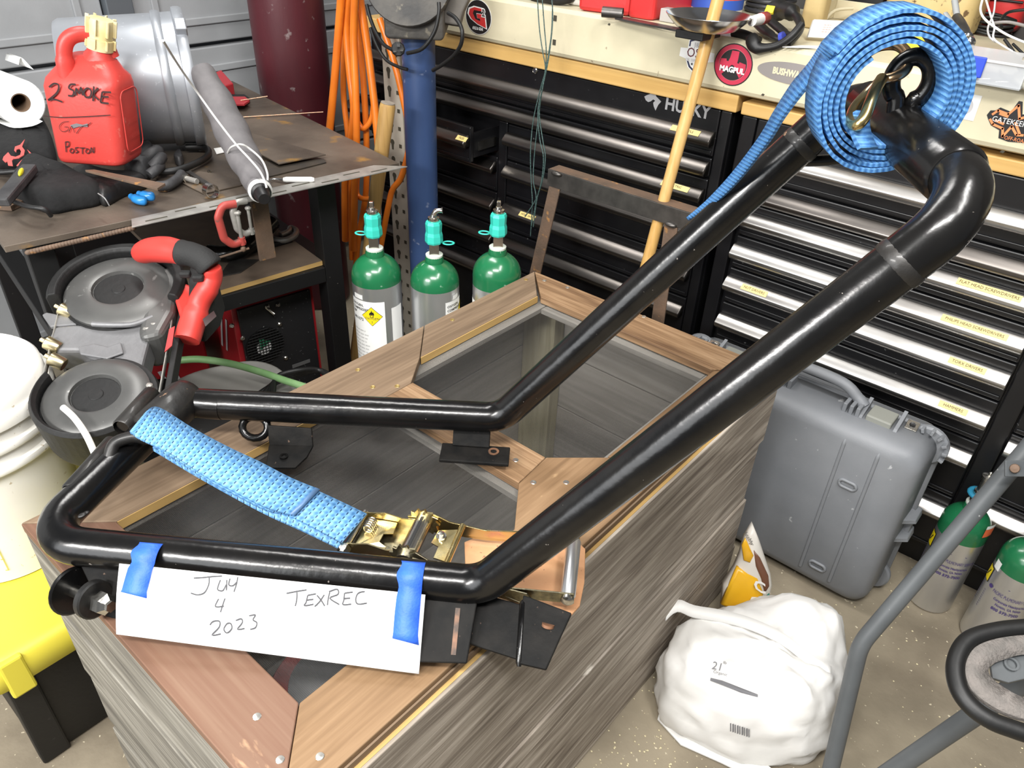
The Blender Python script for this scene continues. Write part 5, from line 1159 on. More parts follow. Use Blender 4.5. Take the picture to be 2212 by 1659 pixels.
one(st_,'rusty_strap',m_rust,'long rusty flat steel strap lying across the gloves','steel strap',bevel=0.0006)
flat_px([(0,880-462),(32,432),(60,440),(26,456),(-30,452)],z1_,0.01,'grey_bar',m_rust,'rusty bar end at the far left of the bench front','steel bar')
for (l,lb) in (([(283,424,.812),(300,432,.812),(318,434,.81)],'left blue plier handle under the black glove'),([(300,418,.816),(318,424,.816),(334,424,.814)],'right blue plier handle under the black glove')):
    pth=spl([at(x,y,2,z) for x,y,z in l],5); one(MB().tube(pth,[0.006]*3+[0.0095]*6+[0.008,0.004],12),'plier_handle',mcol('handle_blue',(0.02,0.20,0.52),0.3),lb,'pliers')
hz1=spl([at(x,y,2,.815) for x,y in [(335,372),(380,368),(425,352),(450,335),(448,322),(430,318),(402,318)]],6)
one(MB().tube(hz1,0.0075,10),'rubber_hose',m_rub,'curved piece of black rubber hose beside the silver drum','hose')
hz2=spl([at(x,y,2,.815) for x,y in [(340,402),(362,400),(382,388),(392,376)]],6)
one(MB().tube(hz2,0.0105,12),'grey_tube',m_gleath,'short bent grey tube behind the rusty strap','tube')
b0b,b1b=at(398,384,2,.812),at(426,392,2,.812); bd=(b1b-b0b)
bb=thing('hex_bolt','loose steel hex bolt on the bench','bolt',b0b)
MB().lathe([(0.010,0),(0.010,0.008),(0.008,0.009),(0.001,0.009)],b0b,bd,n=6,smooth=False).build('bolt_head',m_zinc,bb)
MB().tube([b0b+bd*0.2]+[b0b+bd*(0.2+0.1*i) for i in range(1,9)],[0.0055+0.0006*(i%2) for i in range(9)],12).build('bolt_shank',m_gal,bb)
cb=at(455,412,2,.816); cr_=thing('ring_clamp','small bright ring clamp with flat dark arm on the bench','clamp',cb)
MB().lathe([(0.0135,-0.009),(0.0145,-0.009),(0.0145,0.009),(0.0135,0.009),(0.0130,0.0),(0.0135,-0.009)],cb,rn,n=24).build('ring',m_zinc,cr_)
MB().bar(at(404,370,2,.806),at(454,402,2,.812),0.010,0.005).build('arm',m_dsteel,cr_)
nb=at(452,372,2,.8015); one(MB().lathe([(0.002,0),(0.0045,0),(0.0045,0.004),(0.002,0.004),(0.002,0)],nb,n=6,smooth=False),'hex_nut',m_zinc,'tiny loose nut on the bench beside the ring clamp','nut')
cbx=at(352,410,2,.806); one(MB().lathe([(0.006,-0.008),(0.0065,-0.007),(0.0065,0.007),(0.006,0.008)],cbx+ZU*0.002,gu,n=12),'brass_slug',pm('coppery_hook',(0,0,0)),'small coppery slug beside the blue plier handles','slug')
one(puffy([(378,352),(392,340),(398,352),(390,362)],z1_,0.022),'magnet_block',m_gleath,'small grey angled block near the hose curve','block')
flat_px([(392,396),(440,420),(520,402),(535,398),(470,378),(430,372)],z1_,0.003,'sheet_offcut',m_plate,'thin steel offcut lying under the ring clamp','steel sheet')
flat_px([(500,300),(545,290),(640,318),(704,336),(602,356)],ZT+0.0105,0.003,'rusty_plate',m_plate,'upper rusty steel plate beside the canvas roll','steel plate','loose steel plates')
flat_px([(548,350),(600,350),(700,345),(705,352),(582,383)],ZT+0.001,0.003,'dark_plate',pm('dark_scale_plate',(0.05,0.045,0.04),0.5,metal=0.3,col2=(0.08,0.065,0.05),nscale=20),'lower dark steel plate under the rusty one','steel plate','loose steel plates')
flat_px([(462,322),(488,318),(492,328),(468,334)],ZT+0.001,0.002,'white_tag',WH,'small white tag under the canvas roll','tag')
rdm=mcol('red_magnet',(0.42,0.03,0.04))
one(MB().solid([at(468,182,2,z1_),at(482,176,2,z1_),at(508,206,2,z1_),at(486,214,2,z1_)],ZU,0.035),'red_wedge',rdm,'red wedge shaped magnet at the back of the bench','magnet',bevel=0.003)
sb=thing('sanding_block','red topped sanding block at the back of the bench','sanding block',at(515,222,2,z1_))
MB().solid([at(x,y,2,z1_) for x,y in [(492,224),(500,230),(528,230),(541,222),(530,214),(500,214)]],ZU,0.014).build('foam',m_rub,sb,bevel=0.002)
MB().solid([at(x,y,2,z1_+0.0142) for x,y in [(493,223),(500,229),(528,229),(540,221),(530,213),(500,213)]],ZU,0.006).build('grit_face',rdm,sb,bevel=0.001)
mcu=pm('copper_rod',(0.55,0.33,0.22),0.4,metal=0.8)
for l,lb in (([(520,217,.822),(578,208,.83)],'short copper welding rod over the sanding block'),([(510,254,.803),(698,242,.806)],'long copper welding rod across the back of the bench')):
    one(MB().tube([at(x,y,2,z) for x,y,z in l],0.0016,7),'welding_rod',mcu,lb,'welding rod','copper welding rods')
pw=thing('white_scriber','white handled scraper lying at the front edge of the bench','tool',at(640,390,2,z1_))
p0,p1=at(612,388,2,.808),at(679,388,2,.808); 
MB().tube([p0,p0.lerp(p1,0.1),p0.lerp(p1,0.9),p1],[0.0045,0.0062,0.0062,0.004],12).build('handle',WH,pw)
MB().tube([at(580,392,2,.806),at(590,386,2,.806),p0],[0.002,0.003,0.0045],8,flat=0.5).build('blade',m_steel,pw)
# flat bar and C-clamps at the front edge
fbA,fbB=sA+sd_*(0.40*L_),None
fq=at(548,404,2,ZT); fbar=V((fq.x,fq.y,0))+sn*0.016
one(MB().obox(V((fbar.x,fbar.y,0.725)),sd_,sn,ZU,0.019,0.004,0.088),'flat_bar',m_rust,'dark flat bar clamped upright below the bench edge','steel bar',bevel=0.001)
def cclamp(px,py,s,mat,label,tbar):
    top=at(px,py,2,ZT+0.010); th_=thing('c_clamp',label,'clamp',top-ZU*0.08,'clamps on the bench edge')
    o=top+sn*0.004
    def Q(a,h): return o+sd_*a*s+ZU*h*s
    pth=fillet([Q(0.030,0.0),Q(0.002,0.002),Q(-0.010,-0.020),Q(-0.006,-0.066),Q(0.010,-0.084),Q(0.036,-0.080)],0.014*s,4)
    MB().tube(pth,[0.0065*s]*len(pth),10,flat=1.3).build('frame',mat,th_)
    MB().tube([Q(0.030,-0.090),Q(0.030,-0.022)],0.0042*s,10).build('screw',m_gal,th_)
    MB().lathe([(0.007*s,0),(0.008*s,0.004*s),(0.005*s,0.007*s)],Q(0.030,-0.022),ZU,n=14).build('swivel_pad',m_gal,th_)
    MB().lathe([(0.0075*s,-0.008*s),(0.0075*s,0.008*s)],Q(0.030,-0.080),ZU,n=8).build('screw_boss',mat,th_)
    if tbar: MB().tube([Q(-0.030,-0.104),Q(0.042,-0.100)],0.0026*s,8).build('tommy_bar',m_rust,th_); MB().ell(Q(0.030,-0.098),0.006*s,0.006*s,0.007*s,8,6).build('bar_knob',m_rust,th_)
cclamp(476,446,1.0,pm('clamp_red',(0.35,0.05,0.04),0.5,col3=(0.12,0.06,0.05),n3=60),'red C-clamp with tommy bar hanging on the bench front strip',True)
cclamp(506,438,0.82,m_gal,'silver C-clamp hanging beside the red one on the bench edge',False)

# ---------------------------------------------------------------- things on the lower shelf
def SH(px,py,h=0.0): return at(px,py,2,zs_+0.0125+h)
bpz=spl([SH(452,545,.02),SH(490,548,.022),SH(530,535,.025),SH(560,510,.03),SH(590,480,.045)],6)
one(MB().tube(bpz,0.019,14),'bent_pipe',m_tube,'bent black pipe on the lower shelf of the bench','pipe')
sk=[SH(x,y,.012) for x,y in [(597,492),(585,505),(590,516),(615,519),(636,510),(640,498),(628,492),(624,500),(606,508)]]
one(MB().tube(spl(sk,4),0.0075,10),'steel_shackle',m_gal,'grey steel shackle on the lower shelf by the table leg','shackle')
bk=thing('black_case','black box lying under the shackle on the lower shelf','box',SH(600,535))
MB().solid([SH(530,552),SH(632,524),SH(628,512),SH(560,520)],ZU,0.010).build('box_body',m_black,bk,bevel=0.002)
flat_px([(472,600),(520,590),(560,562),(500,560)],zs_+0.0125,0.002,'sheet_metal',m_dsteel,'dark sheet metal offcut at the front of the lower shelf','steel sheet')
# welder under the shelf
nW=V((e2.x,e2.y,0))*-1.0
wq=lFR+e2*0.05; wq.z=0
def WPn(px,py): return onpl(px,py,nW,wq)
w1,w2,w3,w4=WPn(508,672),WPn(674,620),WPn(697,792),WPn(525,800)
wz=max(w1.z,w2.z)
wtl=V((w1.x,w1.y,0)); wtr=V((w2.x,w2.y,0)); wu=(wtr-wtl); wl=wu.length; wu.normalize()
we=thing('welder','red and black welding power source under the bench shelf','welder',wtl+wu*wl/2+e2*0.2)
m_wred=pm('welder_red',(0.32,0.015,0.02),0.35)
MB().obox(wtl+wu*wl/2+e2*0.21+ZU*(wz/2+0.002),wu,e2,ZU,wl/2+0.006,0.20,wz/2).build('case_body',m_wred,we,bevel=0.004)
MB().obox(wtl+wu*wl/2+e2*0.005+ZU*(wz/2+0.002),wu,e2,ZU,wl/2-0.006,0.0045,wz/2-0.008).build('front_panel',pm('panel_black',(0.010,0.010,0.011),0.5,col3=(0.2,0.2,0.2),n3=150,lo3=0.68,hi3=0.70),we,bevel=0.001)
def WF(px,py): return WPn(px,py)-e2*0.0005
for px,py in ((577,662),(600,658),(604,700),(524,730),(617,773),(500,703)):
    MB().lathe([(0.006,0),(0.0065,0.002),(0.004,0.005),(0.001,0.005)],WF(px,py),-e2,n=14).build('panel_screw',m_zinc,we)
MB().tube([WF(575,664),WF(586,672)-e2*0.02],0.0045,10).build('stud',m_zinc,we)
gcx=WF(572,745); up_=ZU
MB().lathe([(0.050,-0.001),(0.050,0.001)],gcx,-e2,n=28).build('vent_dark',m_black,we)
MB().lathe([(0.020,0.001),(0.020,0.002),(0.001,0.002)],WF(570,750),-e2,n=24).build('fan_label',WH,we)
MB().lathe([(0.020,0.0021),(0.020,0.0024),(0.001,0.0024)],WF(570,750)+ZU*0.013,-e2,n=3).build('label_green',mcol('label_green',(0.03,0.2,0.1)),we)
for k_ in range(-6,7):
    h_=math.sqrt(max(0,0.05**2-(k_*0.008)**2))
    if h_>0.005:
        MB().tube([gcx+wu*k_*0.008-ZU*h_-e2*0.004,gcx+wu*k_*0.008+ZU*h_-e2*0.004],0.0011,5).build('grille_wire',m_black,we)
        MB().tube([gcx+ZU*k_*0.008-wu*h_-e2*0.0055,gcx+ZU*k_*0.008+wu*h_-e2*0.0055],0.0011,5).build('grille_wire',m_black,we)
MB().obox(WF(650,785)-e2*0.001,wu,ZU,e2,0.026,0.005,0.0008).build('name_plate',mcol('plate_grey',(0.10,0.10,0.10)),we)
# white emblem stripes on the welder side
for k_ in range(2):
    MB().solid([wtl-wu*0.0075+e2*(0.05+k_*0.03)+ZU*(wz-0.05),wtl-wu*0.0075+e2*(0.06+k_*0.03)+ZU*(wz-0.05),wtl-wu*0.0075+e2*(0.10+k_*0.03)+ZU*(wz-0.16),wtl-wu*0.0075+e2*(0.09+k_*0.03)+ZU*(wz-0.16)],-wu,0.0006).build('emblem_stripe',LG,we)
# wire feeder red box left of it with lettering-like chevron, boards and bowl behind the saw
c0=at(160,650,2,0.30)
bs=thing('board_stack','stack of grey boards under the left end of the bench','boards',(-1.95,0.52,0))
for k_ in range(6): MB().obox(V((-1.95,0.52+0.01*(k_%2),0.012+k_*0.0225)),e1,e2,ZU,0.16,0.11,0.0105).build('board',wood('grey_board',(0.16,0.14,0.11),(0.24,0.22,0.18),(0.33,0.30,0.26),1,14,0.8),bs)
bw=at(80,600,2,0.44)
one(MB().lathe([(0.012,0),(0.05,0.010),(0.075,0.035),(0.078,0.036),(0.072,0.034),(0.04,0.014),(0.001,0.010)],V((-1.93,0.53,0.155)),ZU,n=28),'black_bowl',m_black,'black bowl on the board stack under the bench','bowl')
# ================================================================= bucket, tote, saw
m_buck=pm('bucket_white',(0.86,0.85,0.81),0.5,col2=(0.82,0.79,0.72),nscale=7,col3=(0.52,0.44,0.32),n3=90,lo3=0.68,hi3=0.72)
bc=at(-128,811,2,0.668); ZL=0.306
tt=thing('storage_tote','black storage tote with a bright yellow lid under the white bucket','tote',(-1.26,0.33,0))
m_tote=pm('tote_black',(0.006,0.006,0.006),0.55,bump=0.1,bscale=120,col3=(0.03,0.028,0.026),n3=40,lo3=0.66,hi3=0.74)
m_yl=pm('tote_yellow',(0.62,0.53,0.05),0.45)
txa,txb,tya,tyb=-1.52,-1.098,0.045,0.565
rings=[]
for z,ins in ((0.003,0.026),(0.010,0.022),(0.240,0.018),(0.243,0.018)):
    w_,d_=txb-txa-2*ins,tyb-tya-2*ins; rings.append([((txa+txb)/2+x,(tya+tyb)/2+y,z) for x,y in rrect(w_,d_,0.03,5)])
MB().loft(rings).build('tote_body',m_tote,tt)
for yy in (tya+0.040,tya+0.30,tyb-0.055):
    MB().hexa([(txb-0.040,yy-0.024,0.003),(txb-0.014,yy-0.024,0.003),(txb-0.014,yy+0.024,0.003),(txb-0.040,yy+0.024,0.003),(txb-0.028,yy-0.024,0.238),(txb-0.004,yy-0.022,0.238),(txb-0.004,yy+0.022,0.238),(txb-0.028,yy+0.024,0.238)]).build('tote_rib',m_tote,tt,bevel=0.004)
rings=[]
for z,ins in ((0.244,-0.006),(0.247,-0.010),(0.290,-0.004),(0.300,0.004),(ZL-0.001,0.016),(ZL,0.05)):
    w_,d_=txb-txa-2*ins,tyb-tya-2*ins; rings.append([((txa+txb)/2+x,(tya+tyb)/2+y,z) for x,y in rrect(w_,d_,0.03,5)])
MB().loft(rings).build('tote_lid',m_yl,tt)
for yy in (tya+0.040,tya+0.30,tyb-0.055):
    MB().hexa([(txb-0.02,yy-0.019,0.226),(txb+0.016,yy-0.019,0.226),(txb+0.016,yy+0.019,0.226),(txb-0.02,yy+0.019,0.226),(txb-0.02,yy-0.019,0.300),(txb+0.006,yy-0.018,0.300),(txb+0.006,yy+0.018,0.300),(txb-0.02,yy+0.019,0.300)]).build('lid_latch',m_yl,tt,bevel=0.004)
bk_=thing('bucket','white plastic bucket with ribbed rim and lid standing on the yellow tote lid','bucket',(bc.x,bc.y,ZL+0.0006))
z0b=ZL+0.0006; Hb=0.668-z0b
MB().lathe([(0.126,0),(0.131,0.003),(0.143,Hb-0.128),(0.153,Hb-0.126),(0.155,Hb-0.120),(0.153,Hb-0.114),(0.145,Hb-0.112),(0.145,Hb-0.090),(0.153,Hb-0.088),(0.155,Hb-0.082),(0.153,Hb-0.076),(0.146,Hb-0.074),(0.146,Hb-0.050)],(bc.x,bc.y,z0b),n=64).build('bucket_body',m_buck,bk_)
MB().lathe([(0.147,Hb-0.050),(0.154,Hb-0.048),(0.155,Hb-0.034),(0.151,Hb-0.026),(0.146,Hb-0.025),(0.144,Hb-0.004),(0.140,Hb),(0.130,Hb-0.001),(0.126,Hb-0.004),(0.001,Hb-0.004)],(bc.x,bc.y,z0b),n=64).build('bucket_lid',m_buck,bk_)
hbv=spl([dep(136,880,1.21),dep(160,902,1.20),dep(183,934,1.19),dep(199,966,1.185),dep(207,990,1.18),dep(208,1020,1.18),dep(200,1060,1.18)],5)
MB().tube(hbv,0.0052,10).build('bail_handle',m_buck,bk_)
lbp=[]; am_=math.atan2(-bc.y,-bc.x)
def BM(x,y,z): 
    hh=y; r_=0.131+0.012*hh/(Hb-0.1)+0.0006+z; a=am_+x/0.135; return V((bc.x+r_*math.cos(a),bc.y+r_*math.sin(a),z0b+hh))
lx_=-0.10
for l in ([(-0.10,0.03),(-0.028,0.03)],[(-0.028,0.03),(-0.028,0.085)],[(-0.10,0.085),(-0.028,0.085)],[(-0.10,0.058),(-0.028,0.058)]):
    strokes([l],BM,0.002,mcol('faded_yellow_print',(0.50,0.46,0.12)),bk_,'label_line')
for k_ in range(4): text('iiiii iiii iii',0.007,lambda x,y,z,k_=k_:BM(x-0.062,y+0.078-0.008*k_-(0.012 if k_>1 else 0),z),mcol('faint_print',(0.45,0.43,0.36)),bk_,'small_print')
# black bin carrying the saw
bn=thing('black_bin','black bin standing on the tote lid under the band saw','bin',(-1.20,0.47,ZL+0.001))
rings=[]
for z,s in ((ZL+0.001,0.0),(0.50,0.012),(0.512,0.014),(0.514,0.012)):
    rings.append([(-1.225+x,0.47+y,z) for x,y in rrect(0.26+s,0.16+s,0.05,5)])
MB().loft(rings).build('bin_body',m_tote,bn)
# cordless band saw lying on it
ZS=0.742
W1=at(255,622,2,0.722); W2=at(206,850,2,0.655)
dw=(W2-W1).normalized(); nw=V((dw.y,-dw.x,0)).normalized(); nw=nw if nw.dot(V(RW[:,0]))>0 else -nw
na_=nw.cross(dw); na_=na_ if na_.z>0 else -na_
def B_(px,py,z=ZS): return onpl(px,py,na_,W1+na_*(z-ZS))
bsw=thing('band_saw','red and grey cordless portable band saw lying on its side behind the white bucket','band saw',(W1+W2)/2-na_*0.12)
m_guard=pm('saw_rubber',(0.007,0.007,0.007),0.6,bump=0.2,bscale=90)
m_wheel=pm('saw_cover',(0.125,0.125,0.12),0.38,metal=0.4,col2=(0.085,0.085,0.083),nscale=10,col3=(0.22,0.22,0.21),n3=50,lo3=0.66,hi3=0.70)
m_cast=pm('cast_alloy',(0.17,0.17,0.175),0.5,metal=0.4,col2=(0.22,0.22,0.225),nscale=16,bump=0.15,bscale=120)
m_sred=pm('tool_red',(0.58,0.045,0.035),0.45)
m_grip=pm('tool_grip',(0.013,0.013,0.013),0.75,bump=0.2,bscale=300)
for c,rg_,rw_,nm in ((W1,0.118,0.093,'upper'),(W2,0.096,0.082,'lower')):
    c0=c-na_*ZS
    gr_=0.101 if nm=='upper' else rg_
    MB().lathe([(gr_-0.014,0.662),(gr_-0.002,0.666),(gr_,0.674),(gr_,ZS-0.028),(gr_-0.004,ZS-0.014),(gr_-0.010,ZS-0.012),(gr_-0.016,ZS-0.014),(0.001,ZS-0.014)],c0,na_,n=48).build('wheel_guard',m_guard,bsw)
    MB().lathe([(rw_,ZS-0.013),(rw_+0.001,ZS-0.006),(rw_-0.006,ZS-0.001),(rw_*0.78,ZS+0.002),(rw_*0.55,ZS+0.004),(rw_*0.49,ZS+0.002),(rw_*0.47,ZS-0.004),(rw_*0.25,ZS-0.006),(0.001,ZS-0.006)],c0,na_,n=44).build('wheel_cover',m_wheel,bsw)
    aw=[math.radians(-22+i*214/26) for i in range(27)] if nm=='upper' else [math.radians(150+i*200/26) for i in range(27)]
    sec=[(rw_+0.004,ZS-0.045),(rw_+0.004,ZS+0.006),(rw_+0.009,ZS+0.013),(rg_-0.004,ZS+0.013),(rg_+0.001,ZS+0.006),(rg_+0.001,ZS-0.045)]
    eu=-dw; ev=nw if nm=='upper' else nw
    MB().loft([[c0+(nw*math.cos(t)-dw*math.sin(t))*r_+na_*h_ for r_,h_ in sec] for t in aw],smooth=False).build('rubber_bumper',m_guard,bsw,bevel=0.002)
    MB().lathe([(rw_*0.46,ZS-0.0035),(rw_*0.40,ZS-0.003),(0.001,ZS-0.003)],c0,na_,n=28).build('hub_plate',m_guard,bsw)
    MB().lathe([(0.012,ZS-0.0028),(0.011,ZS-0.0016),(0.001,ZS-0.0014)],c0,na_,n=18).build('hub_nut',m_guard,bsw)
for s in (-1,1):
    p0=W1+nw*s*0.100-na_*0.02; p1=W2+nw*s*0.094-na_*0.02
    MB().ribbon([p0-na_*0.006,p1-na_*0.006],[p0+na_*0.007,p1+na_*0.007],0.0012).build('blade',m_gal,bsw)
    MB().bar(W1+nw*s*0.114-na_*0.03,W2+nw*s*0.106-na_*0.03,0.010,0.030).build('side_guard',m_guard,bsw,bevel=0.002) if s>0 else None
fr_=[(262,705),(335,700),(352,720),(322,842),(300,838),(212,812),(190,800),(136,800),(126,775),(140,748),(205,742),(232,748),(262,738)]
MB().solid([B_(x,y,0.675) for x,y in fr_],na_,0.052).build('throat_frame',m_cast,bsw,bevel=0.006)
MB().solid([B_(x,y,0.729) for x,y in [(170,752),(205,745),(235,752),(262,742),(268,765),(232,778),(175,768)]],na_,0.004).build('frame_pad',m_cast,bsw,bevel=0.002)
MB().solid([B_(x,y,0.718) for x,y in [(94,686),(104,681),(150,690),(206,690),(222,694),(205,704),(112,712)]],na_,0.008).build('work_stop',m_cast,bsw,bevel=0.002)
mbr=pm('brass_knob',(0.52,0.45,0.28),0.3,metal=1.0)
for (x,y) in ((142,672),(122,780),(112,745)):
    c=B_(x,y,0.728); MB().lathe([(0.011,-0.014),(0.012,-0.012),(0.012,0.010),(0.009,0.012),(0.004,0.012),(0.004,0.02),(0.001,0.02)],c,(dw*-0.2+nw*-0.6+ZU*0.3),n=16).build('knob',mbr,bsw)
for (x,y) in ((318,715),(322,838),(333,705),(235,695)):
    c=B_(x,y,0.732); MB().lathe([(0.007,0),(0.007,0.006),(0.004,0.008),(0.001,0.008)],c,ZU,n=12).build('cap_screw',m_gal,bsw)
MB().tube(spl([B_(200,700,0.735),B_(245,702,0.737),B_(290,700,0.737),B_(330,685,0.736)],5),0.005,8).build('tension_bar',m_cast,bsw)
# motor housing and red body
MB().solid([B_(x,y,0.655) for x,y in [(352,660),(388,640),(405,660),(398,740),(372,790),(330,800),(325,780)]],na_,0.085).build('motor_housing',m_wheel,bsw,bevel=0.012,seg=3)
MB().solid([B_(x,y,0.742) for x,y in [(366,712),(378,706),(372,748),(356,762)]],na_,0.002).build('label_plate',mcol('label_red',(0.40,0.03,0.03)),bsw)
hp=[B_(302,548,0.775),B_(330,540,0.80),B_(365,540,0.815),B_(392,546,0.82)]
MB().tube(spl(hp,5),[0.017,0.019,0.021,0.022,0.0225,0.023,0.0235,0.024,0.024,0.024,0.024,0.0235,0.023,0.0225,0.0225,0.0225],16).build('handle_front',m_sred,bsw)
hp=[B_(390,546,0.82),B_(415,550,0.822),B_(440,562,0.818),B_(456,578,0.808)]
MB().tube(spl(hp,5),[0.0235,0.024,0.0235]+[0.0225]*5+[0.023]*4+[0.024]*3+[0.022],16).build('handle_grip',m_grip,bsw)
hp=[B_(456,578,0.808),B_(458,598,0.79),B_(449,622,0.775),B_(432,650,0.755),B_(418,690,0.735),B_(404,735,0.72)]
MB().tube(spl(hp,5),[0.017,0.018,0.018]+[0.0185]*7+[0.020]*8+[0.023]*7+[0.022],16).build('handle_rear',m_sred,bsw)
for (x,y) in ((400,592),(428,600)):
    MB().obox(B_(x,y,0.800),V(RW[:,0]),na_,V(RW[:,0]).cross(na_),0.010,0.006,0.006).build('trigger',m_grip,bsw,bevel=0.003)
MB().solid([B_(x,y,0.690) for x,y in [(392,690),(412,655),(440,668),(436,720),(408,745)]],na_,0.055).build('battery_shoe',m_sred,bsw,bevel=0.006)
MB().solid([B_(x,y,0.672) for x,y in [(428,640),(452,622),(488,668),(478,705),(445,742),(425,738)]],na_,0.078).build('battery',m_grip,bsw,bevel=0.006)
MB().solid([B_(x,y,0.7505) for x,y in [(438,690),(462,672),(468,684),(444,706)]],na_,0.001).build('battery_label',mcol('label_dark',(0.03,0.02,0.02)),bsw)
# grey lid, green hose, black cables beside the crate
gl=thing('grey_case_lid','pale grey plastic equipment case with raised edge behind the crate','case',(-1.28,0.80,0))
m_gl=pm('pale_grey_plastic',(0.34,0.335,0.31),0.5,col2=(0.30,0.29,0.27),nscale=8)
gz=0.36
go_=[(296,900),(340,845),(400,808),(470,788),(545,776),(600,790),(640,832),(660,880),(560,960),(420,960)]
base=[at(x,y,2,gz) for x,y in go_]; smo=spl(base,4,closed=True); cgl=sum(smo,V((0,0,0)))/len(smo)
def crp(p): return V((min(p.x,-1.02),max(p.y,0.60),p.z))
MB().loft([[crp(cgl+(p-cgl)*s-ZU*dz) for p in smo] for s,dz in ((0.98,0.355),(1.0,0.34),(1.0,0.02),(0.985,0.004),(0.95,0.0),(0.90,0.0),(0.885,0.008),(0.2,0.010))]).build('case_body',m_gl,gl)
gh=[at(x,y,2,z) for x,y,z in [(375,780,.40),(430,776,.405),(500,786,.41),(570,806,.41),(640,830,.41)]]+[V((-1.03,0.86,0.42)),V((-1.02,1.0,0.36)),V((-1.06,1.05,0.2))]
one(MB().tube(spl(gh,6),0.0085,12),'green_hose',pm('green_hose_rubber',(0.17,0.33,0.13),0.5,col2=(0.22,0.38,0.17),nscale=30),'green hose running over the pale grey case to the crate','hose')
cbk=thing('black_cables','loose black cables beside the crate under the green hose','cables',(-1.15,0.85,0.36))
for i in range(4):
    MB().tube(spl([at(560+i*10,850,2,.375+0.008*i),at(600,825-i*4,2,.38+0.008*i),at(650,808-i*3,2,.385+0.006*i),at(690,800,2,.385),at(715,812+i*4,2,.38)],5),0.006,8).build('cable',m_rub,cbk)
# ================================================================= background between bench and chests
m_mar=pm('maroon_cylinder_paint',(0.085,0.012,0.018),0.42,col2=(0.060,0.010,0.015),nscale=8,col3=(0.20,0.15,0.15),n3=26,lo3=0.66,hi3=0.72,bump=0.1,bscale=100,stretch=(1,1,0.35))
mc=dep(640,200,2.52)
gcy=thing('gas_cylinder','tall scratched maroon gas cylinder behind the welding bench','gas cylinder',(mc.x,mc.y,0.0))
MB().lathe([(0.105,0.001),(0.113,0.012),(0.114,0.03),(0.114,1.25),(0.108,1.31),(0.085,1.37),(0.05,1.405),(0.045,1.44),(0.001,1.44)],(mc.x,mc.y,0),n=48).build('cylinder_body',m_mar,gcy)
MB().lathe([(0.042,1.44),(0.042,1.56),(0.02,1.6),(0.001,1.6)],(mc.x,mc.y,0),n=24).build('cylinder_cap',m_mar,gcy)
m_org=pm('orange_hose_rubber',(0.78,0.20,0.015),0.35,col2=(0.70,0.16,0.012),nscale=20,spec=0.6)
# perforated upright
pp0=at(868,590,1,1.50); px_=pp0.x
m_perf=pm('beige_upright_paint',(0.46,0.43,0.36),0.5,col2=(0.38,0.35,0.29),nscale=14,bump=0.08,bscale=80)
pa=at(842,60,1,1.51); pb2=at(872,600,1,1.51)
up=thing('perforated_upright','beige perforated steel upright leaning behind the orange hoses','upright',pb2)
pd_=(pa-pb2).normalized(); pbase=pb2-pd_*(pb2.z-0.002)/pd_.z; ptop=pa+pd_*0.35
pxd=(XU-pd_*XU.dot(pd_)).normalized(); pyd=pd_.cross(pxd)
Lp=(ptop-pbase).length; mid=(pbase+ptop)/2
MB().obox(mid,pxd,pyd,pd_,0.034,0.0015,Lp/2).build('upright_web',m_perf,up,bevel=0.0005)
MB().obox(mid+pxd*0.0355+pyd*0.013,pyd,pxd,pd_,0.0145,0.0015,Lp/2).build('upright_flange',m_perf,up,bevel=0.0005)
MB().obox(mid-pxd*0.0355+pyd*0.013,pyd,pxd,pd_,0.0145,0.0015,Lp/2).build('upright_flange',m_perf,up,bevel=0.0005)
for k_ in range(26):
    s=0.05+k_*0.05
    if s>Lp-0.03: break
    c=pbase+pd_*s-pyd*0.0017
    kp=[(0.0085*math.cos(t)-0.014,0.0085*math.sin(t)+0.006) for t in [math.radians(-50+i*280/9) for i in range(10)]]+[(-0.0175,-0.016),(-0.0105,-0.016)]
    MB().prism([(x,y) for x,y in kp],(c,pxd,pd_),0.0004,n=-pyd).build('keyhole_slot',m_dent,up)
    MB().obox(c+pxd*0.020,pxd,pd_,pyd,0.0055,0.0055,0.0004).build('square_hole',m_dent,up)
# orange hoses: hanging loops, one object, each hank a part
oh=thing('orange_hose','bright orange air hose hanging in long loops beside the blue post','hose',(-1.7,1.45,0.3))
def H(l,r_=0.0095): 
    MB().tube(spl([at(x,y,1,yy) for x,y,yy in l],6),r_,12).build('hose_run',m_org,oh)
H([(738,-20,1.40),(732,60,1.40),(722,180,1.39),(712,280,1.38),(706,330,1.375)],0.0110)
H([(755,-20,1.42),(748,60,1.42),(756,160,1.41),(764,240,1.40),(752,330,1.39),(745,400,1.385),(746,520,1.38)],0.0105)
H([(768,-20,1.40),(764,80,1.40),(768,200,1.385),(770,300,1.375),(766,420,1.37),(764,540,1.37)],0.0105)
H([(775,-20,1.43),(792,90,1.43),(806,200,1.42),(815,290,1.41),(818,330,1.41)],0.0105)
H([(760,-20,1.44),(780,120,1.44),(788,220,1.43),(792,320,1.42),(790,420,1.42),(775,510,1.41),(768,580,1.41)],0.0090)
H([(808,200,1.43),(803,255,1.42),(785,278,1.405),(772,262,1.40)],0.0075)
H([(820,40,1.47),(850,130,1.47),(870,210,1.47),(885,300,1.47),(868,380,1.45),(848,410,1.44),(838,450,1.43),(825,520,1.42),(818,560,1.42)],0.0090)
H([(744,60,1.45),(742,200,1.44),(752,300,1.43),(756,420,1.42),(760,560,1.41)],0.0085)
H([(772,380,1.40),(772,420,1.39),(790,430,1.39),(812,425,1.40)],0.0075)
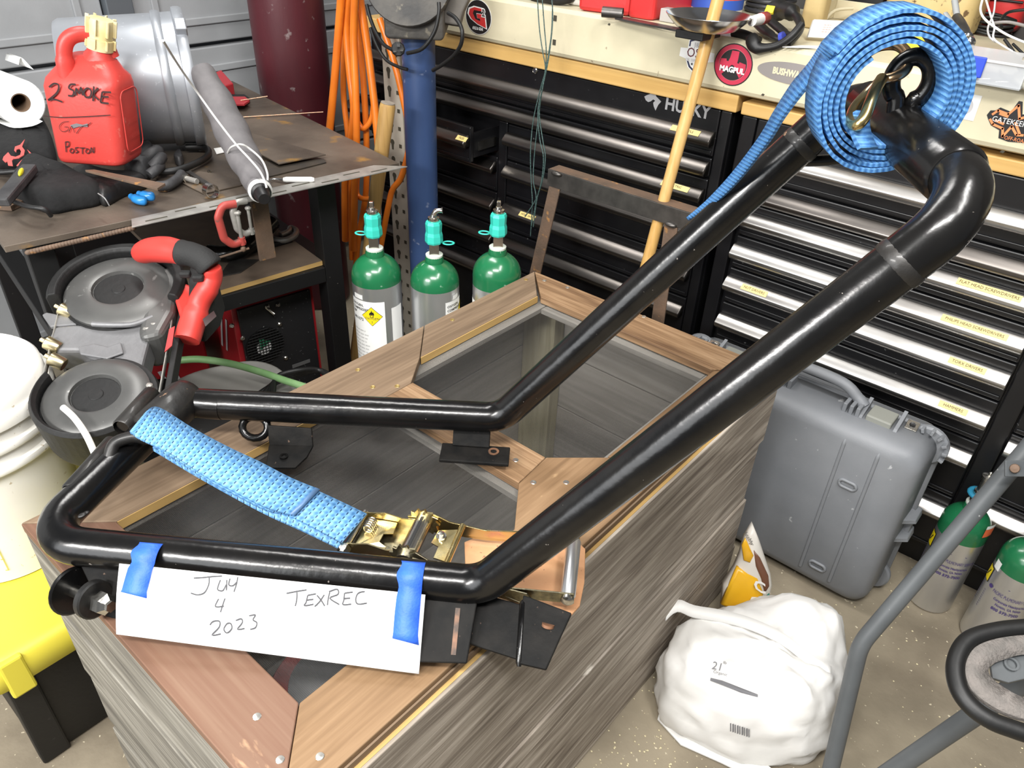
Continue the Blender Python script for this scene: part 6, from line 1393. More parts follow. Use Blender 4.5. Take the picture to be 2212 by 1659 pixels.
# wooden handle
wa,wb2=at(838,222,1,1.30),at(806,470,1,1.255)
wd_=(wa-wb2).normalized(); wbase=wb2-wd_*((wb2.z-0.012)/wd_.z)
m_hand=wood('tool_handle_wood',(0.28,0.16,0.05),(0.42,0.26,0.09),(0.55,0.37,0.15),2,14,0.5,0.1)
ah=thing('wooden_stick','worn wooden tool handle standing upright behind the oxygen cylinders','handle',wbase)
Lh=(wa-wbase).length
MB().lathe([(0.015,0),(0.0165,0.004),(0.016,Lh*0.4),(0.0185,Lh*0.8),(0.020,Lh-0.01),(0.018,Lh-0.002),(0.001,Lh)],wbase,wd_,n=20).build('handle_shaft',m_hand,ah)
MB().lathe([(0.0175,Lh-0.0015),(0.0175,Lh+0.0008),(0.001,Lh+0.0008)],wbase,wd_,n=20).build('handle_end_grain',pm('grey_end_grain',(0.28,0.24,0.19),0.9,col2=(0.2,0.17,0.14),nscale=60),ah)
# blue pedestal with grinder
pc0=at(905,150,1,1.45)
m_blue=pm('blue_post_paint',(0.040,0.078,0.19),0.45,col2=(0.026,0.052,0.135),nscale=9,col3=(0.20,0.24,0.34),n3=40,lo3=0.66,hi3=0.74,stretch=(1,1,0.3))
gpd=thing('grinder_stand','scuffed blue round post carrying a grey bench grinder','grinder',(pc0.x,pc0.y,0))
MB().lathe([(0.043,0.012),(0.043,1.06)],(pc0.x,pc0.y,0),n=40).build('post',m_blue,gpd)
MB().lathe([(0.15,0.001),(0.15,0.011),(0.044,0.0115)],(pc0.x,pc0.y,0),n=36).build('base_plate',m_blk,gpd)
m_gr=pm('grinder_grey',(0.040,0.039,0.038),0.6,metal=0.2,col2=(0.085,0.078,0.068),nscale=18,col3=(0.20,0.18,0.14),n3=35,lo3=0.64,hi3=0.72,bump=0.3,bscale=80)
zg=at(905,80,1,1.45).z
vr=V(RW[:,0]); vr.z=0; vr.normalize(); vf=V((-vr.y,vr.x,0))
MB().obox((pc0.x,pc0.y,zg+0.012),vr,vf,ZU,0.036,0.055,0.004).build('top_plate',pm('worn_plate',(0.14,0.12,0.105),0.5,metal=0.5),gpd,bevel=0.001)
hc_=V((pc0.x,pc0.y,zg+0.055))
rbox(MB(),hc_-vf*0.085-ZU*0.01,vr,ZU,vf,0.145,0.075,0.16,0.012,0.006).build('motor_base',m_gr,gpd)
wc=hc_-vf*0.075+ZU*0.085-vr*0.012
wcn=(-vf*0.92+ZU*0.30-vr*0.05).normalized()
MB().lathe([(0.098,-0.03),(0.104,-0.028),(0.105,0.0),(0.103,0.003),(0.06,0.005),(0.03,0.008),(0.001,0.009)],wc,wcn,n=44).build('wheel_cover',m_gr,gpd)
sh_=hc_+vr*0.090+ZU*0.03
MB().loft([[sh_+vr*x*s_+ZU*z*s_-vf*y0_ for x,z in [(-0.03,0.09),(0.02,0.08),(0.045,0.01),(0.03,-0.02),(0.02,-0.055),(-0.03,-0.05)]] for y0_,s_ in ((0.05,0.85),(0.02,1.0),(-0.05,0.9))],smooth=False).build('spark_guard',pm('dusty_guard',(0.16,0.145,0.125),0.7,col2=(0.11,0.10,0.09),nscale=20,bump=0.2),gpd,bevel=0.004)
crd=thing('power_cord','black grinder power cord with plug looped in front of the blue post','power cord',at(860,110,1,1.39))
def PC(l,r_=0.0046): MB().tube(spl([at(x,y,1,yy) for x,y,yy in l],6),r_,10).build('cord_run',m_rub,crd)
PC([(792,10,1.36),(800,40,1.355),(812,70,1.35),(828,95,1.345),(848,108,1.34)])
PC([(880,115,1.34),(912,105,1.345),(938,70,1.36),(948,30,1.37),(948,5,1.375)])
PC([(800,60,1.375),(815,100,1.37),(835,130,1.372),(862,145,1.376),(880,150,1.38)],0.0042)
PC([(968,28,1.39),(985,40,1.38),(998,65,1.37),(996,95,1.37),(980,120,1.375),(955,140,1.38),(935,152,1.385)],0.0046)
plg=at(860,106,1,1.335); MB().lathe([(0.014,-0.012),(0.017,-0.008),(0.017,0.004),(0.014,0.007),(0.001,0.007)],plg,(V(OC)-plg).normalized(),n=10,smooth=False).build('plug_body',m_rub,crd)
pnv=(V(OC)-plg).normalized()
for dx,dz in ((-0.008,-0.006),(0.008,-0.003),(0.001,0.008)):
    MB().obox(plg+pnv*0.013+vr*dx+ZU*dz,vr,ZU,pnv,0.0035,0.0016 if dz<0 else 0.003,0.007).build('plug_pin',m_zinc,crd)

# ================================================================= oxygen cylinders
m_green=pm('cylinder_green',(0.012,0.145,0.055),0.25,col2=(0.010,0.125,0.047),nscale=10,coat=0.4,col3=(0.22,0.36,0.26),n3=60,lo3=0.685,hi3=0.72)
m_alu=pm('brushed_aluminium',(0.78,0.79,0.80),0.30,metal=0.88,col2=(0.66,0.67,0.68),nscale=18,stretch=(1,1,0.25),rvar=0.06)
m_teal=pm('teal_cap_plastic',(0.04,0.52,0.42),0.35)
m_ylab=mcol('label_yellow',(0.85,0.66,0.01)); m_tx=mcol('print_dark',(0.06,0.06,0.06))
def cyl_wrap(c,R,zmid,adir):
    a0_=math.atan2(adir[1],adir[0])
    return lambda x,y,z:V((c.x+(R+0.0004+z)*math.cos(a0_+x/R),c.y+(R+0.0004+z)*math.sin(a0_+x/R),zmid+y))
def wrap_patch(name,poly_fn,mp,mat,par,lift=0.0,nx=10):
    """curved label from (x0,x1,y0,y1)"""
    x0_,x1_,y0_,y1_=poly_fn; mb=MB(); A=[mp(x0_+(x1_-x0_)*i/nx,y0_,lift) for i in range(nx+1)]; B=[mp(x0_+(x1_-x0_)*i/nx,y1_,lift) for i in range(nx+1)]
    return mb.add(A+B,[(i,i+1,nx+2+i,nx+1+i) for i in range(nx)],True).build(name,mat,par)
def wrap_poly(name,pts,mp,mat,par,lift):
    # fan of small quads so that the print follows the curve of the cylinder
    E_=[]
    for i,(x,y) in enumerate(pts):
        x2,y2=pts[(i+1)%len(pts)]; m_=max(1,int(math.hypot(x2-x,y2-y)/0.007))
        E_+=[(x+(x2-x)*j/m_,y+(y2-y)*j/m_) for j in range(m_)]
    cx_=sum(p[0] for p in pts)/len(pts); cy_=sum(p[1] for p in pts)/len(pts); n_=len(E_); KR=4
    vs_=[mp(cx_+(x-cx_)*k/KR,cy_+(y-cy_)*k/KR,lift) for k in range(1,KR+1) for x,y in E_]+[mp(cx_,cy_,lift)]
    fs_=[(n_*KR,i,(i+1)%n_) for i in range(n_)]+[(k*n_+i,(k+1)*n_+i,(k+1)*n_+(i+1)%n_,k*n_+(i+1)%n_) for k in range(KR-1) for i in range(n_)]
    return MB().add(vs_,fs_).build(name,mat,par)
def cylinder(c,R,Hs,hg,label,valve,capang,group,cap=True):
    """Hs: height where the dome starts, hg: height of the green edge"""
    t=thing('oxygen_cylinder',label,'oxygen cylinder',(c.x,c.y,0),group)
    MB().lathe([(R-0.008,0.001),(R-0.002,0.004),(R,0.010),(R,hg)],(c.x,c.y,0),n=44).build('body',m_alu,t)
    dome=[(R+0.0003,hg-0.0005),(R+0.0003,Hs)]+[(R*math.cos(a)+0.0003 if R*math.cos(a)>0.021 else 0.021,Hs+R*0.95*math.sin(a)) for a in [i*math.pi/2/9*0.86 for i in range(1,10)]]
    zt_=dome[-1][1]; rt=dome[-1][0]
    dome+=[(0.021,zt_+0.004),(0.019,zt_+0.012)]
    MB().lathe(dome,(c.x,c.y,0),n=44).build('shoulder',m_green,t)
    zt_+=0.010
    MB().lathe([(0.019,zt_),(0.0195,zt_+0.006),(0.0165,zt_+0.008)],(c.x,c.y,0),n=24).build('neck_ring',pm('pale_ring',(0.62,0.66,0.60),0.5),t)
    MB().lathe([(0.0150,zt_+0.008),(0.0150,zt_+0.036),(0.0135,zt_+0.040)],(c.x,c.y,0),n=4 if cap else 20,smooth=False).build('valve_body',m_zinc,t)
    if cap:
        MB().lathe([(0.0185,zt_+0.034),(0.0200,zt_+0.038),(0.0195,zt_+0.052),(0.0175,zt_+0.060),(0.0185,zt_+0.078),(0.0165,zt_+0.084),(0.010,zt_+0.085)],(c.x,c.y,0),n=8,smooth=False).build('dust_cap',m_teal,t)
        dr=V((math.cos(capang),math.sin(capang),0)); tc_=V((c.x,c.y,zt_+0.034))+dr*0.032
        MB().tube([tc_+dr*0.012*math.cos(a)+V((-dr.y,dr.x,0))*0.009*math.sin(a) for a in [i*2*math.pi/14 for i in range(14)]],0.0026,7,closed=True,flat=0.6).build('cap_tether',m_teal,t)
    else:
        MB().tube([V((c.x,c.y,zt_+0.030))+V((math.cos(a),math.sin(a),0))*0.020 for a in [i*2*math.pi/16 for i in range(16)]],0.006,8,closed=True,flat=0.7).build('seal_band',pm('blue_seal',(0.02,0.20,0.33),0.4),t)
    zs2=zt_+(0.085 if cap else 0.040)
    MB().lathe([(0.012,zs2),(0.013,zs2+0.004),(0.0125,zs2+0.008),(0.0075,zs2+0.009),(0.0065,zs2+0.014)] if cap else [(0.0115,zs2),(0.0115,zs2+0.030),(0.0135,zs2+0.032),(0.0135,zs2+0.040),(0.004,zs2+0.043)],(c.x,c.y,0),n=18).build('valve_stem',m_zinc,t)
    if valve=='post': MB().obox((c.x,c.y,zs2+0.020),vr,vf,ZU,0.0045,0.0045,0.007).build('valve_key',m_zinc,t,bevel=0.001)
    elif valve=='lever': MB().tube(spl([(c.x,c.y,zs2+0.012),V((c.x,c.y,zs2+0.022))+vr*0.006,V((c.x,c.y,zs2+0.024))+vr*0.020],4),[0.006]*5+[0.0055]*3+[0.007],10).build('valve_lever',m_zinc,t)
    elif valve=='pin': MB().lathe([(0.003,zs2+0.042),(0.004,zs2+0.050),(0.001,zs2+0.052)],(c.x,c.y,0),n=10).build('valve_pin',m_zinc,t)
    return t
def flame(mp,x,y,s,par,lift):
    wrap_poly('flame_mark',[(x+a*s,y+b*s) for a,b in [(-0.30,0.0),(-0.38,0.30),(-0.16,0.62),(-0.14,0.40),(0.0,0.95),(0.14,0.45),(0.22,0.66),(0.36,0.30),(0.30,0.0),(0.14,0.28),(0.0,0.06),(-0.14,0.28)]],mp,K,par,lift)
    wrap_poly('flame_ring',circ(0.26*s,14,x,y-0.10*s),mp,K,par,lift); wrap_poly('flame_ring',circ(0.17*s,14,x,y-0.10*s),mp,m_ylab,par,lift+0.0002)
def diamond(mp,x,y,s,par,full=True):
    wrap_poly('hazard_rim',[(x-s,y),(x,y-s),(x+s,y),(x,y+s)],mp,K,par,0.0006)
    wrap_poly('hazard_diamond',[(x-s*0.95,y),(x,y-s*0.95),(x+s*0.95,y),(x,y+s*0.95)],mp,m_ylab,par,0.0009)
    flame(mp,x,y+s*0.10,s*0.62,par,0.0012)
    text('OXYGEN',s*0.34,lambda a,b,z:mp(x+a,y-s*0.22+b,0.0012),m_tx,par,sx=0.95)
    text('2',s*0.30,lambda a,b,z:mp(x+a,y-s*0.58+b,0.0012),m_tx,par)
RC=0.0555
def cpos(px,py,z): q=at(px,py,2,z); return V((q.x,q.y,0))
c1=cpos(812,582,0.630); c2=cpos(939,592,0.620); c3=cpos(1074,572,0.640)
labs=['silver oxygen cylinder with green shoulder nearest the bench, yellow diamond facing front','silver oxygen cylinder with worn green shoulder in the middle behind the crate','silver oxygen cylinder with green shoulder at the far left corner of the crate']
T=[]
for c,la,va,ca,Hs,hg in ((c1,labs[0],'post',math.radians(200),0.616,0.608),(c2,labs[1],'lever',math.radians(40),0.602,0.598),(c3,labs[2],'post',math.radians(205),0.618,0.596)):
    T.append(cylinder(c,RC,Hs,hg,la,va,ca,'oxygen cylinders behind the crate'))
def label_front(c,t,zt_,ang,full=True):
    ad=(-c.x,-c.y); a=math.atan2(ad[1],ad[0])+math.radians(ang); mp=cyl_wrap(c,RC,zt_,(math.cos(a),math.sin(a)))
    wrap_patch('paper_label',(-0.050,0.040,-0.215,0.0),mp,WH,t,0.0002,14)
    for i,s in enumerate(['OXYGEN,','COMPRESSED','USP']): text(s,0.0085,lambda x,y,z,i=i:mp(-0.046+x,-0.012-0.010*i+y,0.0006),m_tx,t,ax='LEFT',bold=0.0002)
    text('UN1072',0.010,lambda x,y,z:mp(-0.046+x,-0.048+y,0.0006),m_tx,t,ax='LEFT',bold=0.0002)
    diamond(mp,0.010,-0.036,0.0245,t)
    for i in range(13): text('iiiiiiii iiii iiiiiii iiiiiiii'[:24+(i*5)%7],0.0055,lambda x,y,z,i=i:mp(-0.046+x,-0.078-0.0095*i-(0.004 if i>8 else 0)+y,0.0006),pm('print_fine',(0.30,0.30,0.30),0.6),t,'small_print',ax='LEFT',sx=1.25)
    wrap_poly('warning_rim',[(0.016,-0.195),(0.028,-0.207),(0.040,-0.195),(0.028,-0.183)],mp,RD,t,0.0005); wrap_poly('warning_mark',[(0.018,-0.195),(0.028,-0.205),(0.038,-0.195),(0.028,-0.185)],mp,WH,t,0.0008)
    strokes([[(0.022,-0.199),(0.034,-0.191)]],lambda x,y,z:mp(x,y,0.0010),0.003,K,t,'warning_bar')
    return mp
mp=label_front(c1,T[0],0.575,-27); wrap_patch('tag_sticker',(-0.036,-0.010,0.003,0.014),mp,WH,T[0],0.0003,5)
wrap_patch('side_label',(0.056,0.09,-0.14,-0.02),mp,WH,T[0],0.0003,6)
mp=label_front(c2,T[1],0.572,76); wrap_patch('tag_sticker',(-0.030,-0.012,0.004,0.013),mp,WH,T[1],0.0003,5)
wrap_patch('lower_label',(-0.125,-0.085,-0.22,-0.09),mp,WH,T[1],0.0003,5)
mpp=cyl_wrap(c2,RC,0.62,(-c2.x-0.3,-c2.y-0.35)); 
mp=label_front(c3,T[2],0.560,-76)
# two by the grey case
RS=0.049
d1=at(2004,1292,2,0); d2=at(2122,1372,2,0)
for c,la,va in ((d1,'short aluminium oxygen cylinder with blue seal beside the grey hard case','pin'),(d2,'short aluminium oxygen cylinder at the right edge behind the grey tube frame','pin')):
    t=cylinder(c,RS,0.243,0.220,la,va,0,'oxygen cylinders beside the hard case',cap=False)
    a=math.atan2(-c.y,-c.x)+math.radians(14); mp=cyl_wrap(c,RS,0.165,(math.cos(a),math.sin(a)))
    pu_=mcol('print_purple',(0.06,0.04,0.16))
    text('PACIFIC PULMONARY SERVICES',0.0125,lambda x,y,z:mp(x+0.006,y,0.0006),pu_,t,sx=0.48)
    text('Corporate Headquarters',0.0080,lambda x,y,z:mp(x+0.004,y-0.016,0.0006),pu_,t,sx=0.8,bold=0.0002)
    text('Novato, CA 94949',0.0080,lambda x,y,z:mp(x+0.004,y-0.028,0.0006),pu_,t,sx=0.8,bold=0.0002)
    text('800 572-7500',0.0095,lambda x,y,z:mp(x+0.002,y-0.041,0.0006),pu_,t,bold=0.0003)
    wrap_poly('logo_mark',circ(0.005,10,-0.045,0.004),mp,pu_,t,0.0006)
    strokes([[(-0.012,0.022),(0.022,0.022)]],lambda x,y,z:mp(x,y,0.0006),0.0012,pu_,t,'print_rule')
    wrap_patch('hazard_label',(-0.082,-0.058,0.0,0.040),mp,K,t,0.0003,4); wrap_patch('hazard_label',(-0.080,-0.060,0.002,0.038),mp,m_ylab,t,0.0006,4)
    strokes([[(-0.076,0.010),(-0.066,0.030)]],lambda x,y,z:mp(x,y,0.0010),0.003,K,t,'hazard_mark')
    if c is d1: wrap_patch('orange_sticker',(0.030,0.058,0.085,0.108),mp,mcol('sticker_orange',(0.80,0.16,0.06)),t,0.0012,6); wrap_patch('white_sticker',(0.030,0.058,0.1085,0.118),mp,WH,t,0.0012,6)
    else: wrap_patch('white_sticker',(-0.062,-0.046,0.045,0.068),mp,WH,t,0.0012,4)
    for i in range(9): strokes([[(-0.078,-0.014-0.006*i),(-0.052,-0.018-0.006*i)]],lambda x,y,z:mp(x,y,0.0006),0.0012,pu_,t,'small_print')

# ================================================================= rusty stand, broom, wires
YS=1.50
s1t,s1b=at(1205,378,1,YS),at(1158,582,1,YS); s2t,s2b=at(1450,488,1,YS),at(1425,665,1,YS)
rs_=thing('rusty_stand','rusty flat bar stand with an angle iron top against the tool chest','stand',(s1t+s2t)/2*1.0-ZU*s1t.z)
for (a,b) in ((s1t,s1b),(s2t,s2b)):
    d=(b-a).normalized(); L=(a.z-0.004)/(-d.z); e=a+d*L
    MB().bar(a,e,0.0045,0.034,up=(1,0,0)).build('leg',m_rust,rs_,bevel=0.001)
    MB().ell(a+V((0,-0.006,0.004)),0.016,0.006,0.006,9,6).build('weld_bead',m_dsteel,rs_)
ta=at(1190,372,1,YS+0.01); tb_=at(1538,482,1,YS+0.01); zt2=(ta.z+tb_.z)/2
MB().box((ta.x,YS-0.003,zt2-0.030),(tb_.x,YS+0.0015,zt2+0.012)).build('angle_web',m_dsteel,rs_,bevel=0.0008)
MB().box((ta.x,YS+0.002,zt2+0.008),(tb_.x,YS+0.042,zt2+0.012)).build('angle_flange',m_rust,rs_,bevel=0.0008)
ba,bb2=at(1559,-30,1,1.625),at(1398,566,1,1.49)
bd_=(ba-bb2).normalized(); be=bb2-bd_*((bb2.z-0.06)/bd_.z)
br_=thing('broom','wooden broom stick leaning against the cream beam behind the bumper','broom',be)
m_br=wood('broom_stick_wood',(0.40,0.22,0.06),(0.52,0.31,0.10),(0.62,0.40,0.16),2,18,0.35,0.05)
MB().tube([be,ba],0.0135,18).build('stick',m_br,br_)
MB().obox(be-ZU*0.028,XU,V((0,1,0)),ZU,0.13,0.022,0.022).build('brush_block',m_br,br_,bevel=0.004)
gw_=thing('hanging_wires','thin dark green wires hanging down in front of the left tool chest','wires',at(1160,510,1,1.58))
m_gw=pm('green_wire',(0.022,0.055,0.050),0.45,col2=(0.10,0.16,0.15),nscale=260,stretch=(1,1,1))
for i,l in enumerate([[(1160,-20),(1165,60),(1172,110),(1178,150),(1168,190),(1152,260),(1146,330),(1148,400),(1150,440),(1146,510)],[(1170,-20),(1176,60),(1180,110),(1178,150),(1170,200),(1160,280),(1154,340),(1152,390),(1158,430),(1148,488)],[(1194,-20),(1192,60),(1186,110),(1176,170),(1165,240),(1172,300),(1178,340),(1172,390),(1158,430),(1134,468)],[(1190,-20),(1194,40),(1186,120),(1172,190),(1162,240),(1166,300),(1174,340),(1170,390),(1160,430),(1152,490)]]):
    MB().tube(spl([at(x,y,1,1.585-0.004*i) for x,y in l],5),0.0014,6).build('wire',m_gw,gw_)

# ================================================================= grey hard case
m_hc=pm('hard_case_grey',(0.215,0.225,0.24),0.5,col2=(0.19,0.20,0.215),nscale=12,bump=0.06,bscale=300,col3=(0.42,0.43,0.44),n3=55,lo3=0.70,hi3=0.74)
hx0,hx1,hy0,hy1,hzt=-0.690,-0.118,1.438,1.600,0.462
hc2=thing('hard_case','grey plastic hard case with handle and latches standing against the tool chest','case',((hx0+hx1)/2,(hy0+hy1)/2,0))
rings=[]
for y,ins,r_ in ((hy0,0.030,0.045),(hy0+0.004,0.014,0.045),(hy0+0.014,0.004,0.042),(hy0+0.03,0.0,0.04),(hy0+0.105,-0.004,0.04),(hy0+0.107,0.006,0.036)):
    w_,h_=hx1-hx0-2*ins,hzt-0.004-2*ins-0.012; rings.append([((hx0+hx1)/2+x,y,0.016+h_/2+ins*1.0-0.006+z) for x,z in rrect(w_,h_,r_,6)])
MB().loft(rings).build('bottom_shell',m_hc,hc2)
rings=[]
for y,ins,r_ in ((hy0+0.108,-0.012,0.045),(hy0+0.116,-0.013,0.045),(hy0+0.118,-0.004,0.04),(hy0+0.150,0.0,0.04),(hy0+0.160,0.012,0.04)):
    w_,h_=hx1-hx0-2*ins,hzt-0.006-2*ins-0.018; rings.append([((hx0+hx1)/2+x,y,0.014+h_/2+ins+z) for x,z in rrect(w_,h_,r_,6)])
MB().loft(rings).build('lid_shell',m_hc,hc2)
zf=hzt-0.012
for rx in (-0.270,-0.200,-0.610,-0.545):
    pth=[(rx,hy0+0.10,zf+0.002),(rx,hy0+0.032,zf+0.002),(rx,hy0+0.012,zf-0.004),(rx,hy0-0.0,zf-0.030),(rx,hy0-0.002,0.05)]
    MB().tube(fillet(pth,0.02,4),0.0042,8,flat=0.8).build('moulded_rib',m_hc,hc2)
for sx_,zc in ((-0.235,0.325),(-0.235,0.075),(-0.575,0.325)):
    MB().tube([(sx_+x,hy0-0.002,zc+z) for x,z in rrect(0.036,0.017,0.0084,5)],0.0036,8,closed=True).build('oval_stop',m_hc,hc2)
# handle with three-legged hinge
hcx=-0.365
ha=[(hcx-0.095,hy0+0.085,zf+0.012),(hcx-0.088,hy0+0.088,zf+0.040),(hcx-0.05,hy0+0.09,zf+0.052),(hcx+0.035,hy0+0.09,zf+0.050),(hcx+0.075,hy0+0.088,zf+0.030),(hcx+0.092,hy0+0.085,zf+0.018)]
MB().tube(spl(ha,5),[0.010]*4+[0.012]*17+[0.013]*5,12).build('handle',m_hc,hc2)
for k_ in range(3):
    for sgn in (-1,1):
        xx=hcx+sgn*(0.062+k_*0.014)
        MB().obox((xx,hy0+0.070,zf+0.013),XU,V((0,1,0)),ZU,0.0042,0.018,0.015).build('handle_hinge',m_hc,hc2,bevel=0.0015)
m_lat=pm('latch_grey_green',(0.26,0.265,0.235),0.5)
for lx in (-0.232,-0.578):
    MB().obox((lx,hy0+0.082,zf+0.010),XU,V((0,1,0)),ZU,0.026,0.026,0.010).build('latch',m_lat,hc2,bevel=0.003)
    for sgn in (-1,1): MB().hexa([(lx+sgn*0.036-0.004,hy0+0.045,zf),(lx+sgn*0.036+0.004,hy0+0.045,zf),(lx+sgn*0.036+0.004,hy0+0.106,zf),(lx+sgn*0.036-0.004,hy0+0.106,zf),(lx+sgn*0.036-0.004,hy0+0.06,zf+0.012),(lx+sgn*0.036+0.004,hy0+0.06,zf+0.012),(lx+sgn*0.036+0.004,hy0+0.11,zf+0.032),(lx+sgn*0.036-0.004,hy0+0.11,zf+0.032)]).build('latch_fin',m_hc,hc2,bevel=0.001)
    lk=V((lx+(0.058 if lx>-0.4 else -0.058),hy0+0.092,zf+0.014))
    MB().obox(lk,XU,V((0,0.9,0.42)).normalized(),XU.cross(V((0,0.9,0.42)).normalized()),0.012,0.012,0.003).build('lock_plate',m_zinc,hc2,bevel=0.001)
    MB().lathe([(0.006,0.003),(0.006,0.005),(0.004,0.004),(0.001,0.004)],lk,XU.cross(V((0,0.9,0.42)).normalized()),n=14).build('lock_hole',m_black,hc2)
for lx,s in ((hx1-0.020,1),(hx0+0.02,-1)):
    c=V((lx,hy0+0.098,zf-0.022))
    MB().lathe([(0.040,0),(0.044,0.004),(0.044,0.012),(0.040,0.016),(0.001,0.016)],c,(0,1,0),n=28).build('corner_guard',m_hc,hc2)
    for k_ in range(6):
        a=math.radians(-20+k_*26) if s>0 else math.radians(200-k_*26)
        MB().obox(c+V((math.cos(a)*0.040,-0.006,math.sin(a)*0.040)),V((math.cos(a),0,math.sin(a))),V((-math.sin(a),0,math.cos(a))),V((0,1,0)),0.005,0.003,0.008).build('guard_tooth',m_hc,hc2,bevel=0.001)
MB().lathe([(0.040,0),(0.044,0.004),(0.044,0.012),(0.040,0.016),(0.001,0.016)],(hx1-0.022,hy0+0.098,0.046),(0,1,0),n=28).build('corner_guard',m_hc,hc2)
# side latch and purge valve
for k_,dz in ((0,0.0),(1,-0.055)):
    z_=0.245+dz
    MB().hexa([(hx1-0.002,hy0+0.06,z_-0.004),(hx1+0.026,hy0+0.085,z_-0.004),(hx1+0.026,hy0+0.125,z_-0.004),(hx1-0.002,hy0+0.125,z_-0.004),(hx1-0.002,hy0+0.06,z_+0.008),(hx1+0.022,hy0+0.085,z_+0.006),(hx1+0.022,hy0+0.125,z_+0.014),(hx1-0.002,hy0+0.125,z_+0.018)]).build('side_latch',m_hc,hc2,bevel=0.002)
MB().box((hx1-0.002,hy0+0.098,0.195),(hx1+0.018,hy0+0.128,0.236)).build('side_latch',m_hc,hc2,bevel=0.003)
vp=at(1730,802,2,zf+0.004); vp=V((-0.462,hy0+0.068,zf+0.003))
MB().lathe([(0.017,0),(0.0175,0.003),(0.016,0.004),(0.001,0.004)],vp,ZU,n=24).build('valve_ring',mcol('ring_red',(0.5,0.03,0.04)),hc2)
MB().lathe([(0.0155,0.004),(0.0155,0.012),(0.012,0.015),(0.005,0.015),(0.005,0.013),(0.001,0.013)],vp,ZU,n=20).build('purge_valve',m_black,hc2)
mb=MB()
random.seed(3)
for i in range(90):
    x=random.gauss(-0.33,0.07); y=hy0+0.03+random.random()*0.07
    mb.ell((x,y,zf+0.0008),0.0012+0.0012*random.random(),0.0010,0.0007,5,4)
mb.build('sawdust_crumbs',pm('crumbs',(0.70,0.62,0.40),0.9),hc2,kind='stuff')

# ================================================================= bags on the floor, tube frame, black foot plate
def sack(px_c,pts): pass
m_bag=pm('white_paper_sack',(0.80,0.79,0.77),0.65,col2=(0.76,0.75,0.72),nscale=6,bump=0.30,bscale=16)
bgz=thing('white_sack','white paper feed sack, crumpled and half full, on the floor by the crate','sack',(-0.17,1.02,0))
base_px=[(1440,1560),(1500,1600),(1580,1640),(1680,1652),(1745,1640),(1772,1590),(1782,1500),(1762,1425),(1670,1395),(1560,1400),(1470,1440),(1430,1500)]
bs_=[at(x,y,2,0.0) for x,y in base_px]; bs_=spl(bs_,5,closed=True); cb_=sum(bs_,V((0,0,0)))/len(bs_)
random.seed(11)
ph=[random.random()*6.28 for _ in range(6)]
levels=[(0.0,0.93),(0.006,1.0),(0.05,1.04),(0.10,1.03),(0.14,0.99),(0.170,0.90),(0.187,0.78),(0.195,0.60),(0.190,0.35),(0.186,0.06)]
R_=[]
for li,(z,s) in enumerate(levels):
    ring=[]
    for i,p in enumerate(bs_):
        th_=2*math.pi*i/len(bs_); cr=0.010*math.sin(5*th_+ph[0]+li*0.5)+0.008*math.sin(9*th_+ph[1]-li*0.9)+0.004*math.sin(17*th_+ph[2]+li)
        zz2=z+(0.010*math.sin(3*th_+ph[3])+0.006*math.sin(7*th_+ph[4]+li))*(z>0.05)*(1 if s>0.5 else 0.4)
        q=cb_+(p-cb_)*(s+cr); ring.append(V((max(q.x,-0.366),q.y,max(0.001,zz2 if z>0.01 else z+0.001))))
    R_.append(ring)
from mathutils import noise as MN
RF=[]
for li in range(len(R_)-1):
    for k_ in range(4):
        f=k_/4; RF.append([R_[li][i].lerp(R_[li+1][i],f) for i in range(len(bs_))])
RF.append(R_[-1])
def ridge(p):
    a=1-abs(MN.noise(p*9.0))*2.2; b=1-abs(MN.noise(p*21.0+V((3,1,7))))*2.2
    vd=MN.voronoi(p*13.0)[0]; v2=MN.voronoi(p*30.0)[0]
    return 0.010*a*abs(a)+0.022*min(0.5,vd[1]-vd[0])+0.007*min(0.5,v2[1]-v2[0])
for li,ring in enumerate(RF):
    wgt=min(1,li/6)
    for i,p in enumerate(ring):
        d=V((p.x-cb_.x,p.y-cb_.y,(p.z-0.06)*1.2)); d=d.normalized() if d.length>1e-5 else ZU
        q=p+d*ridge(p)*wgt*0.85; ring[i]=V((max(q.x,-0.368),q.y,max(0.001,q.z)))
R_=RF
MB().loft(R_,smooth=True).build('sack_body',m_bag,bgz)
fold=[dep(*q) for q in []]
def top_ring(f): return R_[5][int(f*len(bs_))%len(bs_)]
# rolled top edge and lower flap
tl_px=[(1440,1316,.195),(1466,1296,.203),(1500,1308,.206),(1560,1318,.208),(1620,1334,.210),(1690,1366,.209),(1750,1412,.206),(1796,1440,.200)]
MB().ribbon(spl([at(x,y,2,z) for x,y,z in tl_px],4),spl([at(x-3,y+26,2,z-0.010) for x,y,z in tl_px],4),0.004).build('folded_top',m_bag,bgz)
fl_px=[(1436,1400),(1425,1560),(1500,1600),(1590,1650),(1640,1690),(1560,1680),(1470,1620),(1418,1585)]
MB().solid([at(x,y,2,0.003) for x,y in [(1440,1480),(1420,1555),(1470,1610),(1560,1650),(1640,1690),(1700,1690),(1640,1640),(1540,1590),(1460,1540)]],ZU,0.003).build('bottom_flap',m_bag,bgz)
def bagmark(px,py,dzz): 
    o=onpl(px,py,(0.35,-0.55,0.76),cb_+V((0.0,-0.02,0.212))); return o
# print on the sack: small panel standing on the sloping face
so=at(1565,1455,2,0.226); su=(at(1645,1500,2,0.226)-at(1530,1468,2,0.226)).normalized(); sv=ZU.cross(su).normalized()
pgry=mcol('sack_print',(0.16,0.16,0.17),0.7)
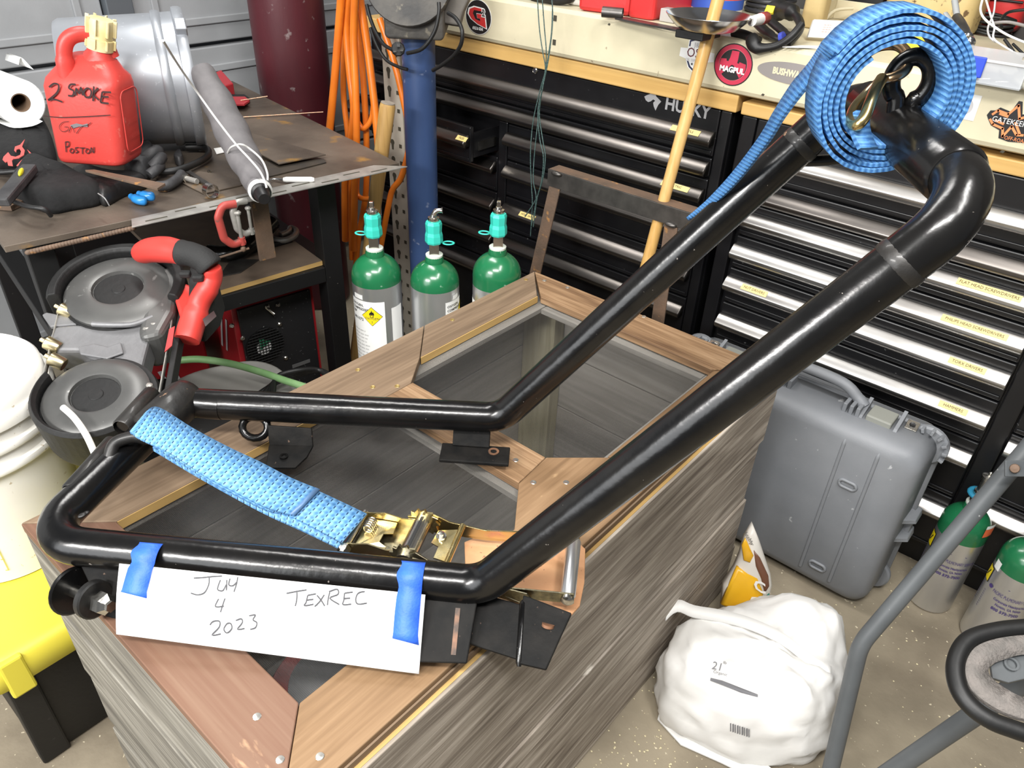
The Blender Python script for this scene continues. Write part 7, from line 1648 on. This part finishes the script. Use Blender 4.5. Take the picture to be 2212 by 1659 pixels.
# prints on the sack follow its upper surface: rays dropped on the sack mesh
from mathutils.bvhtree import BVHTree
_tri=[]; 
for i in range(len(R_)-1):
    n_=len(R_[0])
    for j in range(n_): _tri.append((i*n_+j,i*n_+(j+1)%n_,(i+1)*n_+(j+1)%n_,(i+1)*n_+j))
_bvh=BVHTree.FromPolygons([p for r in R_ for p in r],_tri)
def on_sack(px,py,lift=0.004):
    r=V(ray(px,py)); h=_bvh.ray_cast(V(OC),r.normalized())
    p=h[0] if h[0] is not None else at(px,py,2,0.21)
    return p-r.normalized()*lift
def sack_poly(px,mat,name): MB().add([on_sack(x,y) for x,y in px],[tuple(range(len(px)))]).build(name,mat,bgz)
sack_poly([(1535,1464),(1560,1470),(1600,1486),(1637,1500),(1637,1506),(1600,1496),(1560,1480),(1534,1470)],pgry,'printed_bar')
for i,(s,px,py,sz) in enumerate((('21',1550,1440,0.020),('lb',1566,1432,0.009),('Organic',1556,1454,0.008))):
    o=on_sack(px,py); u=(on_sack(px+20,py+5)-on_sack(px-20,py-5)).normalized(); v=(on_sack(px+4,py-15)-on_sack(px-4,py+15)).normalized()
    text(s,sz,(o,u,v),pgry,bgz)
for k_ in range(9):
    x=1577+k_*5; sack_poly([(x,1562+k_*1.6),(x+2+k_%2,1562.5+k_*1.6),(x+2+k_%2,1580+k_*1.6),(x,1580+k_*1.6)],pgry,'barcode_bar')
# yellow bag leaning between crate and sack
m_yb=pm('yellow_bag_print',(0.80,0.45,0.02),0.3,col2=(0.74,0.38,0.015),nscale=10,bump=0.15,bscale=30)
yb=thing('feed_bag','yellow and white plastic feed bag leaning against the crate behind the white sack','bag',(-0.31,1.24,0))
def YB_(px,py,d=0.0): return onpl(px,py,(0.55,-0.80,0.25),(-0.29+d*0.55,1.22-d*0.8,0.1))
def bagpiece(px,d,t,mat,nm): 
    P_=[YB_(x,y,d) for x,y in px]; n=V((0.55,-0.80,0.25)).normalized()
    c=sum(P_,V((0,0,0)))/len(P_); sm=P_
    MB().loft([[p-n*t for p in sm],[c+(p-c)*0.98+n*t*0.3 for p in sm],[c+(p-c)*0.85+n*t for p in sm],[c+(p-c)*0.3+n*t*1.4 for p in sm]],smooth=True).build(nm,mat,yb)
bagpiece([(1556,1318),(1562,1262),(1586,1225),(1598,1196),(1608,1160),(1626,1132),(1640,1165),(1655,1210),(1664,1236),(1668,1262),(1660,1300),(1650,1335),(1600,1325)],0.0,0.012,pm('bag_white_print',(0.72,0.69,0.63),0.35,col2=(0.66,0.62,0.56),nscale=12,bump=0.2,bscale=25),'bag_back')
bagpiece([(1556,1305),(1592,1224),(1612,1236),(1636,1248),(1648,1278),(1650,1310),(1648,1330),(1600,1325)],0.016,0.006,m_yb,'bag_front')
bagpiece([(1602,1178),(1610,1162),(1620,1184),(1628,1200),(1620,1216),(1606,1210)],0.016,0.003,m_yb,'yellow_fold')
bagpiece([(1628,1188),(1642,1205),(1660,1244),(1662,1266),(1652,1282),(1644,1250),(1632,1222)],0.016,0.003,pm('bag_brown_print',(0.16,0.07,0.04),0.35),'brown_print')
bagpiece([(1652,1290),(1662,1282),(1662,1300),(1654,1312)],0.017,0.002,mcol('bag_green',(0.01,0.16,0.12)),'green_print')
yu=(YB_(1650,1300)-YB_(1600,1280)).normalized(); yv=(YB_(1600,1250)-YB_(1610,1310)).normalized(); yn=V((0.55,-0.80,0.25)).normalized()
for s,px,py,sz,mt in (('C',1640,1268,0.040,WH),('G',1632,1302,0.040,WH)): text(s,sz,(YB_(px,py,0.030),yu,yv),mt,yb,bold=0.001,shear=0.1)
gl_=[YB_(x,y,0.0285) for x,y in [(1594,1308),(1614,1312),(1616,1324),(1596,1320)]]
MB().add(gl_,[(0,1,2,3)]).build('green_label',mcol('bag_green',(0,0,0)),yb)
text('GRAIN',0.009,(YB_(1605,1316,0.030),yu,yv),WH,yb)
text('healthy',0.012,(YB_(1618,1163,0.016),(yu*0.5-yv).normalized(),(yv*0.5+yu).normalized()),mcol('print_dark',(0,0,0)),yb)
# grey tube frame
m_tf=pm('grey_frame_paint',(0.095,0.103,0.108),0.5,col2=(0.08,0.087,0.092),nscale=14,col3=(0.35,0.36,0.36),n3=70,lo3=0.71,hi3=0.74,bump=0.05)
fk=at(1858,1392,1,1.035); ft=dep(2250,935,1.17); f0=V((-0.028,1.03,0.0))
f0=at(1776,1740,2,0.004)
fm=thing('step_stool','grey bent tube step stool with black foot plate at the right edge of the photo','frame',f0)
ptsf=fillet([f0,fk,ft+(ft-fk).normalized()*0.25],0.10,9)
MB().tube(ptsf,0.0142,22).build('side_tube',m_tf,fm)
g0=dep(1890,1690,1.22); g1_=dep(2080,1530,1.10); g2_=dep(2225,1462,1.02)
gd2=(g2_-g0).normalized(); gb=g0-gd2*((g0.z-0.02)/gd2.z)
MB().tube([gb,g2_+gd2*0.15],0.0142,22).build('side_tube',m_tf,fm)
bk2=dep(2192,1012,1.14); bdir=V(RW[:,0])
MB().obox(bk2+bdir*0.03,bdir,V(RW@np.array([0,-1,0])),V(RW@np.array([0,0,-1])),0.045,0.012,0.002).build('pivot_bracket',m_tf,fm,bevel=0.001)
MB().lathe([(0.007,0),(0.006,0.004),(0.001,0.005)],bk2-V(ray(2192,1012))*0.006,-V(ray(2192,1012)).normalized(),n=14).build('rivet',m_rust,fm)
MB().tube([dep(1858,1365,1.30),dep(1850,1376,1.30)],0.001,5).build('scratch',m_tf,fm)
# foot plate: black rubber rim, dusty tread, grey socket
def FPp(px,py,h=0.0): return onpl(px,py,(0.12,-0.28,0.95),dep(2140,1450,0.92)+V((0.12,-0.28,0.95))*h)
rim=[(2330,1352),(2212,1356),(2150,1363),(2100,1378),(2074,1405),(2063,1445),(2072,1490),(2100,1528),(2140,1556),(2180,1572),(2240,1590),(2330,1600)]
rim=[(2372,1368),(2392,1420)][::-1]+rim+[(2374,1580),(2394,1500)]
MB().tube(spl([FPp(x,y) for x,y in rim],5,closed=True),0.0105,14,closed=True).build('rubber_rim',m_rub,fm)
tread=[(2330,1368),(2212,1372),(2150,1380),(2108,1396),(2088,1420),(2082,1450),(2092,1486),(2118,1512),(2160,1538),(2212,1556),(2330,1580)]
hole=[(2330,1410),(2212,1414),(2170,1424),(2140,1436),(2132,1450),(2140,1466),(2165,1486),(2212,1510),(2330,1540)]
tread=[(2364,1400)]+tread+[(2368,1540),(2380,1470),(2364,1400)]; hole=[(2338,1440)]+hole+[(2345,1510),(2350,1470),(2338,1440)]
a_=spl([FPp(x,y,0.002) for x,y in tread],4); h_=spl([FPp(x,y,-0.004) for x,y in hole],4)
nA,nH=len(a_),len(h_); hh=[h_[min(nH-1,int(i*nH/nA))] for i in range(nA)]
MB().ribbon(a_,hh,0.006).build('tread',pm('dusty_tread',(0.19,0.17,0.155),0.85,col2=(0.13,0.12,0.11),nscale=60,bump=0.6,bscale=260),fm)
sk_=[(2330,1405),(2212,1412),(2160,1424),(2136,1442),(2140,1468),(2175,1478),(2330,1440)]
MB().solid([FPp(x,y,-0.018) for x,y in sk_],V((0.12,-0.28,0.95)).normalized(),0.006).build('socket_plate',m_tf,fm,bevel=0.001)
c=FPp(2184,1435,-0.010); MB().lathe([(0.006,0),(0.0085,0),(0.0085,0.002),(0.006,0.002),(0.006,0)],c,(0.12,-0.28,0.95),n=16).build('rivet_ring',m_tf,fm)
# crumbs on the floor
mb=MB(); random.seed(5)
for i in range(420):
    if random.random()<0.5: x=random.gauss(-0.28,0.10); y=random.gauss(0.82,0.12)
    else: x=random.uniform(-0.35,0.35); y=random.uniform(0.6,1.6)
    r_=0.0012+0.0016*random.random(); mb.ell((x,y,r_*0.5),r_,r_*0.8,r_*0.5,5,4)
cm=mb.build('floor_crumbs',pm('crumbs',(0,0,0)),kind='stuff'); tag(cm,'pale sawdust crumbs scattered on the concrete floor','sawdust')
# dark block added to stand in for the deep shade under the bench
ub=thing('dark_filler','added low black cabinet under the far side of the welding bench','filler',(-2.2,0.75,0))
cc2=(tFL+tFR)/2+e2*(tD-0.14)
MB().obox(V((cc2.x,cc2.y,0.25)),e1,e2,ZU,tW/2-0.13,0.05,0.245).build('filler_body',m_blk,ub,bevel=0.004)
MB().obox(V((cc2.x,cc2.y,0.25))-e2*0.054,e1,e2,ZU,tW/4-0.02,0.003,0.23).build('filler_front',m_blk,ub,bevel=0.002)
wf=thing('red_machine','dark red machine with white chevron stripes behind the band saw','machine',(-1.72,0.62,0))
q0=lFL+e1*0.22+e2*0.30
MB().obox(V((q0.x,q0.y,0.225)),e1,e2,ZU,0.10,0.12,0.22).build('machine_body',m_wred,wf,bevel=0.006)
for k_ in range(3):
    o=V((q0.x,q0.y,0.30))-e2*0.1204-e1*(0.06-0.03*k_)
    MB().solid([o,o+e1*0.010,o+e1*0.045-ZU*0.14,o+e1*0.035-ZU*0.14],-e2,0.0006).build('chevron_stripe',LG,wf)
